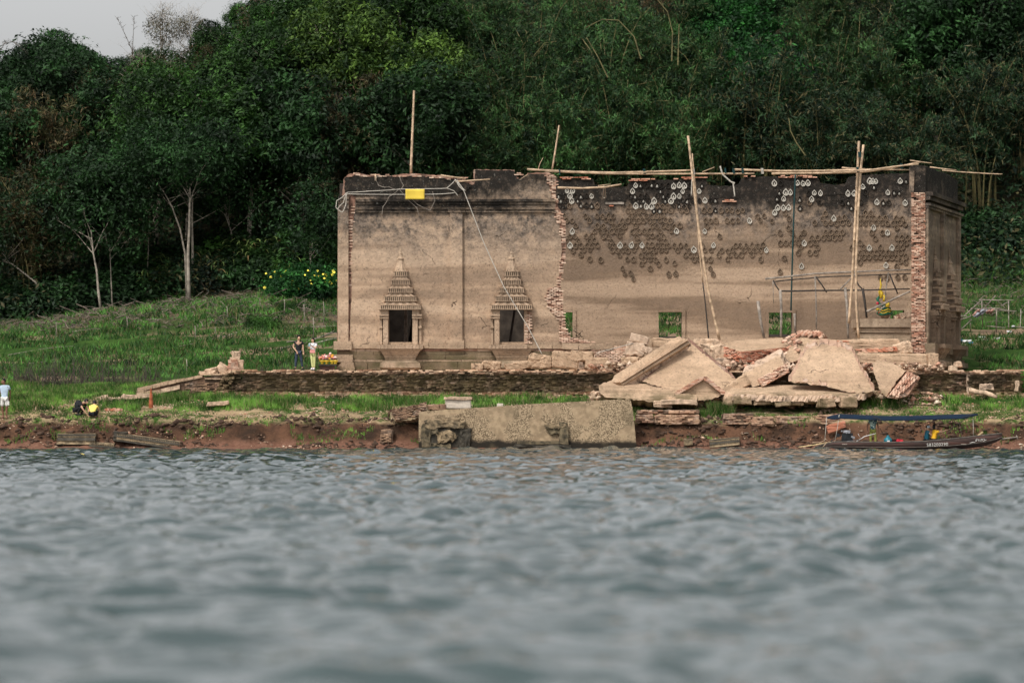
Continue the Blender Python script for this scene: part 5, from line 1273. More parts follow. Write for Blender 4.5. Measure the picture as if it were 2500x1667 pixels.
# cane-like understorey plants and bushes along the foot of the forest
def cane_plant_mesh(seed, n=70, L=1.2):
    r = np.random.RandomState(seed); V = []; T = []; b = 0
    for k in range(n):
        a = r.rand()*6.28; base = np.array([r.normal(0,.5), r.normal(0,.4), 0]); h = r.uniform(.6, 2.0); ln = L*r.uniform(.5,1); d = np.array([math.cos(a), math.sin(a), 0]); s = np.array([-d[1], d[0], 0])*.045
        st = base+np.array([0,0,h]); prev = st
        pts = [st+d*ln*t+np.array([0,0,.5*ln*(t-1.5*t*t)]) for t in (0,.33,.66,1)]
        for i, p in enumerate(pts): w = (1, 1.2, .8, .1)[i]; V += [p-s*w, p+s*w]
        for i in range(3): T += [[b+2*i, b+2*i+1, b+2*i+3], [b+2*i, b+2*i+3, b+2*i+2]]
        b += 8
    return np.array(V), np.array(T)
CM = [np_mesh('cane_plant', *cane_plant_mesh(s), L_cane) for s in (1, 2, 3)]
spots = [(360,'left of the tall pale pair'),(395,'directly left of the tall pale pair'),(505,'right of the tall pale pair'),(540,'second right of the tall pale pair'),(585,'below the crooked trunk'),(618,'right of the crooked trunk'),(650,'halfway to the flower bush'),(690,'left above the flower bush'),(325,'third left of the tall pale pair'),(430,'at the foot of the curving thin trunk')]
for i, (px, wh) in enumerate(spots):
    y = 243+random.uniform(-1, 2.5); x = X_(px, y); o = link_mesh('cane_plant', CM[i % 3], None, (x, y, h1(x, y)-.1)); o.scale = [random.uniform(.8, 1.25)]*3; o.rotation_euler[2] = random.random()*6
    tag(o, 'tall grassy cane plant with drooping blades '+wh, 'plant', 'cane plants at the forest edge')
vb, tb = broad_crown(77, 1.3, 1.0, 12, 420, .12); BM_ = {'d': np_mesh('bush', vb, tb, L_dark), 'm': np_mesh('bush', vb, tb, L_mid), 'g': np_mesh('bush', vb, tb, L_bamd)}
for i, (px, k, wh) in enumerate(((20,'d','at the left border'),(70,'g','above the man in the pale shirt'),(130,'d','above the leftmost dead shrubs'),(180,'g','left of the forked whitish trunk'),(300,'d','right of the forked whitish trunk'),(340,'m','halfway to the tall pale pair'),(415,'d','left of the tall pale pair'),(490,'g','right of the tall pale pair'),(560,'m','at the crooked trunk'),(610,'d','right of the crooked trunk'),(660,'m','left of the flower bush'),(720,'d','behind the flower bush'),(775,'m','left of the temple corner'),(2390,'d','right of the end wall'),(2440,'g','above the debris frame'),(2490,'d','at the right border'))):
    y = 245+random.uniform(-2, 2)+(3 if px > 2000 else 0); x = X_(px, y); o = link_mesh('bush', BM_[k], None, (x, y, h1(x, y)+.5)); s = random.uniform(.9, 1.5); o.scale = (s*1.2, s, s)
    tag(o, {'d': 'dark low bush ', 'm': 'green leafy bush ', 'g': 'dull dark bush '}[k]+'at the forest edge '+wh, 'bush', 'bushes along the foot of the forest')
o = empty('flower_bush', (X_(745, 236), 236, h1(X_(745, 236), 236)), 'green bush dotted with yellow flowers left of the temple corner', 'bush')
v, t = broad_crown(88, 2.6, .8, 26, 380, .11); link_mesh('foliage', np_mesh('foliage', v, t, L_bright), o, wl(o)+Vector((0,0,.8)))
M_yel = simple('yellow_petals', (.85,.72,.08), .6, .1); fm = MB(); fm.lathe((0,0,0), [(.01,-.03),(.07,0),(.09,.03),(.02,.02)], 6); fme = bpy.data.meshes.new('flower'); fme.from_pydata(fm.v, [], fm.f); fme.materials.append(M_yel)
for i in range(34):
    a = Vector((random.uniform(-2.5, 2.8), -.6-random.random()*1.6, random.uniform(.5, 1.7))); c = bpy.data.objects.new('flower', fme); COL.objects.link(c); c.parent = o; c.location = a; c.rotation_euler = (R(60), 0, 0); c.scale = [random.uniform(.6,1.1)]*3
# small broad-leaved weed in the meadow
for px, py, s, lab in ((637,800,.55,'pale leafy weed in the meadow above the brick stack'),(700,760,.4,'small weed by the upper rail of the meadow')):
    g = G(px, py); o = link_mesh('meadow_weed', BM_['m'], None, g+Vector((0,0,.15))); o.scale = (s, s, s*.8); tag(o, lab, 'plant')

# ---------------------------------------------------------------- grass
def blades(name, P, hmin, hmax, w, mat, label, per=3, cat='grass', lean=.35, seed=3):
    r = np.random.RandomState(seed); P = np.repeat(P, per, 0); n = len(P); P = P+np.stack([r.normal(0,.05,n), r.normal(0,.05,n), np.zeros(n)], 1)
    h = hmin+(hmax-hmin)*r.rand(n); h *= .6+.8*vnoise(P[:, 0]*.9, P[:, 1]*.9, 5)
    a = r.rand(n)*6.28; s = np.stack([np.cos(a), np.sin(a)*.5, np.zeros(n)], 1)*w
    ln = np.stack([r.normal(0, lean, n), r.normal(0, lean, n), np.ones(n)], 1)*h[:, None]
    v = np.stack([P-s-np.array([0,0,.03]), P+s-np.array([0,0,.03]), P+ln*.6+s*.5, P+ln], 1)
    i = np.arange(n)*4; t = np.concatenate([np.stack([i, i+1, i+2], 1), np.stack([i, i+2, i+3], 1)], 0)
    o = link_mesh(name, np_mesh(name, v.reshape(-1, 3), t, mat), None, (0,0,0)); tag(o, label, cat, None, 'stuff'); return o
rg = np.random.RandomState(8)
def gp(n, y0, y1, thr, seed, x0=-27, x1=27, sc=.5, f=None):
    x = rg.uniform(x0, x1, n); y = rg.uniform(y0, y1, n); k = fbm(x*sc, y*sc*2, seed) > thr
    if f is not None: k &= f(x, y)
    x, y = x[k], y[k]; return np.stack([x, y, H(x, y)], 1)
inheap = lambda x, y: ~((x > 4.2) & (x < 17.2) & (y > 191.0))
blades('shore_grass', gp(15000, 191.6, 194.1, .36, 50, f=inheap), .12, .42, .022, L_grass, 'lush grass growing along the foot of the terrace', 3)
blades('shelf_grass', gp(16000, 189.2, 192.2, .50, 51), .03, .10, .02, L_grass, 'short trampled grass on the shore shelf', 3)
blades('ledge_grass', gp(12000, 193.2, 199.5, .30, 52, -27, -13.6), .10, .34, .024, L_grass, 'thick grass on the ledge left of the terrace', 3)
def notplat(x, y): return ~((x > -9.7) & (x < 25) & (y < 212)) & ~((x > -14.2) & (x < 25) & (y < 197.6)) & ~((x < 5) & (y > 226+7*(fbm(x*.15, y*.15, 99)-.5)*2))
blades('meadow_grass', gp(80000, 197.5, 247, .44, 53, -33, 36, .22, notplat), .10, .42, .035, L_gdark, 'long green meadow grass rising behind the temple', 2, lean=.5)
blades('bank_tufts', gp(5000, 188.0, 189.6, .60, 54), .06, .22, .02, L_grass, 'grass tufts hanging on the bank edge', 4)
tufts = []
for px, y in ((1468,191.6),(1475,191.5),(1740,190.9),(1752,190.8),(1762,190.9),(1775,190.6),(1708,190.2),(1722,190.0),(1560,190.0),(1575,190.1)):
    for k in range(60): x = X_(px, y)+rg.normal(0, .16); yy = y+rg.normal(0, .12); tufts.append((x, yy, h1(x, yy)))
blades('tall_tufts', np.array(tufts), .25, .6, .02, L_grass, 'tall grass tufts sprouting between the fallen blocks', 3)
# brushwood on the slope
M_brush = simple('dry_brush', (.15,.12,.095), .9, .5, 2)
m = MB(); rr = random.Random(4)
for k in range(1250):
    px = rr.uniform(-40, 860) if k < 1100 else rr.uniform(2340, 2560); y = rr.uniform(226, 243); x = X_(px, y); z = h1(x, y); L = rr.uniform(.15, 1.9)*rr.random()+.15; a = rr.random()*6.28
    p = Vector((x, y, z+.08)); e = p+Vector((math.cos(a)*L, math.sin(a)*L*.6, rr.uniform(-.02, .5)*L)); q = (p+e)/2+Vector((0,0,rr.uniform(0,.15))); m.tube([p, q, e], [.022*rr.uniform(.4,1.4)]*3, 4, cap=False)
tag(m.build('brushwood', M_brush, None), 'dry sticks and brushwood littering the slope below the forest', 'brushwood', None, 'stuff')
# dead shrubs on the left
def dead_shrub(seed, n=16, h=1.5):
    r = np.random.RandomState(seed); m = MB()
    for k in range(n):
        b = (r.normal(0,.35), r.normal(0,.3), -.1); t = (b[0]+r.normal(0,.35), b[1]+r.normal(0,.3), h*r.uniform(.4, 1.1)); limbs(m, b, t, .028, r, .55, 3, 1)
    me = bpy.data.meshes.new('dead_shrub'); me.from_pydata(m.v, [], m.f); me.materials.append(M_twig); return me
M_twig = simple('dead_twig', (.075,.062,.05), .9, .4, 6)
DS = [dead_shrub(1), dead_shrub(2, 20, 1.2), dead_shrub(3, 12, 2.2)]
wh = ['right beside the man in the pale shirt', 'second from the left', 'behind the heap of pale stones', 'fourth from the left, tall and forked', 'fifth from the left', 'above the black clad squatting figure', 'above the yellow shirted squatting figure', 'eighth from the left', 'tallest in the middle of the row', 'tenth from the left', 'eleventh from the left, dense', 'near the low end of the ramp wall', 'just left of the ramp wall', 'above the ramp wall', 'last on the right, thin', 'behind the ramp wall coping']
for i in range(16):
    px = 45+i*27+random.uniform(-6, 6); y = 199.5+random.uniform(-.8, 1.4); x = X_(px, y); o = link_mesh('dead_shrub', DS[2 if i in (3, 6, 8, 10) else i % 2], None, (x, y, h1(x, y))); s = random.uniform(.7, 1.0) if i < 13 else .5
    o.scale = (s, s, s); o.rotation_euler[2] = random.random()*6; tag(o, 'leafless grey shrub on the grass ledge, '+wh[i], 'shrub', 'dead shrubs on the grass ledge')
for i, (px, py, s, lab) in enumerate(((700,900,.35,'tiny leafless twig plant left of the standing man'),(640,905,.3,'tiny leafless twig plant on the terrace behind the brick stack'),(741,900,.4,'bare twig plant between the standing couple'),(765,898,.35,'bare twig plant right of the standing woman'))):
    p = W(px, 903, 196.2); o = link_mesh('twig_plant', DS[i % 2], None, (p.x, p.y, 3.8)); o.scale = (s, s, s); tag(o, lab, 'shrub')

blades('slope_weeds', gp(26000, 226, 246, .46, 56, -36, 6, .35), .10, .45, .04, L_gdark, 'sparse weeds growing through the brushwood below the forest', 2, lean=.6)
# ---------------------------------------------------------------- bamboo scaffold, ropes, banner, shed frame, altar
def pole(name, pts, r0_, label, cat='pole', mat=None, group=None, r1=None, parent=None, nodes=True, n=7):
    V = [W(*p) for p in pts]; L = sum((b-a).length for a, b in zip(V[:-1], V[1:])); m = MB()
    r0 = r0_*.72; r1 = r0*.75 if r1 is None else r1; k = max(2, int(L/.38)) if nodes else max(2, int(L/.8)); P = []; Rd = []
    cum = [0]
    for a, b in zip(V[:-1], V[1:]): cum.append(cum[-1]+(b-a).length)
    def at(s):
        for i in range(len(V)-1):
            if s <= cum[i+1] or i == len(V)-2: return V[i].lerp(V[i+1], (s-cum[i])/max(1e-6, cum[i+1]-cum[i]))
    for i in range(k+1):
        s = L*i/k; p = at(s)+Vector((random.gauss(0,.006), 0, random.gauss(0,.006))); r = r0+(r1-r0)*i/k
        if nodes and 0 < i < k:
            d = .02; P += [at(s-d), p, at(s+d)]; Rd += [r, r*1.10, r*.98]
        else: P.append(p); Rd.append(r)
    m.tube(P, Rd, n); o = m.build(name, mat or M_bamboo, parent, smooth=True)
    if parent is None: tag(o, label, cat, group)
    return o
def rope(pts, r, label, mat=None, sag=0, name='rope', parent=None, cat='rope', group=None):
    V = [W(*p) for p in pts]; P = []
    for i in range(len(V)-1):
        for j in range(8): t = j/8; P.append(V[i].lerp(V[i+1], t)+Vector((0,0,-sag*4*t*(1-t))))
    P.append(V[-1]); m = MB(); m.tube(P, r, 5); o = m.build(name, mat or M_rope, parent, smooth=True)
    if parent is None: tag(o, label, cat, group)
    return o
Yp = 196.6
GS = 'bamboo poles of the scaffold'
pole('bamboo_pole', [(1003,423,197.3),(1005,370,197.3),(1011,222,197.3)], .095, 'upright bamboo pole standing on the black parapet above the yellow banner', group=GS)
pole('bamboo_pole', [(1348,415,197.3),(1357,360,197.3),(1365,306,197.3)], .07, 'leaning bamboo pole rising over the top of the broken wall edge', group=GS)
pole('bamboo_pole', [(1313,416,197.4),(1318,400,197.4),(1326,384,197.4)], .04, 'short pointed bamboo stub left of the leaning top pole', group=GS, r1=.01)
pole('bamboo_pole', [(1756,828,196.4),(1727,700,196.4),(1706,560,196.4),(1692,440,196.4),(1680,332,196.4)], .10, 'long bamboo pole leaning against the middle of the rear wall', group=GS, r1=.06)
pole('bamboo_pole', [(1730,826,197.0),(1722,740,197.0),(1716,690,197.0)], .055, 'dark lower pole tied beside the long leaning bamboo pole', mat=M_darkwood, group=GS)
pole('bamboo_pole', [(1716,690,197.0),(1706,600,197.0),(1700,480,197.0),(1690,375,197.0)], .05, 'thin upper pole running beside the long leaning bamboo pole', group=GS)
pole('bamboo_pole', [(2072,790,197.2),(2080,690,197.2),(2090,500,197.2),(2097,345,197.2)], .095, 'taller one of the two upright bamboo poles by the altar', group=GS, r1=.07)
pole('bamboo_pole', [(2096,825,197.0),(2090,740,197.0),(2090,640,197.0),(2096,500,197.0),(2101,420,197.0),(2108,354,197.0)], .085, 'shorter one of the two upright bamboo poles by the altar', group=GS, r1=.065)
for P, r, lab in (([(1287,414,Yp),(1400,420,Yp),(1500,422,Yp),(1605,419,Yp),(1692,416,Yp)], .085, 'long horizontal bamboo rail along the wall top, left upper one'),
                  ([(1330,418,Yp),(1480,424,Yp),(1600,425,Yp),(1842,424,Yp)], .08, 'long horizontal bamboo rail along the wall top, left lower one'),
                  ([(1790,414,Yp),(1900,418,Yp),(2020,417,Yp),(2090,414,Yp)], .085, 'horizontal bamboo rail along the wall top right of the leaning pole'),
                  ([(1884,424,Yp),(2000,423,Yp),(2110,420,Yp),(2180,410,Yp),(2248,396,Yp)], .085, 'bamboo rail rising to the right over the brick pier'),
                  ([(2030,417,Yp-.2),(2120,416,Yp-.2),(2190,406,Yp-.2),(2243,401,Yp-.2)], .07, 'second bamboo rail rising to the brick pier'),
                  ([(2055,410,Yp+.2),(2120,414,Yp+.2),(2220,415,Yp+.2)], .06, 'thin level bamboo rail behind the rails near the pier'),
                  ([(2270,408,198),(2300,412,198),(2334,416,198)], .05, 'short bamboo rail end lying on the end wall top'),
                  ([(2300,416,199),(2340,420,199),(2390,423,199),(2447,426,199)], .05, 'thin bamboo tip sticking out far beyond the end wall'),
                  ([(2222,392,Yp),(2250,396,Yp),(2275,399,Yp)], .05, 'short crossing stick on the top of the brick pier'),
                  ([(1361,458,Yp),(1420,460,Yp),(1480,457,Yp),(1517,450,Yp)], .085, 'short thick bamboo rail on the left part of the rear wall'),
                  ([(1460,454,Yp),(1490,450,Yp)], .04, 'small stick lying on the short thick bamboo rail'),
                  ([(1076,428,196.7),(1100,432,196.7),(1137,436,196.7)], .06, 'bamboo stick lying on the parapet left of the grey block'),
                  ([(1112,444,196.5),(1150,441,196.5),(1196,438,196.5)], .06, 'bamboo stick poking across the front of the grey parapet block'),
                  ([(1288,426,196.8),(1268,440,196.8)], .03, 'tiny stick end in the notch of the parapet'),
                  ([(1562,424,Yp-.2),(1592,416,Yp-.2)], .035, 'short stick tied across the long rails left of the leaning pole'),
                  ([(1715,420,Yp-.2),(1744,409,Yp-.2)], .035, 'short stick tied across the rails right of the leaning pole'),
                  ([(917,442,196.7),(917,425,196.7)], .08, 'short upright post stub in the black parapet')):
    pole('bamboo_rail', P, r, lab, group=GS)
for px, py, lab, mt in ((1692,420,'lashing where the leaning pole crosses the rails', M_rope),(1770,417,'lashing near the dangling rope', M_bluerope),(1790,418,'dark lashing right of the dangling rope', M_bluerope),(1812,417,'dark lashing on the upper rail', M_bluerope),(1572,419,'dark lashing of the short crossing stick', M_bluerope),(2093,415,'lashing of the two upright poles', M_bluerope),(2098,378,'upper lashing of the two upright poles', M_bluerope),(1364,420,'lashing at the broken wall edge', M_bluerope),(1860,418,'lashing over the rear wall crest', M_rope),(2200,406,'lashing left of the pier', M_bluerope)):
    m = MB(); p = W(px, py, Yp)
    for k in range(4): a = Vector((random.uniform(-.05,.05), -.0, 0)); m.tube([p+a+Vector((0,-.13,.13)), p+a+Vector((.02,-.14,0)), p+a+Vector((.03,-.13,-.13)), p+a+Vector((.03,.1,-.13)), p+a+Vector((0,.1,.13)), p+a+Vector((0,-.13,.13))], .018, 4)
    tag(m.build('rope_lashing', mt, None), lab, 'rope', 'rope lashings of the scaffold')
YB = 196.3
rope([(848,470,YB),(900,467,YB),(980,462,YB),(1040,461,YB),(1090,460,YB),(1104,448,YB),(1112,438,YB)], .02, 'pale rope stretched across the parapet above the yellow banner', sag=.01)
rope([(846,474,YB),(990,475,YB),(1075,474,YB),(1110,471,YB)], .02, 'pale rope crossing behind the lower part of the yellow banner', sag=.01)
rope([(846,471,YB),(822,490,YB),(820,506,YB),(836,518,YB),(844,500,YB),(846,474,YB)], .025, 'loose loops of rope knotted at the left corner of the temple', sag=.05)
rope([(848,470,YB),(838,496,YB),(824,512,YB)], .022, 'rope end hanging at the left corner of the temple', sag=-.05)
rope([(1116,440,YB),(1134,470,YB),(1180,590,196.0),(1230,700,195.6),(1290,800,195.2),(1324,866,194.9)], .022, 'long pale rope slanting down across the second tiered window')
rope([(1111,438,YB),(1122,450,YB),(1136,466,YB),(1124,458,YB),(1116,446,YB)], .03, 'knotted rope bundle at the top of the slanting rope', sag=.03)
rope([(1092,460,YB),(1108,466,YB),(1118,478,YB)], .018, 'short rope end right of the yellow banner')
rope([(1456,862,195.0),(1500,850,195.2),(1546,838,195.6)], .02, 'pale rope running to the tilted pale block')
rope([(1474,454,Yp),(1472,484,205.4),(1478,483,205.4),(1477,456,Yp)], .035, 'white rope loop hanging from the short thick rail')
rope([(1758,406,Yp),(1764,426,Yp),(1784,444,Yp),(1794,448,Yp)], .045, 'curved rope bundle hanging under the rails right of the leaning pole')
rope([(1790,446,Yp),(1794,480,Yp)], .035, 'rope tail dangling straight down over the rear wall')
rope([(1942,426,205.2),(1938,520,205.2),(1934,650,205.2),(1931,758,205.2)], .045, 'dark green rope hanging down the rear wall to the third window', M_bluerope)
rope([(1690,424,Yp-.1),(1688,478,Yp-.1)], .03, 'thin rope end along the leaning pole')
# dry vines on the parapet
for i, P in enumerate(([(922,451,YB),(950,456,YB),(976,462,YB),(985,452,YB),(975,430,YB)], [(976,460,YB),(950,480,YB),(935,505,YB),(932,524,YB)], [(976,464,YB),(1000,492,YB),(1018,508,YB),(1024,528,YB)], [(990,470,YB),(1020,500,YB),(1050,514,YB),(1062,490,YB),(1056,468,YB)], [(925,455,YB),(915,440,YB),(930,428,YB)])):
    rope(P, .014, ['dry vine curling over the parapet left of the banner', 'dry vine hanging down left of the yellow banner', 'dry vine hanging down below the yellow banner', 'dry vine looping right below the yellow banner', 'small vine loop at the post stub'][i], M_oldwood, name='dry_vine', cat='vine', sag=random.uniform(-.08,.08))
# yellow banner
m = MB(); nx, nz = 12, 6
P = [(990+46.5*i/nx, 462+25*j/nz) for j in range(nz+1) for i in range(nx+1)]
V = [W(u, v+1.2*math.sin(i*1.1), 196.1+.05*math.sin(u*.35)+.03*math.sin(v*.5)) for i, (u, v) in enumerate(P)]
V = [W(u, v, 196.1+.03*math.sin(u*.12)+.01*math.sin(v*.2)) for (u, v) in P]
m.add(V, [(j*(nx+1)+i, j*(nx+1)+i+1, (j+1)*(nx+1)+i+1, (j+1)*(nx+1)+i) for j in range(nz) for i in range(nx)])
o = m.build('yellow_banner', simple('yellow_cloth', (.74,.53,.07), .7, .06, 2), None, smooth=True); sm = o.modifiers.new('thick', 'SOLIDIFY'); sm.thickness = .01
tag(o, 'plain yellow cloth banner tied on ropes across the black parapet', 'banner')
# shed frame of crooked branches inside the hall
Ys = 200.5
sf = empty('shed_frame', W(2040, 860, Ys), 'crooked branch frame of a shed inside the hall before the rear wall', 'frame')
for P, r, nm, mt in (([(1868,681,Ys),(1920,676,Ys),(1990,668,Ys),(2080,664,Ys),(2150,660,Ys),(2224,659,Ys)], .07, 'ridge_pole', M_oldwood),
                ([(1893,687,Ys+1),(2000,676,Ys+1),(2223,668,Ys+1)], .05, 'rafter', M_darkwood), ([(1906,711,Ys),(2020,709,Ys),(2088,709,Ys),(2222,705,Ys)], .065, 'cross_beam', M_darkwood),
                ([(1888,684,Ys),(1895,700,Ys),(1904,711,Ys)], .06, 'brace', M_darkwood), ([(1992,675,Ys),(2005,692,Ys),(2018,714,Ys)], .06, 'brace', M_darkwood), ([(2090,684,Ys),(2098,700,Ys),(2108,708,Ys)], .06, 'brace', M_darkwood),
                ([(2172,668,Ys),(2180,690,Ys),(2192,717,Ys)], .06, 'brace', M_darkwood), ([(2052,706,Ys),(2068,690,Ys),(2088,668,Ys)], .06, 'brace', M_oldwood),
                ([(1905,708,Ys),(1908,760,Ys),(1906,822,Ys)], .11, 'post', M_oldwood), ([(1887,686,Ys),(1888,740,Ys)], .03, 'post', M_oldwood), ([(1990,674,Ys),(1993,740,Ys),(1993,805,Ys)], .06, 'post', M_oldwood),
                ([(2063,702,Ys),(2068,750,Ys),(2071,826,Ys)], .11, 'post', M_oldwood), ([(2089,672,Ys+.4),(2092,740,Ys+.4),(2097,822,Ys+.4)], .07, 'post', M_oldwood), ([(2106,704,Ys),(2112,740,Ys),(2116,776,Ys)], .10, 'post', M_darkwood),
                ([(1850,735,Ys),(1853,770,Ys),(1862,800,Ys),(1866,826,Ys)], .12, 'post', M_oldwood), ([(1940,765,Ys),(1942,812,Ys)], .09, 'post', M_oldwood), ([(2169,665,Ys),(2163,700,Ys),(2161,750,Ys)], .045, 'post', M_oldwood), ([(2117,761,Ys-.6),(2222,711,Ys-.6)], .09, 'board', M_oldwood)):
    pole(nm, P, r, '', mat=mt, parent=sf, nodes=False)
# altar block and the naga figure
al = empty('stone_altar', W(2150, 860, 201), 'stepped stone altar standing inside the hall beside the brick pier', 'altar')
for (u0, u1, v0, v1, e) in ((2091,2224,778,799,0),(2096,2224,799.5,812,.15),(2101,2224,812.5,826,.25),(2094,2224,826.5,845,.1),(2086,2224,845.5,872,-.05)):
    a = W(u0, v1, 201); b = W(u1, v0, 201); m = MB(); m.box(a.x, b.x, 201+e, 204, a.z, b.z, j=.015); m.build('altar_step', M_altar, al)
ng = empty('naga_statue', W(2160, 779, 201.6), 'green and yellow coiled serpent figure with a tall golden crest on the altar', 'statue')
M_ng = simple('green_scales', (.02,.14,.08), .4, .4, 10); M_gold = simple('gold_paint', (.62,.43,.04), .4, .2, 10); M_red = simple('red_paint', (.5,.03,.06), .5, .2); M_clay = simple('clay_pot', (.32,.22,.15), .9, .2)
Yn = 201.6
m = MB(); m.lathe(W(2160,779,Yn), [(.10,0),(.16,.03),(.22,.12),(.30,.19),(.26,.21)], 14); m.build('pot', M_clay, ng, smooth=True)
m = MB()
for k in range(3):
    c = W(2160, 766-k*5.5, Yn); rr_ = .36-.05*k; m.tube([c+Vector((rr_*math.cos(a/16*2*math.pi), rr_*math.sin(a/16*2*math.pi), .03*math.sin(a+k))) for a in range(17)], .075, 7)
m.tube([W(2172,755,Yn), W(2160,748,Yn), W(2146,742,Yn-.1), W(2142,730,Yn-.1), W(2150,722,Yn)], [.10,.09,.08,.08,.07], 7); m.build('coiled_body', M_ng, ng, smooth=True)
m = MB()
for k in range(2):
    c = W(2160, 763-k*6, Yn-.09); m.tube([c+Vector((.34*math.cos(a/8*math.pi+math.pi), .34*math.sin(a/8*math.pi+math.pi), .05*math.sin(a*1.5))) for a in range(9)], .03, 5)
m.build('gold_belly', M_gold, ng, smooth=True)
m = MB(); m.tube([W(2150,728,Yn-.1), W(2153,716,Yn-.1), W(2149,706,Yn-.1), W(2151,695,Yn-.1), W(2149,686,Yn-.1), W(2150,678,Yn-.1)], [.08,.10,.045,.06,.03,.005], 6)
m.tube([W(2158,736,Yn-.1), W(2160,728,Yn-.1), W(2157,720,Yn-.1)], [.09,.10,.05], 6); m.tube([W(2148,722,Yn-.1), W(2146,712,Yn-.1), W(2147,704,Yn-.1)], [.05,.04,.01], 5); m.build('crest', M_gold, ng, smooth=True)
m = MB(); m.tube([W(2166,750,Yn-.3), W(2168,742,Yn-.3), W(2166,738,Yn-.3)], [.09,.12,.06], 7); m.build('garland', M_gold, ng, smooth=True); m = MB(); m.tube([W(2143,757,Yn-.3), W(2141,752,Yn-.3)], [.09,.06], 6); m.build('garland', M_gold, ng, smooth=True)
m = MB(); m.tube([W(2142,743,Yn-.2), W(2143,737,Yn-.2)], [.1,.05], 6); m.build('red_cloth', M_red, ng, smooth=True); m = MB(); m.tube([W(2146,766,Yn-.2), W(2148,760,Yn-.2)], [.08,.06], 6); m.build('red_cloth', M_red, ng, smooth=True)
m = MB(); m.tube([W(2147,760,Yn-.35), W(2152,753,Yn-.35), W(2161,747,Yn-.35)], .035, 6); m.build('white_scarf', M_rope, ng, smooth=True)
for i, (u, v, s) in enumerate(((2186,774,5),(2194,771,6),(2203,769,5),(2212,770,6),(2219,767,4))):
    block('altar_debris', 'brown twig and clay lump on the altar right of the serpent figure, '+('first','second','third','fourth','fifth')[i]+' from the left', u-s, u+s, v-2, v+8, 201.4, .3, rough=.06, sub=1, mat=M_core)
# meadow rails and stakes on the left
Rl = [([(435,842),(500,826),(560,818)], .04), ([(436,848),(520,830),(578,815)], .05), ([(518,822),(556,802)], .05), ([(560,820),(620,800),(680,778)], .07), ([(576,808),(640,790),(690,770)], .05), ([(735,800),(780,799),(822,797)], .06), ([(745,838),(790,822),(822,806)], .05), ([(700,836),(760,830),(822,812)], .04), ([(748,848),(790,834),(822,828)], .09), ([(640,860),(700,850),(745,838)], .07), ([(175,800),(240,782),(270,774)], .05), ([(277,762),(300,774),(313,779)], .08), ([(352,783),(372,780),(386,784)], .08), ([(170,812),(210,806),(250,806)], .04), ([(60,890),(110,884),(160,872)], .03), ([(620,800),(628,788)], .04), ([(20,868),(120,850),(180,846)], .03)]
nm_ = ['lowest left rail of the meadow fence','second lowest rail of the meadow fence','short steep rail crossing the meadow fence','thick rail going up right in the meadow','upper rail going up right in the meadow','level rail left of the temple corner','rising rail behind the standing woman','thin rail behind the standing couple','thick grey log behind the standing woman','long low log left of the standing man','pale branch above the dead shrubs','bent white branch below the forked trunk','small whitish driftwood on the brushwood slope','thin branch at the left of the slope','thin stick in the meadow behind the dead shrubs','short peg on the meadow rails','faint long stick at the left border of the meadow']
for (P, r), lab in zip(Rl, nm_):
    pts = []
    for (u, v) in P: g = G(u, v); pts.append((u, v-1.5, g.y))
    pole('fallen_rail', pts, r, lab, cat='rail', mat=M_oldwood, group='fallen rails in the meadow', nodes=False)
for i, (u, v, h, lab) in enumerate(((476,833,38,'stake at the lower left of the meadow rails'),(525,818,20,'second stake of the meadow rails'),(765,826,52,'tallest stake, left of the temple corner'),(742,792,50,'stake below the flower bush'),(790,795,58,'stake with a yellow tip near the temple corner'),(694,768,38,'stake left below the flower bush'),(554,785,38,'thin stake in the brushwood'),(137,826,40,'thin stake at the far left of the slope'),(310,805,30,'dead sapling stub below the bent white branch'),(455,905,28,'thin stake near the dead shrubs'),(619,800,14,'small peg beside the upper rail'),(640,790,18,'peg at the middle of the thick rail'))):
    g = G(u, v); pole('stake', [(u, v, g.y), (u+1, v-h*.5, g.y), (u, v-h, g.y)], .035, lab, cat='stake', mat=M_oldwood, group='stakes in the meadow', nodes=False)
# debris frame on the right
df = empty('debris_frame', W(2420, 820, 222), 'broken bamboo table frame hung with grey cloth on the meadow at the right', 'frame')
Yd = 222
for P, r in (([(2390,732),(2475,733)],.05), ([(2432,815),(2433,755)],.06), ([(2397,735),(2398,800)],.05), ([(2462,735),(2463,800)],.05), ([(2354,772),(2395,733)],.06), ([(2400,757),(2430,722)],.06), ([(2370,753),(2482,760)],.05), ([(2445,754),(2400,752)],.05), ([(2433,733),(2462,759)],.04), ([(2444,747),(2460,737)],.05), ([(2420,770),(2433,757)],.05), ([(2492,755),(2491,800)],.05), ([(2342,782),(2370,772)],.05), ([(2345,806),(2372,780)],.06), ([(2348,750),(2351,785)],.03), ([(2410,795),(2455,801)],.04), ([(2480,798),(2500,799)],.04), ([(2370,790),(2369,812)],.05), ([(2340,770),(2362,772)],.04)):
    pole('bamboo_bar', [(u, v, Yd+random.uniform(-.6,.6)) for u, v in P], r, '', mat=M_oldwood, parent=df, nodes=False)
def cloth(pts, Y, mat, name, label, cat, parent=None, n=5, amp=.15):
    m = MB(); a, b, c, d = [Vector((p[0], p[1], 0)) for p in pts]; V = []
    for j in range(n+1):
        for i in range(n+1):
            q = a.lerp(b, i/n).lerp(d.lerp(c, i/n), j/n); V.append(W(q.x, q.y, Y+amp*math.sin(i*2.1+j)*1.5+amp*math.cos(j*1.7)))
    m.add(V, [(j*(n+1)+i, j*(n+1)+i+1, (j+1)*(n+1)+i+1, (j+1)*(n+1)+i) for j in range(n) for i in range(n)]); o = m.build(name, mat, parent, smooth=True)
    s = o.modifiers.new('thick', 'SOLIDIFY'); s.thickness = .03
    if parent is None: tag(o, label, cat)
    return o
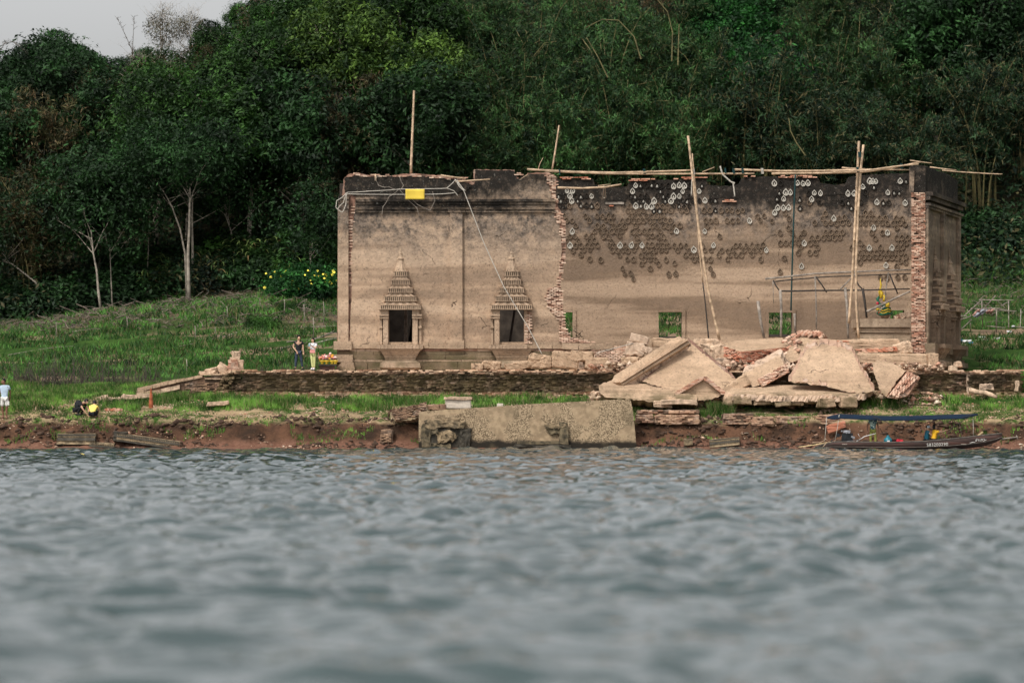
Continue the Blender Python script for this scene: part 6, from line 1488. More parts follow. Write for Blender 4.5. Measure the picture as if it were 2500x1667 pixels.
M_gcl = simple('grey_tarp', (.30,.31,.34), .7, .2); M_pcl = simple('faded_pink_cloth', (.36,.20,.16), .9, .3); M_bluec = simple('blue_plastic', (.02,.16,.30), .5, .2); M_whp = simple('white_plastic', (.75,.75,.75), .5, .1)
cloth([(2376,772),(2398,754),(2412,758),(2384,776)], Yd-.8, M_gcl, 'cloth_sheet', '', '', df)
cloth([(2374,770),(2386,756),(2398,754),(2382,772)], Yd-.6, M_pcl, 'cloth_sheet', '', '', df); cloth([(2406,758),(2428,754),(2420,766),(2408,766)], Yd-.7, M_pcl, 'cloth_sheet', '', '', df)
for (a, b, c, d), mt, lab in (((2348,831),(2372,830),(2371,836),(2350,838), ), M_whp, 'white plastic sheet crumpled on grass right of the temple'), (((2341,830),(2350,828),(2350,836),(2342,836)), M_bluec, 'blue plastic scrap at the left end of the white plastic sheet'), (((2364,836),(2376,835),(2374,841),(2366,841)), M_bluec, 'blue plastic scrap below the white plastic sheet'), (((2458,808),(2470,808),(2468,813),(2460,813)), M_whp, 'small white bag lying under the debris frame'), (((2388,822),(2408,823),(2406,825),(2388,825)), M_whp, 'thin white strip on the meadow below the debris frame'), (((2430,826),(2442,824),(2440,829),(2432,830)), M_whp, 'small white scrap right of the white strip'), (((2470,795),(2478,795),(2477,800),(2471,800)), M_whp, 'tiny white bag right of the debris frame'):
    g = G((a[0]+c[0])/2, c[1]); cloth([a, b, c, d], g.y-.2, mt, 'plastic_sheet', lab, 'litter', n=4, amp=.1)
for (u0,v0,u1,v1,lab) in ((2380,832,2500,816,'long thin stick lying across the meadow at the right border'),(2350,842,2440,826,'pale stick lying on the meadow under the white scraps')):
    g0 = G(u0, v0); g1 = G(u1, v1); pole('fallen_rail', [(u0,v0-1,g0.y),(u1,v1-1,g1.y)], .05, lab, cat='rail', mat=M_oldwood, group='fallen rails in the meadow', nodes=False)
# offerings table
ot = empty('offering_stand', W(797, 903, 195.9), 'low dark stand loaded with golden bowls and flower offerings beside the temple', 'offering stand')
Yo = 195.9; zt_ = Z_(889, Yo); x0, x1_ = X_(778, Yo), X_(822, Yo)
m = MB(); m.box(x0, x1_, Yo-.3, Yo+.4, zt_-.09, zt_); m.build('table_top', M_darkwood, ot); m = MB(); m.box(x0+.06, x1_-.1, Yo-.2, Yo+.3, 3.82, zt_-.1); m.build('base', simple('red_wood_dark', (.10,.055,.045), .8, .3), ot)
M_pink = simple('pink_flowers', (.70,.28,.26), .8, .4, 20); M_org = simple('orange_flowers', (.85,.40,.06), .8, .3, 20); M_wf = simple('white_flowers', (.8,.68,.62), .8, .2, 20)
for i, u in enumerate((787,798,811,819)):
    m = MB(); m.lathe((X_(u, Yo), Yo-.1, zt_), [(.05,0),(.09,.02),(.05,.06),(.12,.12),(.15,.2),(.11,.2)], 10); m.build('bowl', M_gold, ot, smooth=True)
m = MB(); m.box(x0+.05, x1_+.02, Yo-.15, Yo+.3, zt_+.24, zt_+.28); m.build('upper_shelf', M_darkwood, ot)
rr = random.Random(9)
for nm2, mt, n in (('pink_flower', M_pink, 26), ('orange_flower', M_org, 14), ('white_flower', M_wf, 14)):
    for k in range(n):
        u = rr.uniform(780, 824); q = 1-abs(u-802)/30; p = Vector((X_(u, Yo), Yo+rr.uniform(-.2,.25), zt_+.26+rr.random()*.34*q)); s = rr.uniform(.035,.07)
        m = MB(); m.lathe(p, [(.01,-s),(s,-s*.3),(s*.8,s*.5),(.01,s*.8)], 6); m.build(nm2, mt, ot)
for k in range(9): m = MB(); u = rr.uniform(780, 798); p = W(u, 880, Yo); m.tube([p, p+Vector((rr.uniform(-.12,.02), 0, rr.uniform(.25,.4)))], .008, 4); m.build('incense_stick', M_pink, ot)
# orange cloth stake
o = empty('orange_cloth_stake', W(368, 997, 190.8), 'rust orange cloth wound round a stake at the end of the ramp', 'stake')
m = MB(); c = W(370, 997, 190.8); m.tube([c+Vector((-.03,0,-.1)), c+Vector((-.02,0,1.02))], [.02,.015], 6); m.build('stake', M_oldwood, o)
m = MB(); m.lathe(c-Vector((.03,0,0)), [(.11,.02),(.12,.2),(.09,.5),(.055,.75),(.04,.95),(.02,1.0)], 9); m.build('cloth', simple('rust_orange_cloth', (.34,.10,.045), .9, .3, 3, bump=.5), o)
# heap of stones under the shrubs
for i in range(7):
    x = 52+i*6; block('heaped_stone', ['leftmost pale stone', 'second pale stone', 'third pale stone', 'middle pale stone', 'fifth pale stone', 'sixth pale stone', 'rightmost pale stone'][i]+' in the low heap under the dead shrubs', x-4, x+5, 950+random.uniform(-2,1), 958, 198.6, .3, rough=.06, sub=1)
# ---------------------------------------------------------------- people
def skinned(name, joints, edges, mats, parent, root, sub=2, extra=None):
    """joints: name -> ((x,y,z), r or (rx,ry)); edges between names"""
    names = list(joints); idx = {n: i for i, n in enumerate(names)}
    me = bpy.data.meshes.new(name+'_skel'); me.from_pydata([joints[n][0] for n in names], [(idx[a], idx[b]) for a, b in edges], [])
    o = bpy.data.objects.new('tmp', me); COL.objects.link(o); o.modifiers.new('s', 'SKIN')
    for i, n in enumerate(names):
        r = joints[n][1]; sv = me.skin_vertices[0].data[i]; sv.radius = (r, r) if not hasattr(r, '__len__') else r; sv.use_root = (n == root)
    ss = o.modifiers.new('u', 'SUBSURF'); ss.levels = sub; ss.render_levels = sub
    bpy.context.view_layer.update(); dg = bpy.context.evaluated_depsgraph_get(); nm = bpy.data.meshes.new_from_object(o.evaluated_get(dg)); bpy.data.objects.remove(o)
    nm.name = name; nm.materials.clear(); nm.materials.append(mats); nm.polygons.foreach_set('use_smooth', [True]*len(nm.polygons)); nm.polygons.foreach_set('material_index', [0]*len(nm.polygons))
    return link_mesh(name, nm, parent, wl(parent))
STAND = dict(pelvis=(0,0,.93), waist=(0,0,1.06), chest=(0,0,1.27), neck=(0,0,1.44), headb=(0,-.01,1.52), headm=(0,-.015,1.60), headt=(0,-.005,1.67),
    lsh=(.175,0,1.39), lel=(.23,.02,1.12), lwr=(.24,-.05,.88), rsh=(-.175,0,1.39), rel=(-.23,.02,1.12), rwr=(-.24,-.05,.88),
    lhip=(.085,0,.88), lkn=(.10,-.01,.49), lan=(.11,.02,.09), lto=(.12,-.14,.03), rhip=(-.085,0,.88), rkn=(-.10,-.01,.49), ran=(-.11,.02,.09), rto=(-.12,-.14,.03))
def person(label, loc, pose, skin, hair, shirt, pants, rot=0, sleeve=.55, short_pants=False, female=False, hair_long=False, lhand=None, rhand=None, shoes=None, s=1.0, extra=None, face=(0,-1,0)):
    J = dict(STAND); J.update(pose); J = {k: Vector(v) for k, v in J.items()}
    o = empty('person', loc, label, 'person')
    w = .9 if female else 1.0
    Rr = dict(pelvis=(.125,.10), waist=(.115*w,.085), chest=(.145*w,.10), neck=.050, headb=(.068,.072), headm=(.082,.095), headt=(.068,.078), lsh=.062, lel=.042, lwr=.028, rsh=.062, rel=.042, rwr=.028, lhip=.085, lkn=.058, lan=.036, lto=.03, rhip=.085, rkn=.058, ran=.036, rto=.03)
    jj = {k: (tuple(J[k]), Rr[k]) for k in J}
    E = [('pelvis','waist'),('waist','chest'),('chest','neck'),('neck','headb'),('headb','headm'),('headm','headt'),('chest','lsh'),('lsh','lel'),('lel','lwr'),('chest','rsh'),('rsh','rel'),('rel','rwr'),
         ('pelvis','lhip'),('lhip','lkn'),('lkn','lan'),('lan','lto'),('pelvis','rhip'),('rhip','rkn'),('rkn','ran'),('ran','rto')]
    for sd, hd in (('l', lhand), ('r', rhand)):   # palm, four fingers and a thumb
        wv = J[sd+'wr']; d = (wv-J[sd+'el']).normalized() if hd is None else Vector(hd).normalized()
        side = d.cross(Vector((0,1,.3))).normalized()
        p = wv+d*.07; jj[sd+'pm'] = (tuple(p), (.034,.018)); E.append((sd+'wr', sd+'pm'))
        for f in range(4):
            o_ = (f-1.5)*.019; L = (.060,.072,.067,.05)[f]; a = p+side*o_+d*.02; b = a+d*L*.6+Vector((0,-.01,0)); c = b+d*L*.35+Vector((0,-.022,-.004))
            for q, nm, r_ in ((a,'a',.0095),(b,'b',.0085),(c,'c',.007)): jj[f'{sd}f{f}{nm}'] = (tuple(q), r_)
            E += [(sd+'pm', f'{sd}f{f}a'), (f'{sd}f{f}a', f'{sd}f{f}b'), (f'{sd}f{f}b', f'{sd}f{f}c')]
        a = wv+d*.03+side*.032; b = a+side*.022+d*.035; jj[sd+'ta'] = (tuple(a), .012); jj[sd+'tb'] = (tuple(b), .009); E += [(sd+'wr', sd+'ta'), (sd+'ta', sd+'tb')]
    # nose
    fd = Vector(face).normalized(); jj['nose'] = (tuple(J['headm']+fd*.105+Vector((0,0,-.02))), .014); E.append(('headm', 'nose'))
    parts = [skinned('body', jj, E, skin, o, 'pelvis', 1)]
    # shirt
    k = sleeve
    sj = {}
    for n, g in (('pelvis',1.16),('waist',1.28),('chest',1.26)): r = Rr[n]; sj[n] = (tuple(J[n]), (r[0]*g, r[1]*g))
    sj['hem'] = (tuple(J['pelvis']+(J['pelvis']-J['waist']).normalized()*.07), (.145,.12)); sj['col'] = (tuple(J['chest'].lerp(J['neck'], .72 if shirt is M_blk else .84)), (.088,.080) if shirt is M_blk else (.112,.105))
    for sd in 'lr':
        sj[sd+'sh'] = (tuple(J[sd+'sh']), .078); sj[sd+'sl'] = (tuple(J[sd+'sh'].lerp(J[sd+'el'], k)), .072)
    parts.append(skinned('shirt', sj, [('hem','pelvis'),('pelvis','waist'),('waist','chest'),('chest','col'),('chest','lsh'),('lsh','lsl'),('chest','rsh'),('rsh','rsl')], shirt, o, 'waist', 1))
    pj = {'pelvis': (tuple(J['pelvis']), (.138,.112))}
    PE = []
    for sd in 'lr':
        pj[sd+'hip'] = (tuple(J[sd+'hip']), .098); PE += [('pelvis', sd+'hip')]
        if short_pants: pj[sd+'k'] = (tuple(J[sd+'hip'].lerp(J[sd+'kn'], .95)), .092); PE += [(sd+'hip', sd+'k')]
        else: pj[sd+'k'] = (tuple(J[sd+'kn']), .072); pj[sd+'a'] = (tuple(J[sd+'kn'].lerp(J[sd+'an'], .93)), .056); PE += [(sd+'hip', sd+'k'), (sd+'k', sd+'a')]
    parts.append(skinned('trousers' if not short_pants else 'shorts', pj, PE, pants, o, 'pelvis', 1))
    # hair: a cap that leaves the face free
    bm = bmesh.new(); bmesh.ops.create_uvsphere(bm, u_segments=14, v_segments=10, radius=1)
    hc = J['headm'].lerp(J['headt'], .45)-fd*.012; dele = []
    for v in bm.verts:
        q = v.co.copy()
        if q.dot(fd) > .35 and q.z < .35: dele.append(v)
        elif q.z < (-.95 if hair_long else -.55): dele.append(v)
        v.co = hc+Vector((q.x*.100, q.y*.108, q.z*(.118 if not hair_long or q.z > 0 else .26)))+Vector((random.gauss(0,.004),)*3)
    bmesh.ops.delete(bm, geom=dele, context='VERTS'); me = bpy.data.meshes.new('hair'); bm.to_mesh(me); bm.free(); me.materials.append(hair)
    h = link_mesh('hair', me, o, wl(o)); s_ = h.modifiers.new('t', 'SOLIDIFY'); s_.thickness = .012; parts.append(h)
    # eyes and mouth
    sd_ = fd.cross(Vector((0,0,1))).normalized()
    for g in (-1, 1):
        m = MB(); c = J['headm']+fd*.093+sd_*.032*g+Vector((0,0,.012)); m.lathe(c, [(.003,-.006),(.010,0),(.003,.006)], 6); e = m.build('eye', M_black, o, loc=(0,0,0)); e.location = (0,0,0)
    m = MB(); c = J['headm']+fd*.088+Vector((0,0,-.055)); m.box(c.x-.02, c.x+.02, c.y-.008, c.y+.008, c.z-.004, c.z+.004); e = m.build('mouth', M_lip, o, loc=(0,0,0)); e.location = (0,0,0)
    if shoes is not None:
        for sd in 'lr':
            a, t = J[sd+'an'], J[sd+'to']; m = MB(); m.tube([a+Vector((0,.05,-.03)), a.lerp(t, .4)+Vector((0,0,-.0)), t+Vector((0,-.03,0))], [.045,.048,.03], 8); e = m.build('shoe', shoes, o, loc=(0,0,0)); e.location = (0,0,0)
    if extra: extra(o, J)
    for c in o.children: c.location = (0,0,0) if c.name.startswith(('body','shirt','trousers','shorts','hair','eye','mouth','shoe')) else c.location
    o.rotation_euler = (0, 0, R(rot)); o.scale = (s, s, s); return o
M_skin = simple('light_skin', (.55,.33,.22), .55, .1); M_skinb = simple('brown_skin', (.20,.10,.065), .55, .1); M_hair = simple('black_hair', (.012,.010,.010), .5, .2); M_lip = simple('lips', (.35,.10,.08), .5, .1)
M_blk = simple('black_shirt', (.012,.013,.016), .8, .2); M_jean = simple('dark_jeans', (.035,.05,.075), .9, .3, 8); M_wht = simple('white_shirt', (.80,.80,.82), .8, .05); M_lime = simple('pale_lime_trousers', (.58,.60,.26), .85, .1)
M_pale = simple('pale_blue_shirt', (.42,.52,.62), .85, .08); M_shw = simple('white_shorts', (.66,.64,.60), .85, .1); M_yels = simple('yellow_shirt', (.88,.68,.16), .8, .08); M_oran = simple('orange_shirt', (.90,.50,.03), .8, .08); M_teal = simple('teal_shirt', (.02,.14,.20), .8, .15)
m = Mat('floral_shirt', .8); n = m.noise(14, 3); n2 = m.noise(22, 2); M_flo = m.col(m.mix(m.rng(n, .47, .53), m.mix(m.rng(n2, .45, .55), (.02,.14,.09), (.04,.10,.16)), (.62,.70,.60))); M_oliv = simple('olive_trousers', (.27,.27,.07), .9, .15)
def local(name, m, mat, o, smooth=True):
    e = m.build(name, mat, o, smooth=smooth, loc=(0,0,0)); e.location = (0,0,0); return e
# the couple on the terrace
def ex_man(o, J):
    m = MB(); m.tube([J['neck']+Vector((-.05,-.07,-.02)), J['chest']+Vector((0,-.125,-.02)), J['neck']+Vector((.05,-.07,-.02))], .004, 4); local('necklace', m, M_rope, o)
    m = MB(); c = J['lwr']; m.tube([c+Vector((0,0,.02)), c], .034, 8); local('wristband', m, M_blk, o)
ps = (W(729, 902, 194.7)); ps.z = 3.90
person('young man in a black shirt and dark jeans standing on the terrace edge', ps, dict(rel=(-.27,.0,1.14), rwr=(-.10,-.20,.93), lel=(.22,.0,1.12), lwr=(.24,-.06,.90), lan=(.19,.02,.09), lkn=(.14,-.02,.49), lto=(.24,-.12,.03), ran=(-.16,.02,.09), rkn=(-.13,-.01,.49), rto=(-.20,-.13,.03), headm=(.02,-.03,1.59), headt=(.02,-.02,1.67), headb=(.01,-.02,1.52)), M_skin, M_hair, M_blk, M_jean, face=(.45,-1,-.25), rhand=(.35,-.3,-.75), shoes=M_blk, extra=ex_man, s=1.0)
def ex_wom(o, J):
    m = MB(); c = J['pelvis']+Vector((-.02,-.17,.08)); m.hexa([c+Vector(q) for q in ((-.15,-.02,-.09),(.13,-.02,-.10),(.13,.03,-.10),(-.15,.03,-.09),(-.12,-.02,.10),(.13,-.02,.08),(.13,.03,.08),(-.12,.03,.10))]); local('shoulder_bag', m, simple('pink_bag_leather', (.72,.30,.27), .5, .08), o, False)
    m = MB(); m.tube([c+Vector((-.1,0,.1)), J['chest']+Vector((.02,-.13,.05)), J['lsh']+Vector((0,-.02,.07))], .008, 4); local('bag_strap', m, M_blk, o)
    for g in (-1, 1):
        m = MB(); fd = Vector((-.85,-.5,0)).normalized(); sd_ = fd.cross(Vector((0,0,1))); q = J['headm']+fd*.108+sd_*.034*g+Vector((0,0,.012)); m.tube([q+sd_*.024*math.cos(a)+Vector((0,0,.022*math.sin(a))) for a in [i*math.pi/4 for i in range(9)]], .004, 4); local('glasses', m, M_blk, o)
    m = MB(); q = (J['lwr']+J['rwr'])*.5+Vector((-.08,-.07,.05)); m.box(q.x-.05, q.x+.05, q.y-.01, q.y+.01, q.z-.08, q.z+.07); local('held_phone', m, simple('phone_case', (.3,.42,.45), .4, .1), o, False)
    m = MB(); m.tube([J['headt']+Vector((.08,.04,-.03)), J['headm']+Vector((.12,.06,-.08)), J['neck']+Vector((.12,.05,.02))], [.03,.035,.012], 7); local('ponytail', m, M_hair, o)
pw = W(764, 902, 194.6); pw.z = 3.90
person('woman in a white shirt and lime trousers looking at a phone, pink bag at hip', pw, dict(lel=(.16,-.14,1.15), lwr=(-.06,-.26,1.30), rel=(-.20,-.08,1.13), rwr=(-.13,-.26,1.28), lan=(.07,.02,.09), lkn=(.08,-.01,.5), lto=(.03,-.12,.03), ran=(-.02,.02,.09), rkn=(-.05,-.01,.5), rto=(-.10,-.10,.03), headm=(-.02,-.02,1.60)), M_skin, M_hair, M_wht, M_lime, face=(-.85,-.5,-.2), female=True, lhand=(-.5,-.2,.6), rhand=(-.2,-.2,.7), shoes=M_wht, extra=ex_wom, s=.92)
# man at the left border
pm = W(11, 998, 190.6); pm.z = h1(pm.x, pm.y)-.02
def ex_pm(o, J):
    m = MB(); c = J['lkn']+Vector((.06,-.03,.20)); m.box(c.x-.03, c.x+.05, c.y-.07, c.y+.07, c.z-.09, c.z+.08, j=.006); local('pocket', m, M_shw, o, False)
person('man in a pale blue shirt and white shorts standing at the left border', pm, dict(lel=(.24,.08,1.12), lwr=(.20,.12,.90), rel=(-.18,.06,1.14), rwr=(-.05,.17,.95), headm=(-.05,-.02,1.60), headb=(-.03,-.01,1.52), headt=(-.04,-.01,1.68), lan=(.08,.02,.09), ran=(-.05,.02,.09)), M_skinb, M_hair, M_pale, M_shw, face=(-.9,-.4,0), short_pants=True, shoes=M_skinb, extra=ex_pm, s=1.14)
# squatting pair
sq = dict(pelvis=(0,0,.28), waist=(0,-.08,.40), chest=(0,-.22,.56), neck=(0,-.32,.66), headb=(0,-.38,.71), headm=(0,-.43,.76), headt=(0,-.47,.83), lsh=(.17,-.24,.62), lel=(.22,-.42,.42), lwr=(.12,-.55,.22), rsh=(-.17,-.24,.62), rel=(-.22,-.42,.42), rwr=(-.12,-.55,.22),
          lhip=(.10,0,.26), lkn=(.17,-.36,.38), lan=(.14,-.12,.08), lto=(.15,-.30,.03), rhip=(-.10,0,.26), rkn=(-.17,-.36,.38), ran=(-.14,-.12,.08), rto=(-.15,-.30,.03))
p1 = W(225, 1001, 190.2); p1.z = h1(p1.x, p1.y)
person('person in a yellow shirt squatting with the back turned on the gravel', p1, sq, M_skin, M_hair, M_yels, M_blk, rot=170, face=(0,-1,-.5), shoes=M_blk, s=1.0)
def ex_bp(o, J):
    m = MB(); c = J['chest']+Vector((0,.16,-.02)); m.lathe(c+Vector((0,0,-.24)), [(.06,0),(.16,.04),(.19,.18),(.17,.34),(.09,.44),(.02,.46)], 10); local('backpack', m, M_blk, o)
    m = MB(); m.tube([c+Vector((.15,.08,-.15)), c+Vector((.20,.05,0)), c+Vector((.15,.08,.12))], .016, 5); local('backpack_trim', m, M_yels, o)
p2 = W(187, 1002, 190.7); p2.z = h1(p2.x, p2.y)
person('person in black with a backpack crouching and reaching to the gravel', p2, dict(sq, chest=(0,-.26,.50), neck=(0,-.40,.58), headb=(0,-.46,.60), headm=(0,-.52,.62), headt=(0,-.58,.66), lsh=(.17,-.30,.54), rsh=(-.17,-.30,.54), lwr=(.10,-.62,.08), rwr=(-.12,-.60,.10), lel=(.22,-.48,.30), rel=(-.22,-.48,.30)), M_skin, M_hair, M_blk, M_blk, rot=62, face=(0,-1,-.6), shoes=M_blk, extra=ex_bp, s=1.1)

# ---------------------------------------------------------------- the long-tail boat
YBt = 185.2
bt = empty('longtail_boat', W(2230, 1092, YBt), 'long narrow brown motor boat with a blue canopy moored at the muddy bank', 'boat')
m = Mat('painted_hull_wood', .6, .4); n = m.noise(1., 6, m.scaled(m.pos(), (.7, 1, 9))); M_hull = m.col(m.mix(m.rng(n, .4, .62), (.035,.019,.015), (.095,.045,.035))); M_gun = simple('worn_gunwale', (.11,.092,.078), .6, .3, 6)
M_canop = simple('blue_canopy_cloth', (.002,.012,.03), .85, .25, 2); M_metal = simple('grey_engine_metal', (.34,.34,.36), .4, .3, 12, metal=.6); M_eng = simple('black_engine_metal', (.02,.022,.025), .4, .4, 10, metal=.3); M_steel = simple('white_painted_pipe', (.7,.7,.68), .4, .1)
# stations: px, gunwale py, keel py, half beam
ST = [(1990,1092,1094,.04),(2010,1086,1095,.22),(2032,1079,1096,.42),(2100,1079.5,1097,.55),(2180,1080,1098,.60),(2250,1078,1098,.60),(2310,1073,1097,.55),(2360,1067.5,1094,.45),(2400,1063,1088,.30),(2430,1060,1079,.16),(2446,1058.5,1070,.06)]
V = []; secs = 7
for px, g, kz, hb in ST:
    for i in range(secs):
        t = -1+2*i/(secs-1); x = X_(px, YBt); zg = Z_(g, YBt); zk = Z_(kz, YBt); V.append((x, YBt+hb*math.copysign(abs(t)**.55, t) if t else YBt, zk+(zg-zk)*abs(t)**2.2))
ns = len(ST); m = MB(); fs = [(i*secs+k, i*secs+k+1, (i+1)*secs+k+1, (i+1)*secs+k) for i in range(ns-1) for k in range(secs-1)]; m.add(V, fs)
o = m.build('hull', M_hull, bt, smooth=True); fixn(o); s_ = o.modifiers.new('t', 'SOLIDIFY'); s_.thickness = .04; s_.offset = 0
for sd in (0, secs-1):
    m = MB(); m.tube([Vector(V[i*secs+sd])+Vector((0,0,.015)) for i in range(ns)], .035, 6); m.build('gunwale', M_gun, bt, smooth=True)
m = MB(); m.tube([Vector(V[i*secs+1])+Vector((0,-.03,-.02)) for i in range(1, ns)], .02, 5); m.build('rubbing_strake', M_gun, bt)
for px in (2060, 2130, 2200, 2285, 2350):
    a = X_(px, YBt); z = Z_(1084, YBt); m = MB(); m.box(a-.12, a+.12, YBt-.48, YBt+.48, z-.02, z+.02); m.build('thwart', M_oldwood, bt)
pole('bow_plank', [(2440,1072,YBt),(2485,1067,YBt)], .05, '', mat=M_oldwood, parent=bt, nodes=False); pole('bow_post', [(2481,1062,YBt),(2485,1073,YBt)], .03, '', mat=M_oldwood, parent=bt, nodes=False)
# registration written on the bow side
def hull_text(body, px, py, size, tilt, mat, name='registration_number'):
    cu = bpy.data.curves.new(name, 'FONT'); cu.body = body; cu.size = size; cu.extrude = .004; cu.space_character = 1.1
    t = bpy.data.objects.new('tmp', cu); COL.objects.link(t); bpy.context.view_layer.update(); me = bpy.data.meshes.new_from_object(t.evaluated_get(bpy.context.evaluated_depsgraph_get())); bpy.data.objects.remove(t)
    me.name = name; me.materials.clear(); me.materials.append(mat); o = link_mesh(name, me, bt, W(px, py, YBt-.62)); o.rotation_euler = (R(90+8), R(-tilt), 0); return o
M_ltr = simple('faded_white_lettering', (.62,.60,.55), .8, .3, 20)
hull_text('583200290', 2262, 1089.5, .21, 2.5, M_ltr); hull_text('สำเภา', 2381, 1078, .19, 6, M_ltr, 'boat_name')
m = MB(); m.tube([W(2368,1081,YBt-.45), W(2376,1079,YBt-.45), W(2381,1080,YBt-.45)], [.012,.02,.008], 5); m.tube([W(2400,1077,YBt-.36), W(2408,1073,YBt-.34)], [.012,.008], 5); m.build('painted_flourish', M_ltr, bt)
# canopy with bows and posts
cs = [(2019,1019,.30),(2035,1014,.45),(2050,1011.5,.55),(2100,1014,.6),(2160,1016.5,.62),(2230,1016,.62),(2300,1013.5,.6),(2350,1012,.55),(2386,1011,.35)]
V = []; 
for px, py, hb in cs:
    for i in range(7): t = -1+2*i/6; V.append((X_(px, YBt), YBt+hb*t, Z_(py, YBt)-.20*abs(t)**2.2*(1 if 2030 < px < 2370 else .25)))
m = MB(); m.add(V, [(i*7+k, i*7+k+1, (i+1)*7+k+1, (i+1)*7+k) for i in range(len(cs)-1) for k in range(6)]); o = m.build('canopy', M_canop, bt, smooth=True); s_ = o.modifiers.new('t', 'SOLIDIFY'); s_.thickness = .03
for P, r, mt, nm in (([(2018,1018,YBt-.3),(2016,1050,YBt-.3),(2013,1080,YBt-.3)], .022, M_rope, 'canopy_post'), ([(2049,1012,YBt-.45),(2044,1045,YBt-.45),(2038,1079,YBt-.45)], .022, M_rope, 'canopy_post'), ([(2375,1016,YBt-.3),(2376,1040,YBt-.3),(2377,1067,YBt-.3)], .022, M_rope, 'canopy_post'), ([(2341,1032,YBt+.3),(2345,1050,YBt+.3),(2351,1069,YBt+.3)], .018, M_oldwood, 'canopy_post'),
                  ([(2130,1016,YBt-.6),(2150,1019,YBt-.6),(2166,1030,YBt-.6),(2180,1045,YBt-.6),(2192,1055,YBt-.6)], .02, M_darkwood, 'canopy_rib'), ([(2148,1044,YBt+.5),(2158,1062,YBt+.5)], .02, M_darkwood, 'canopy_rib'), ([(2310,1032,YBt-.5),(2340,1022,YBt-.5),(2372,1013,YBt-.5)], .02, M_darkwood, 'canopy_rib'), ([(2295,1078,YBt-.5),(2330,1040,YBt-.5),(2370,1015,YBt-.5)], .018, M_darkwood, 'canopy_rib')):
    pole(nm, P, r, '', mat=mt, parent=bt, nodes=False)
# engine and long tail
m = MB(); a = W(2060, 1076, YBt); m.box(a.x-.1, a.x+.42, YBt-.18, YBt+.18, a.z-.05, a.z+.38, j=.02); m.build('engine_block', M_eng, bt)
m = MB(); b = W(2064, 1056, YBt); m.box(b.x-.10, b.x+.22, YBt-.15, YBt+.12, b.z, b.z+.12, j=.01); m.build('fuel_tank', M_metal, bt)
for k, (u, v, r_) in enumerate(((2067,1056,.045),(2073,1056,.045),(2046,1062,.10),(2084,1068,.06),(2080,1066,.05),(2055,1052,.04))):
    m = MB(); c = W(u, v, YBt-.2); m.tube([c+Vector((0,-.05,0)), c+Vector((0,.12,0))], r_, 10); m.build('engine_fitting', M_metal if k != 2 else M_eng, bt, smooth=False)
for P, r, mt, nm in (([(2028,1078,YBt-.2),(2000,1084,YBt-.3),(1968,1089,YBt-.4),(1950,1091.5,YBt-.5)], .04, simple('yellow_tail_pipe', (.66,.50,.26), .6, .2), 'tail_shaft'), ([(1984,1080,YBt-.1),(2000,1081,YBt-.1),(2018,1071,YBt-.1)], .025, M_bamboo, 'tail_fin'), ([(2024,1078,YBt-.3),(2014,1083,YBt-.6),(2009,1091,YBt-.6)], .03, M_bamboo, 'stern_hook'),
                  ([(2088,1079,YBt-.2),(2094,1071,YBt-.2),(2110,1066,YBt-.3),(2138,1058,YBt-.35)], .028, M_steel, 'steering_arm'), ([(2030,1079,YBt-.25),(2060,1078,YBt-.3),(2100,1073,YBt-.3)], .02, M_metal, 'control_rod'), ([(2024,1079,YBt-.2),(2034,1073,YBt-.2),(2046,1064,YBt-.2)], .035, M_eng, 'engine_bracket'), ([(2095,1058,YBt-.2),(2100,1068,YBt-.2)], .012, M_steel, 'throttle_lever')):
    pole(nm, P, r, '', mat=mt, parent=bt, nodes=False)
# cargo
cg = empty('water_container', W(2168, 1080, YBt), 'translucent blue water jar with a white label standing in the boat', 'container')
m = MB(); m.lathe(W(2168,1080,YBt), [(.17,0),(.20,.05),(.20,.16),(.12,.24),(.07,.30),(.07,.36)], 14); m.build('jar', simple('blue_jar', (.03,.20,.26), .25, .2), cg, smooth=True)
m = MB(); p = W(2169,1079,YBt-.2); m.box(p.x-.06, p.x+.06, p.y-.015, p.y+.01, p.z, p.z+.08); m.build('label_patch', M_whp, cg)
o = block('red_bag', 'bright red bag lying in the boat right of the blue jar', 2187, 2206, 1073, 1081, YBt-.15, .3, rough=.03, mat=simple('red_cloth_bag', (.62,.03,.05), .7, .15), cat='bag')
o = block('dark_bag', 'dark maroon bag between the blue jar and the red bag', 2176, 2190, 1072, 1081, YBt+.1, .3, rough=.03, mat=simple('maroon_bag', (.06,.015,.015), .8, .2), cat='bag')
m = MB(); m.tube([W(2383,1068,YBt), W(2390,1062,YBt), W(2400,1054,YBt)], [.025,.06,.04], 6); o = m.build('paddle', simple('pale_paddle_wood', (.50,.38,.20), .7, .2), None); tag(o, 'pale wooden paddle blade sticking up near the bow of the boat', 'paddle')
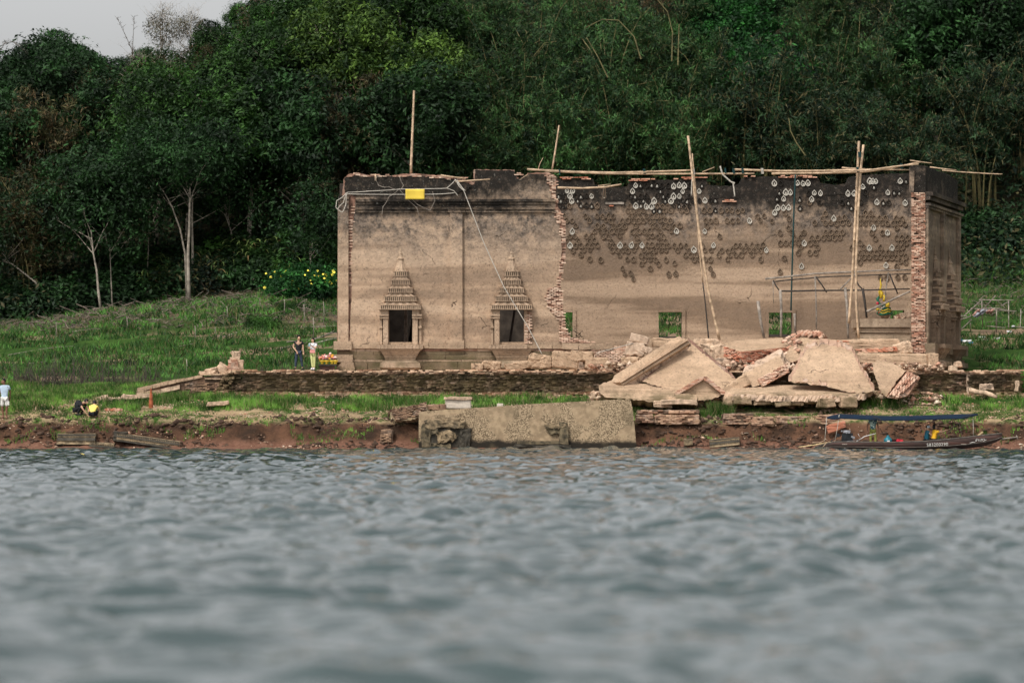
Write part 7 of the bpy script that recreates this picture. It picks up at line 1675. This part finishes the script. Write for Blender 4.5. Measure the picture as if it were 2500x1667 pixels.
# people in the boat
zf = Z_(1091, YBt)
pb = W(2131, 1091, YBt); pb.z = zf
person('boatman in a green floral shirt standing under the canopy', pb, dict(rel=(-.28,-.02,1.14), rwr=(-.30,-.10,.88), lel=(.27,.04,1.14), lwr=(.28,-.06,.90), headb=(0,-.03,1.49), headm=(0,-.05,1.55), headt=(0,-.03,1.62), lan=(.14,.02,.09), ran=(-.12,.02,.09), lkn=(.14,-.02,.49), rkn=(-.12,-.01,.49)), M_skinb, M_hair, M_flo, M_oliv, face=(0,-1,-.4), shoes=M_skinb, s=.90)
sit = dict(pelvis=(0,0,.30), waist=(.02,-.02,.42), chest=(.03,-.05,.62), neck=(.02,-.06,.78), headb=(.02,-.07,.86), headm=(.02,-.08,.94), headt=(.02,-.07,1.01), lsh=(.17,-.03,.74), lel=(.22,-.2,.62), lwr=(.16,-.36,.60), rsh=(-.15,-.05,.74), rel=(-.20,-.2,.58), rwr=(-.12,-.34,.52),
           lhip=(.09,0,.28), lkn=(.12,-.40,.34), lan=(.12,-.42,.08), lto=(.13,-.56,.04), rhip=(-.09,0,.28), rkn=(-.12,-.40,.34), ran=(-.12,-.42,.08), rto=(-.12,-.56,.04))
p3 = W(2279, 1091, YBt); p3.z = zf+.02
person('woman in an orange yellow shirt seated in the boat, one arm stretched to the bow', p3, dict(sit, rsh=(-.14,-.12,.72), rel=(-.14,-.38,.70), rwr=(-.10,-.62,.80)), M_skin, M_hair, M_oran, M_blk, rot=90, face=(0,-1,0), female=True, hair_long=True, sleeve=.6, shoes=M_blk, s=1.0, rhand=(0,-1,.25))
def ex_cap(o, J):
    m = MB(); m.lathe(J['headm']+Vector((0,0,.0)), [(.105,0),(.115,.05),(.09,.11),(.02,.14)], 12); local('cap', m, simple('pale_blue_cap', (.50,.58,.64), .8, .1), o)
    m = MB(); c = J['headm']+Vector((0,-.15,.02)); m.box(c.x-.07, c.x+.07, c.y-.06, c.y+.06, c.z, c.z+.012); local('cap_brim', m, simple('cap_brim_cloth', (.3,.36,.4), .8, .1), o, False)
p4 = W(2262, 1091, YBt+.15); p4.z = zf+.02
person('person in a teal shirt and pale cap seated behind the orange shirted woman', p4, sit, M_skin, M_hair, M_teal, M_blk, rot=95, face=(0,-1,0), shoes=M_blk, s=.95, extra=ex_cap)
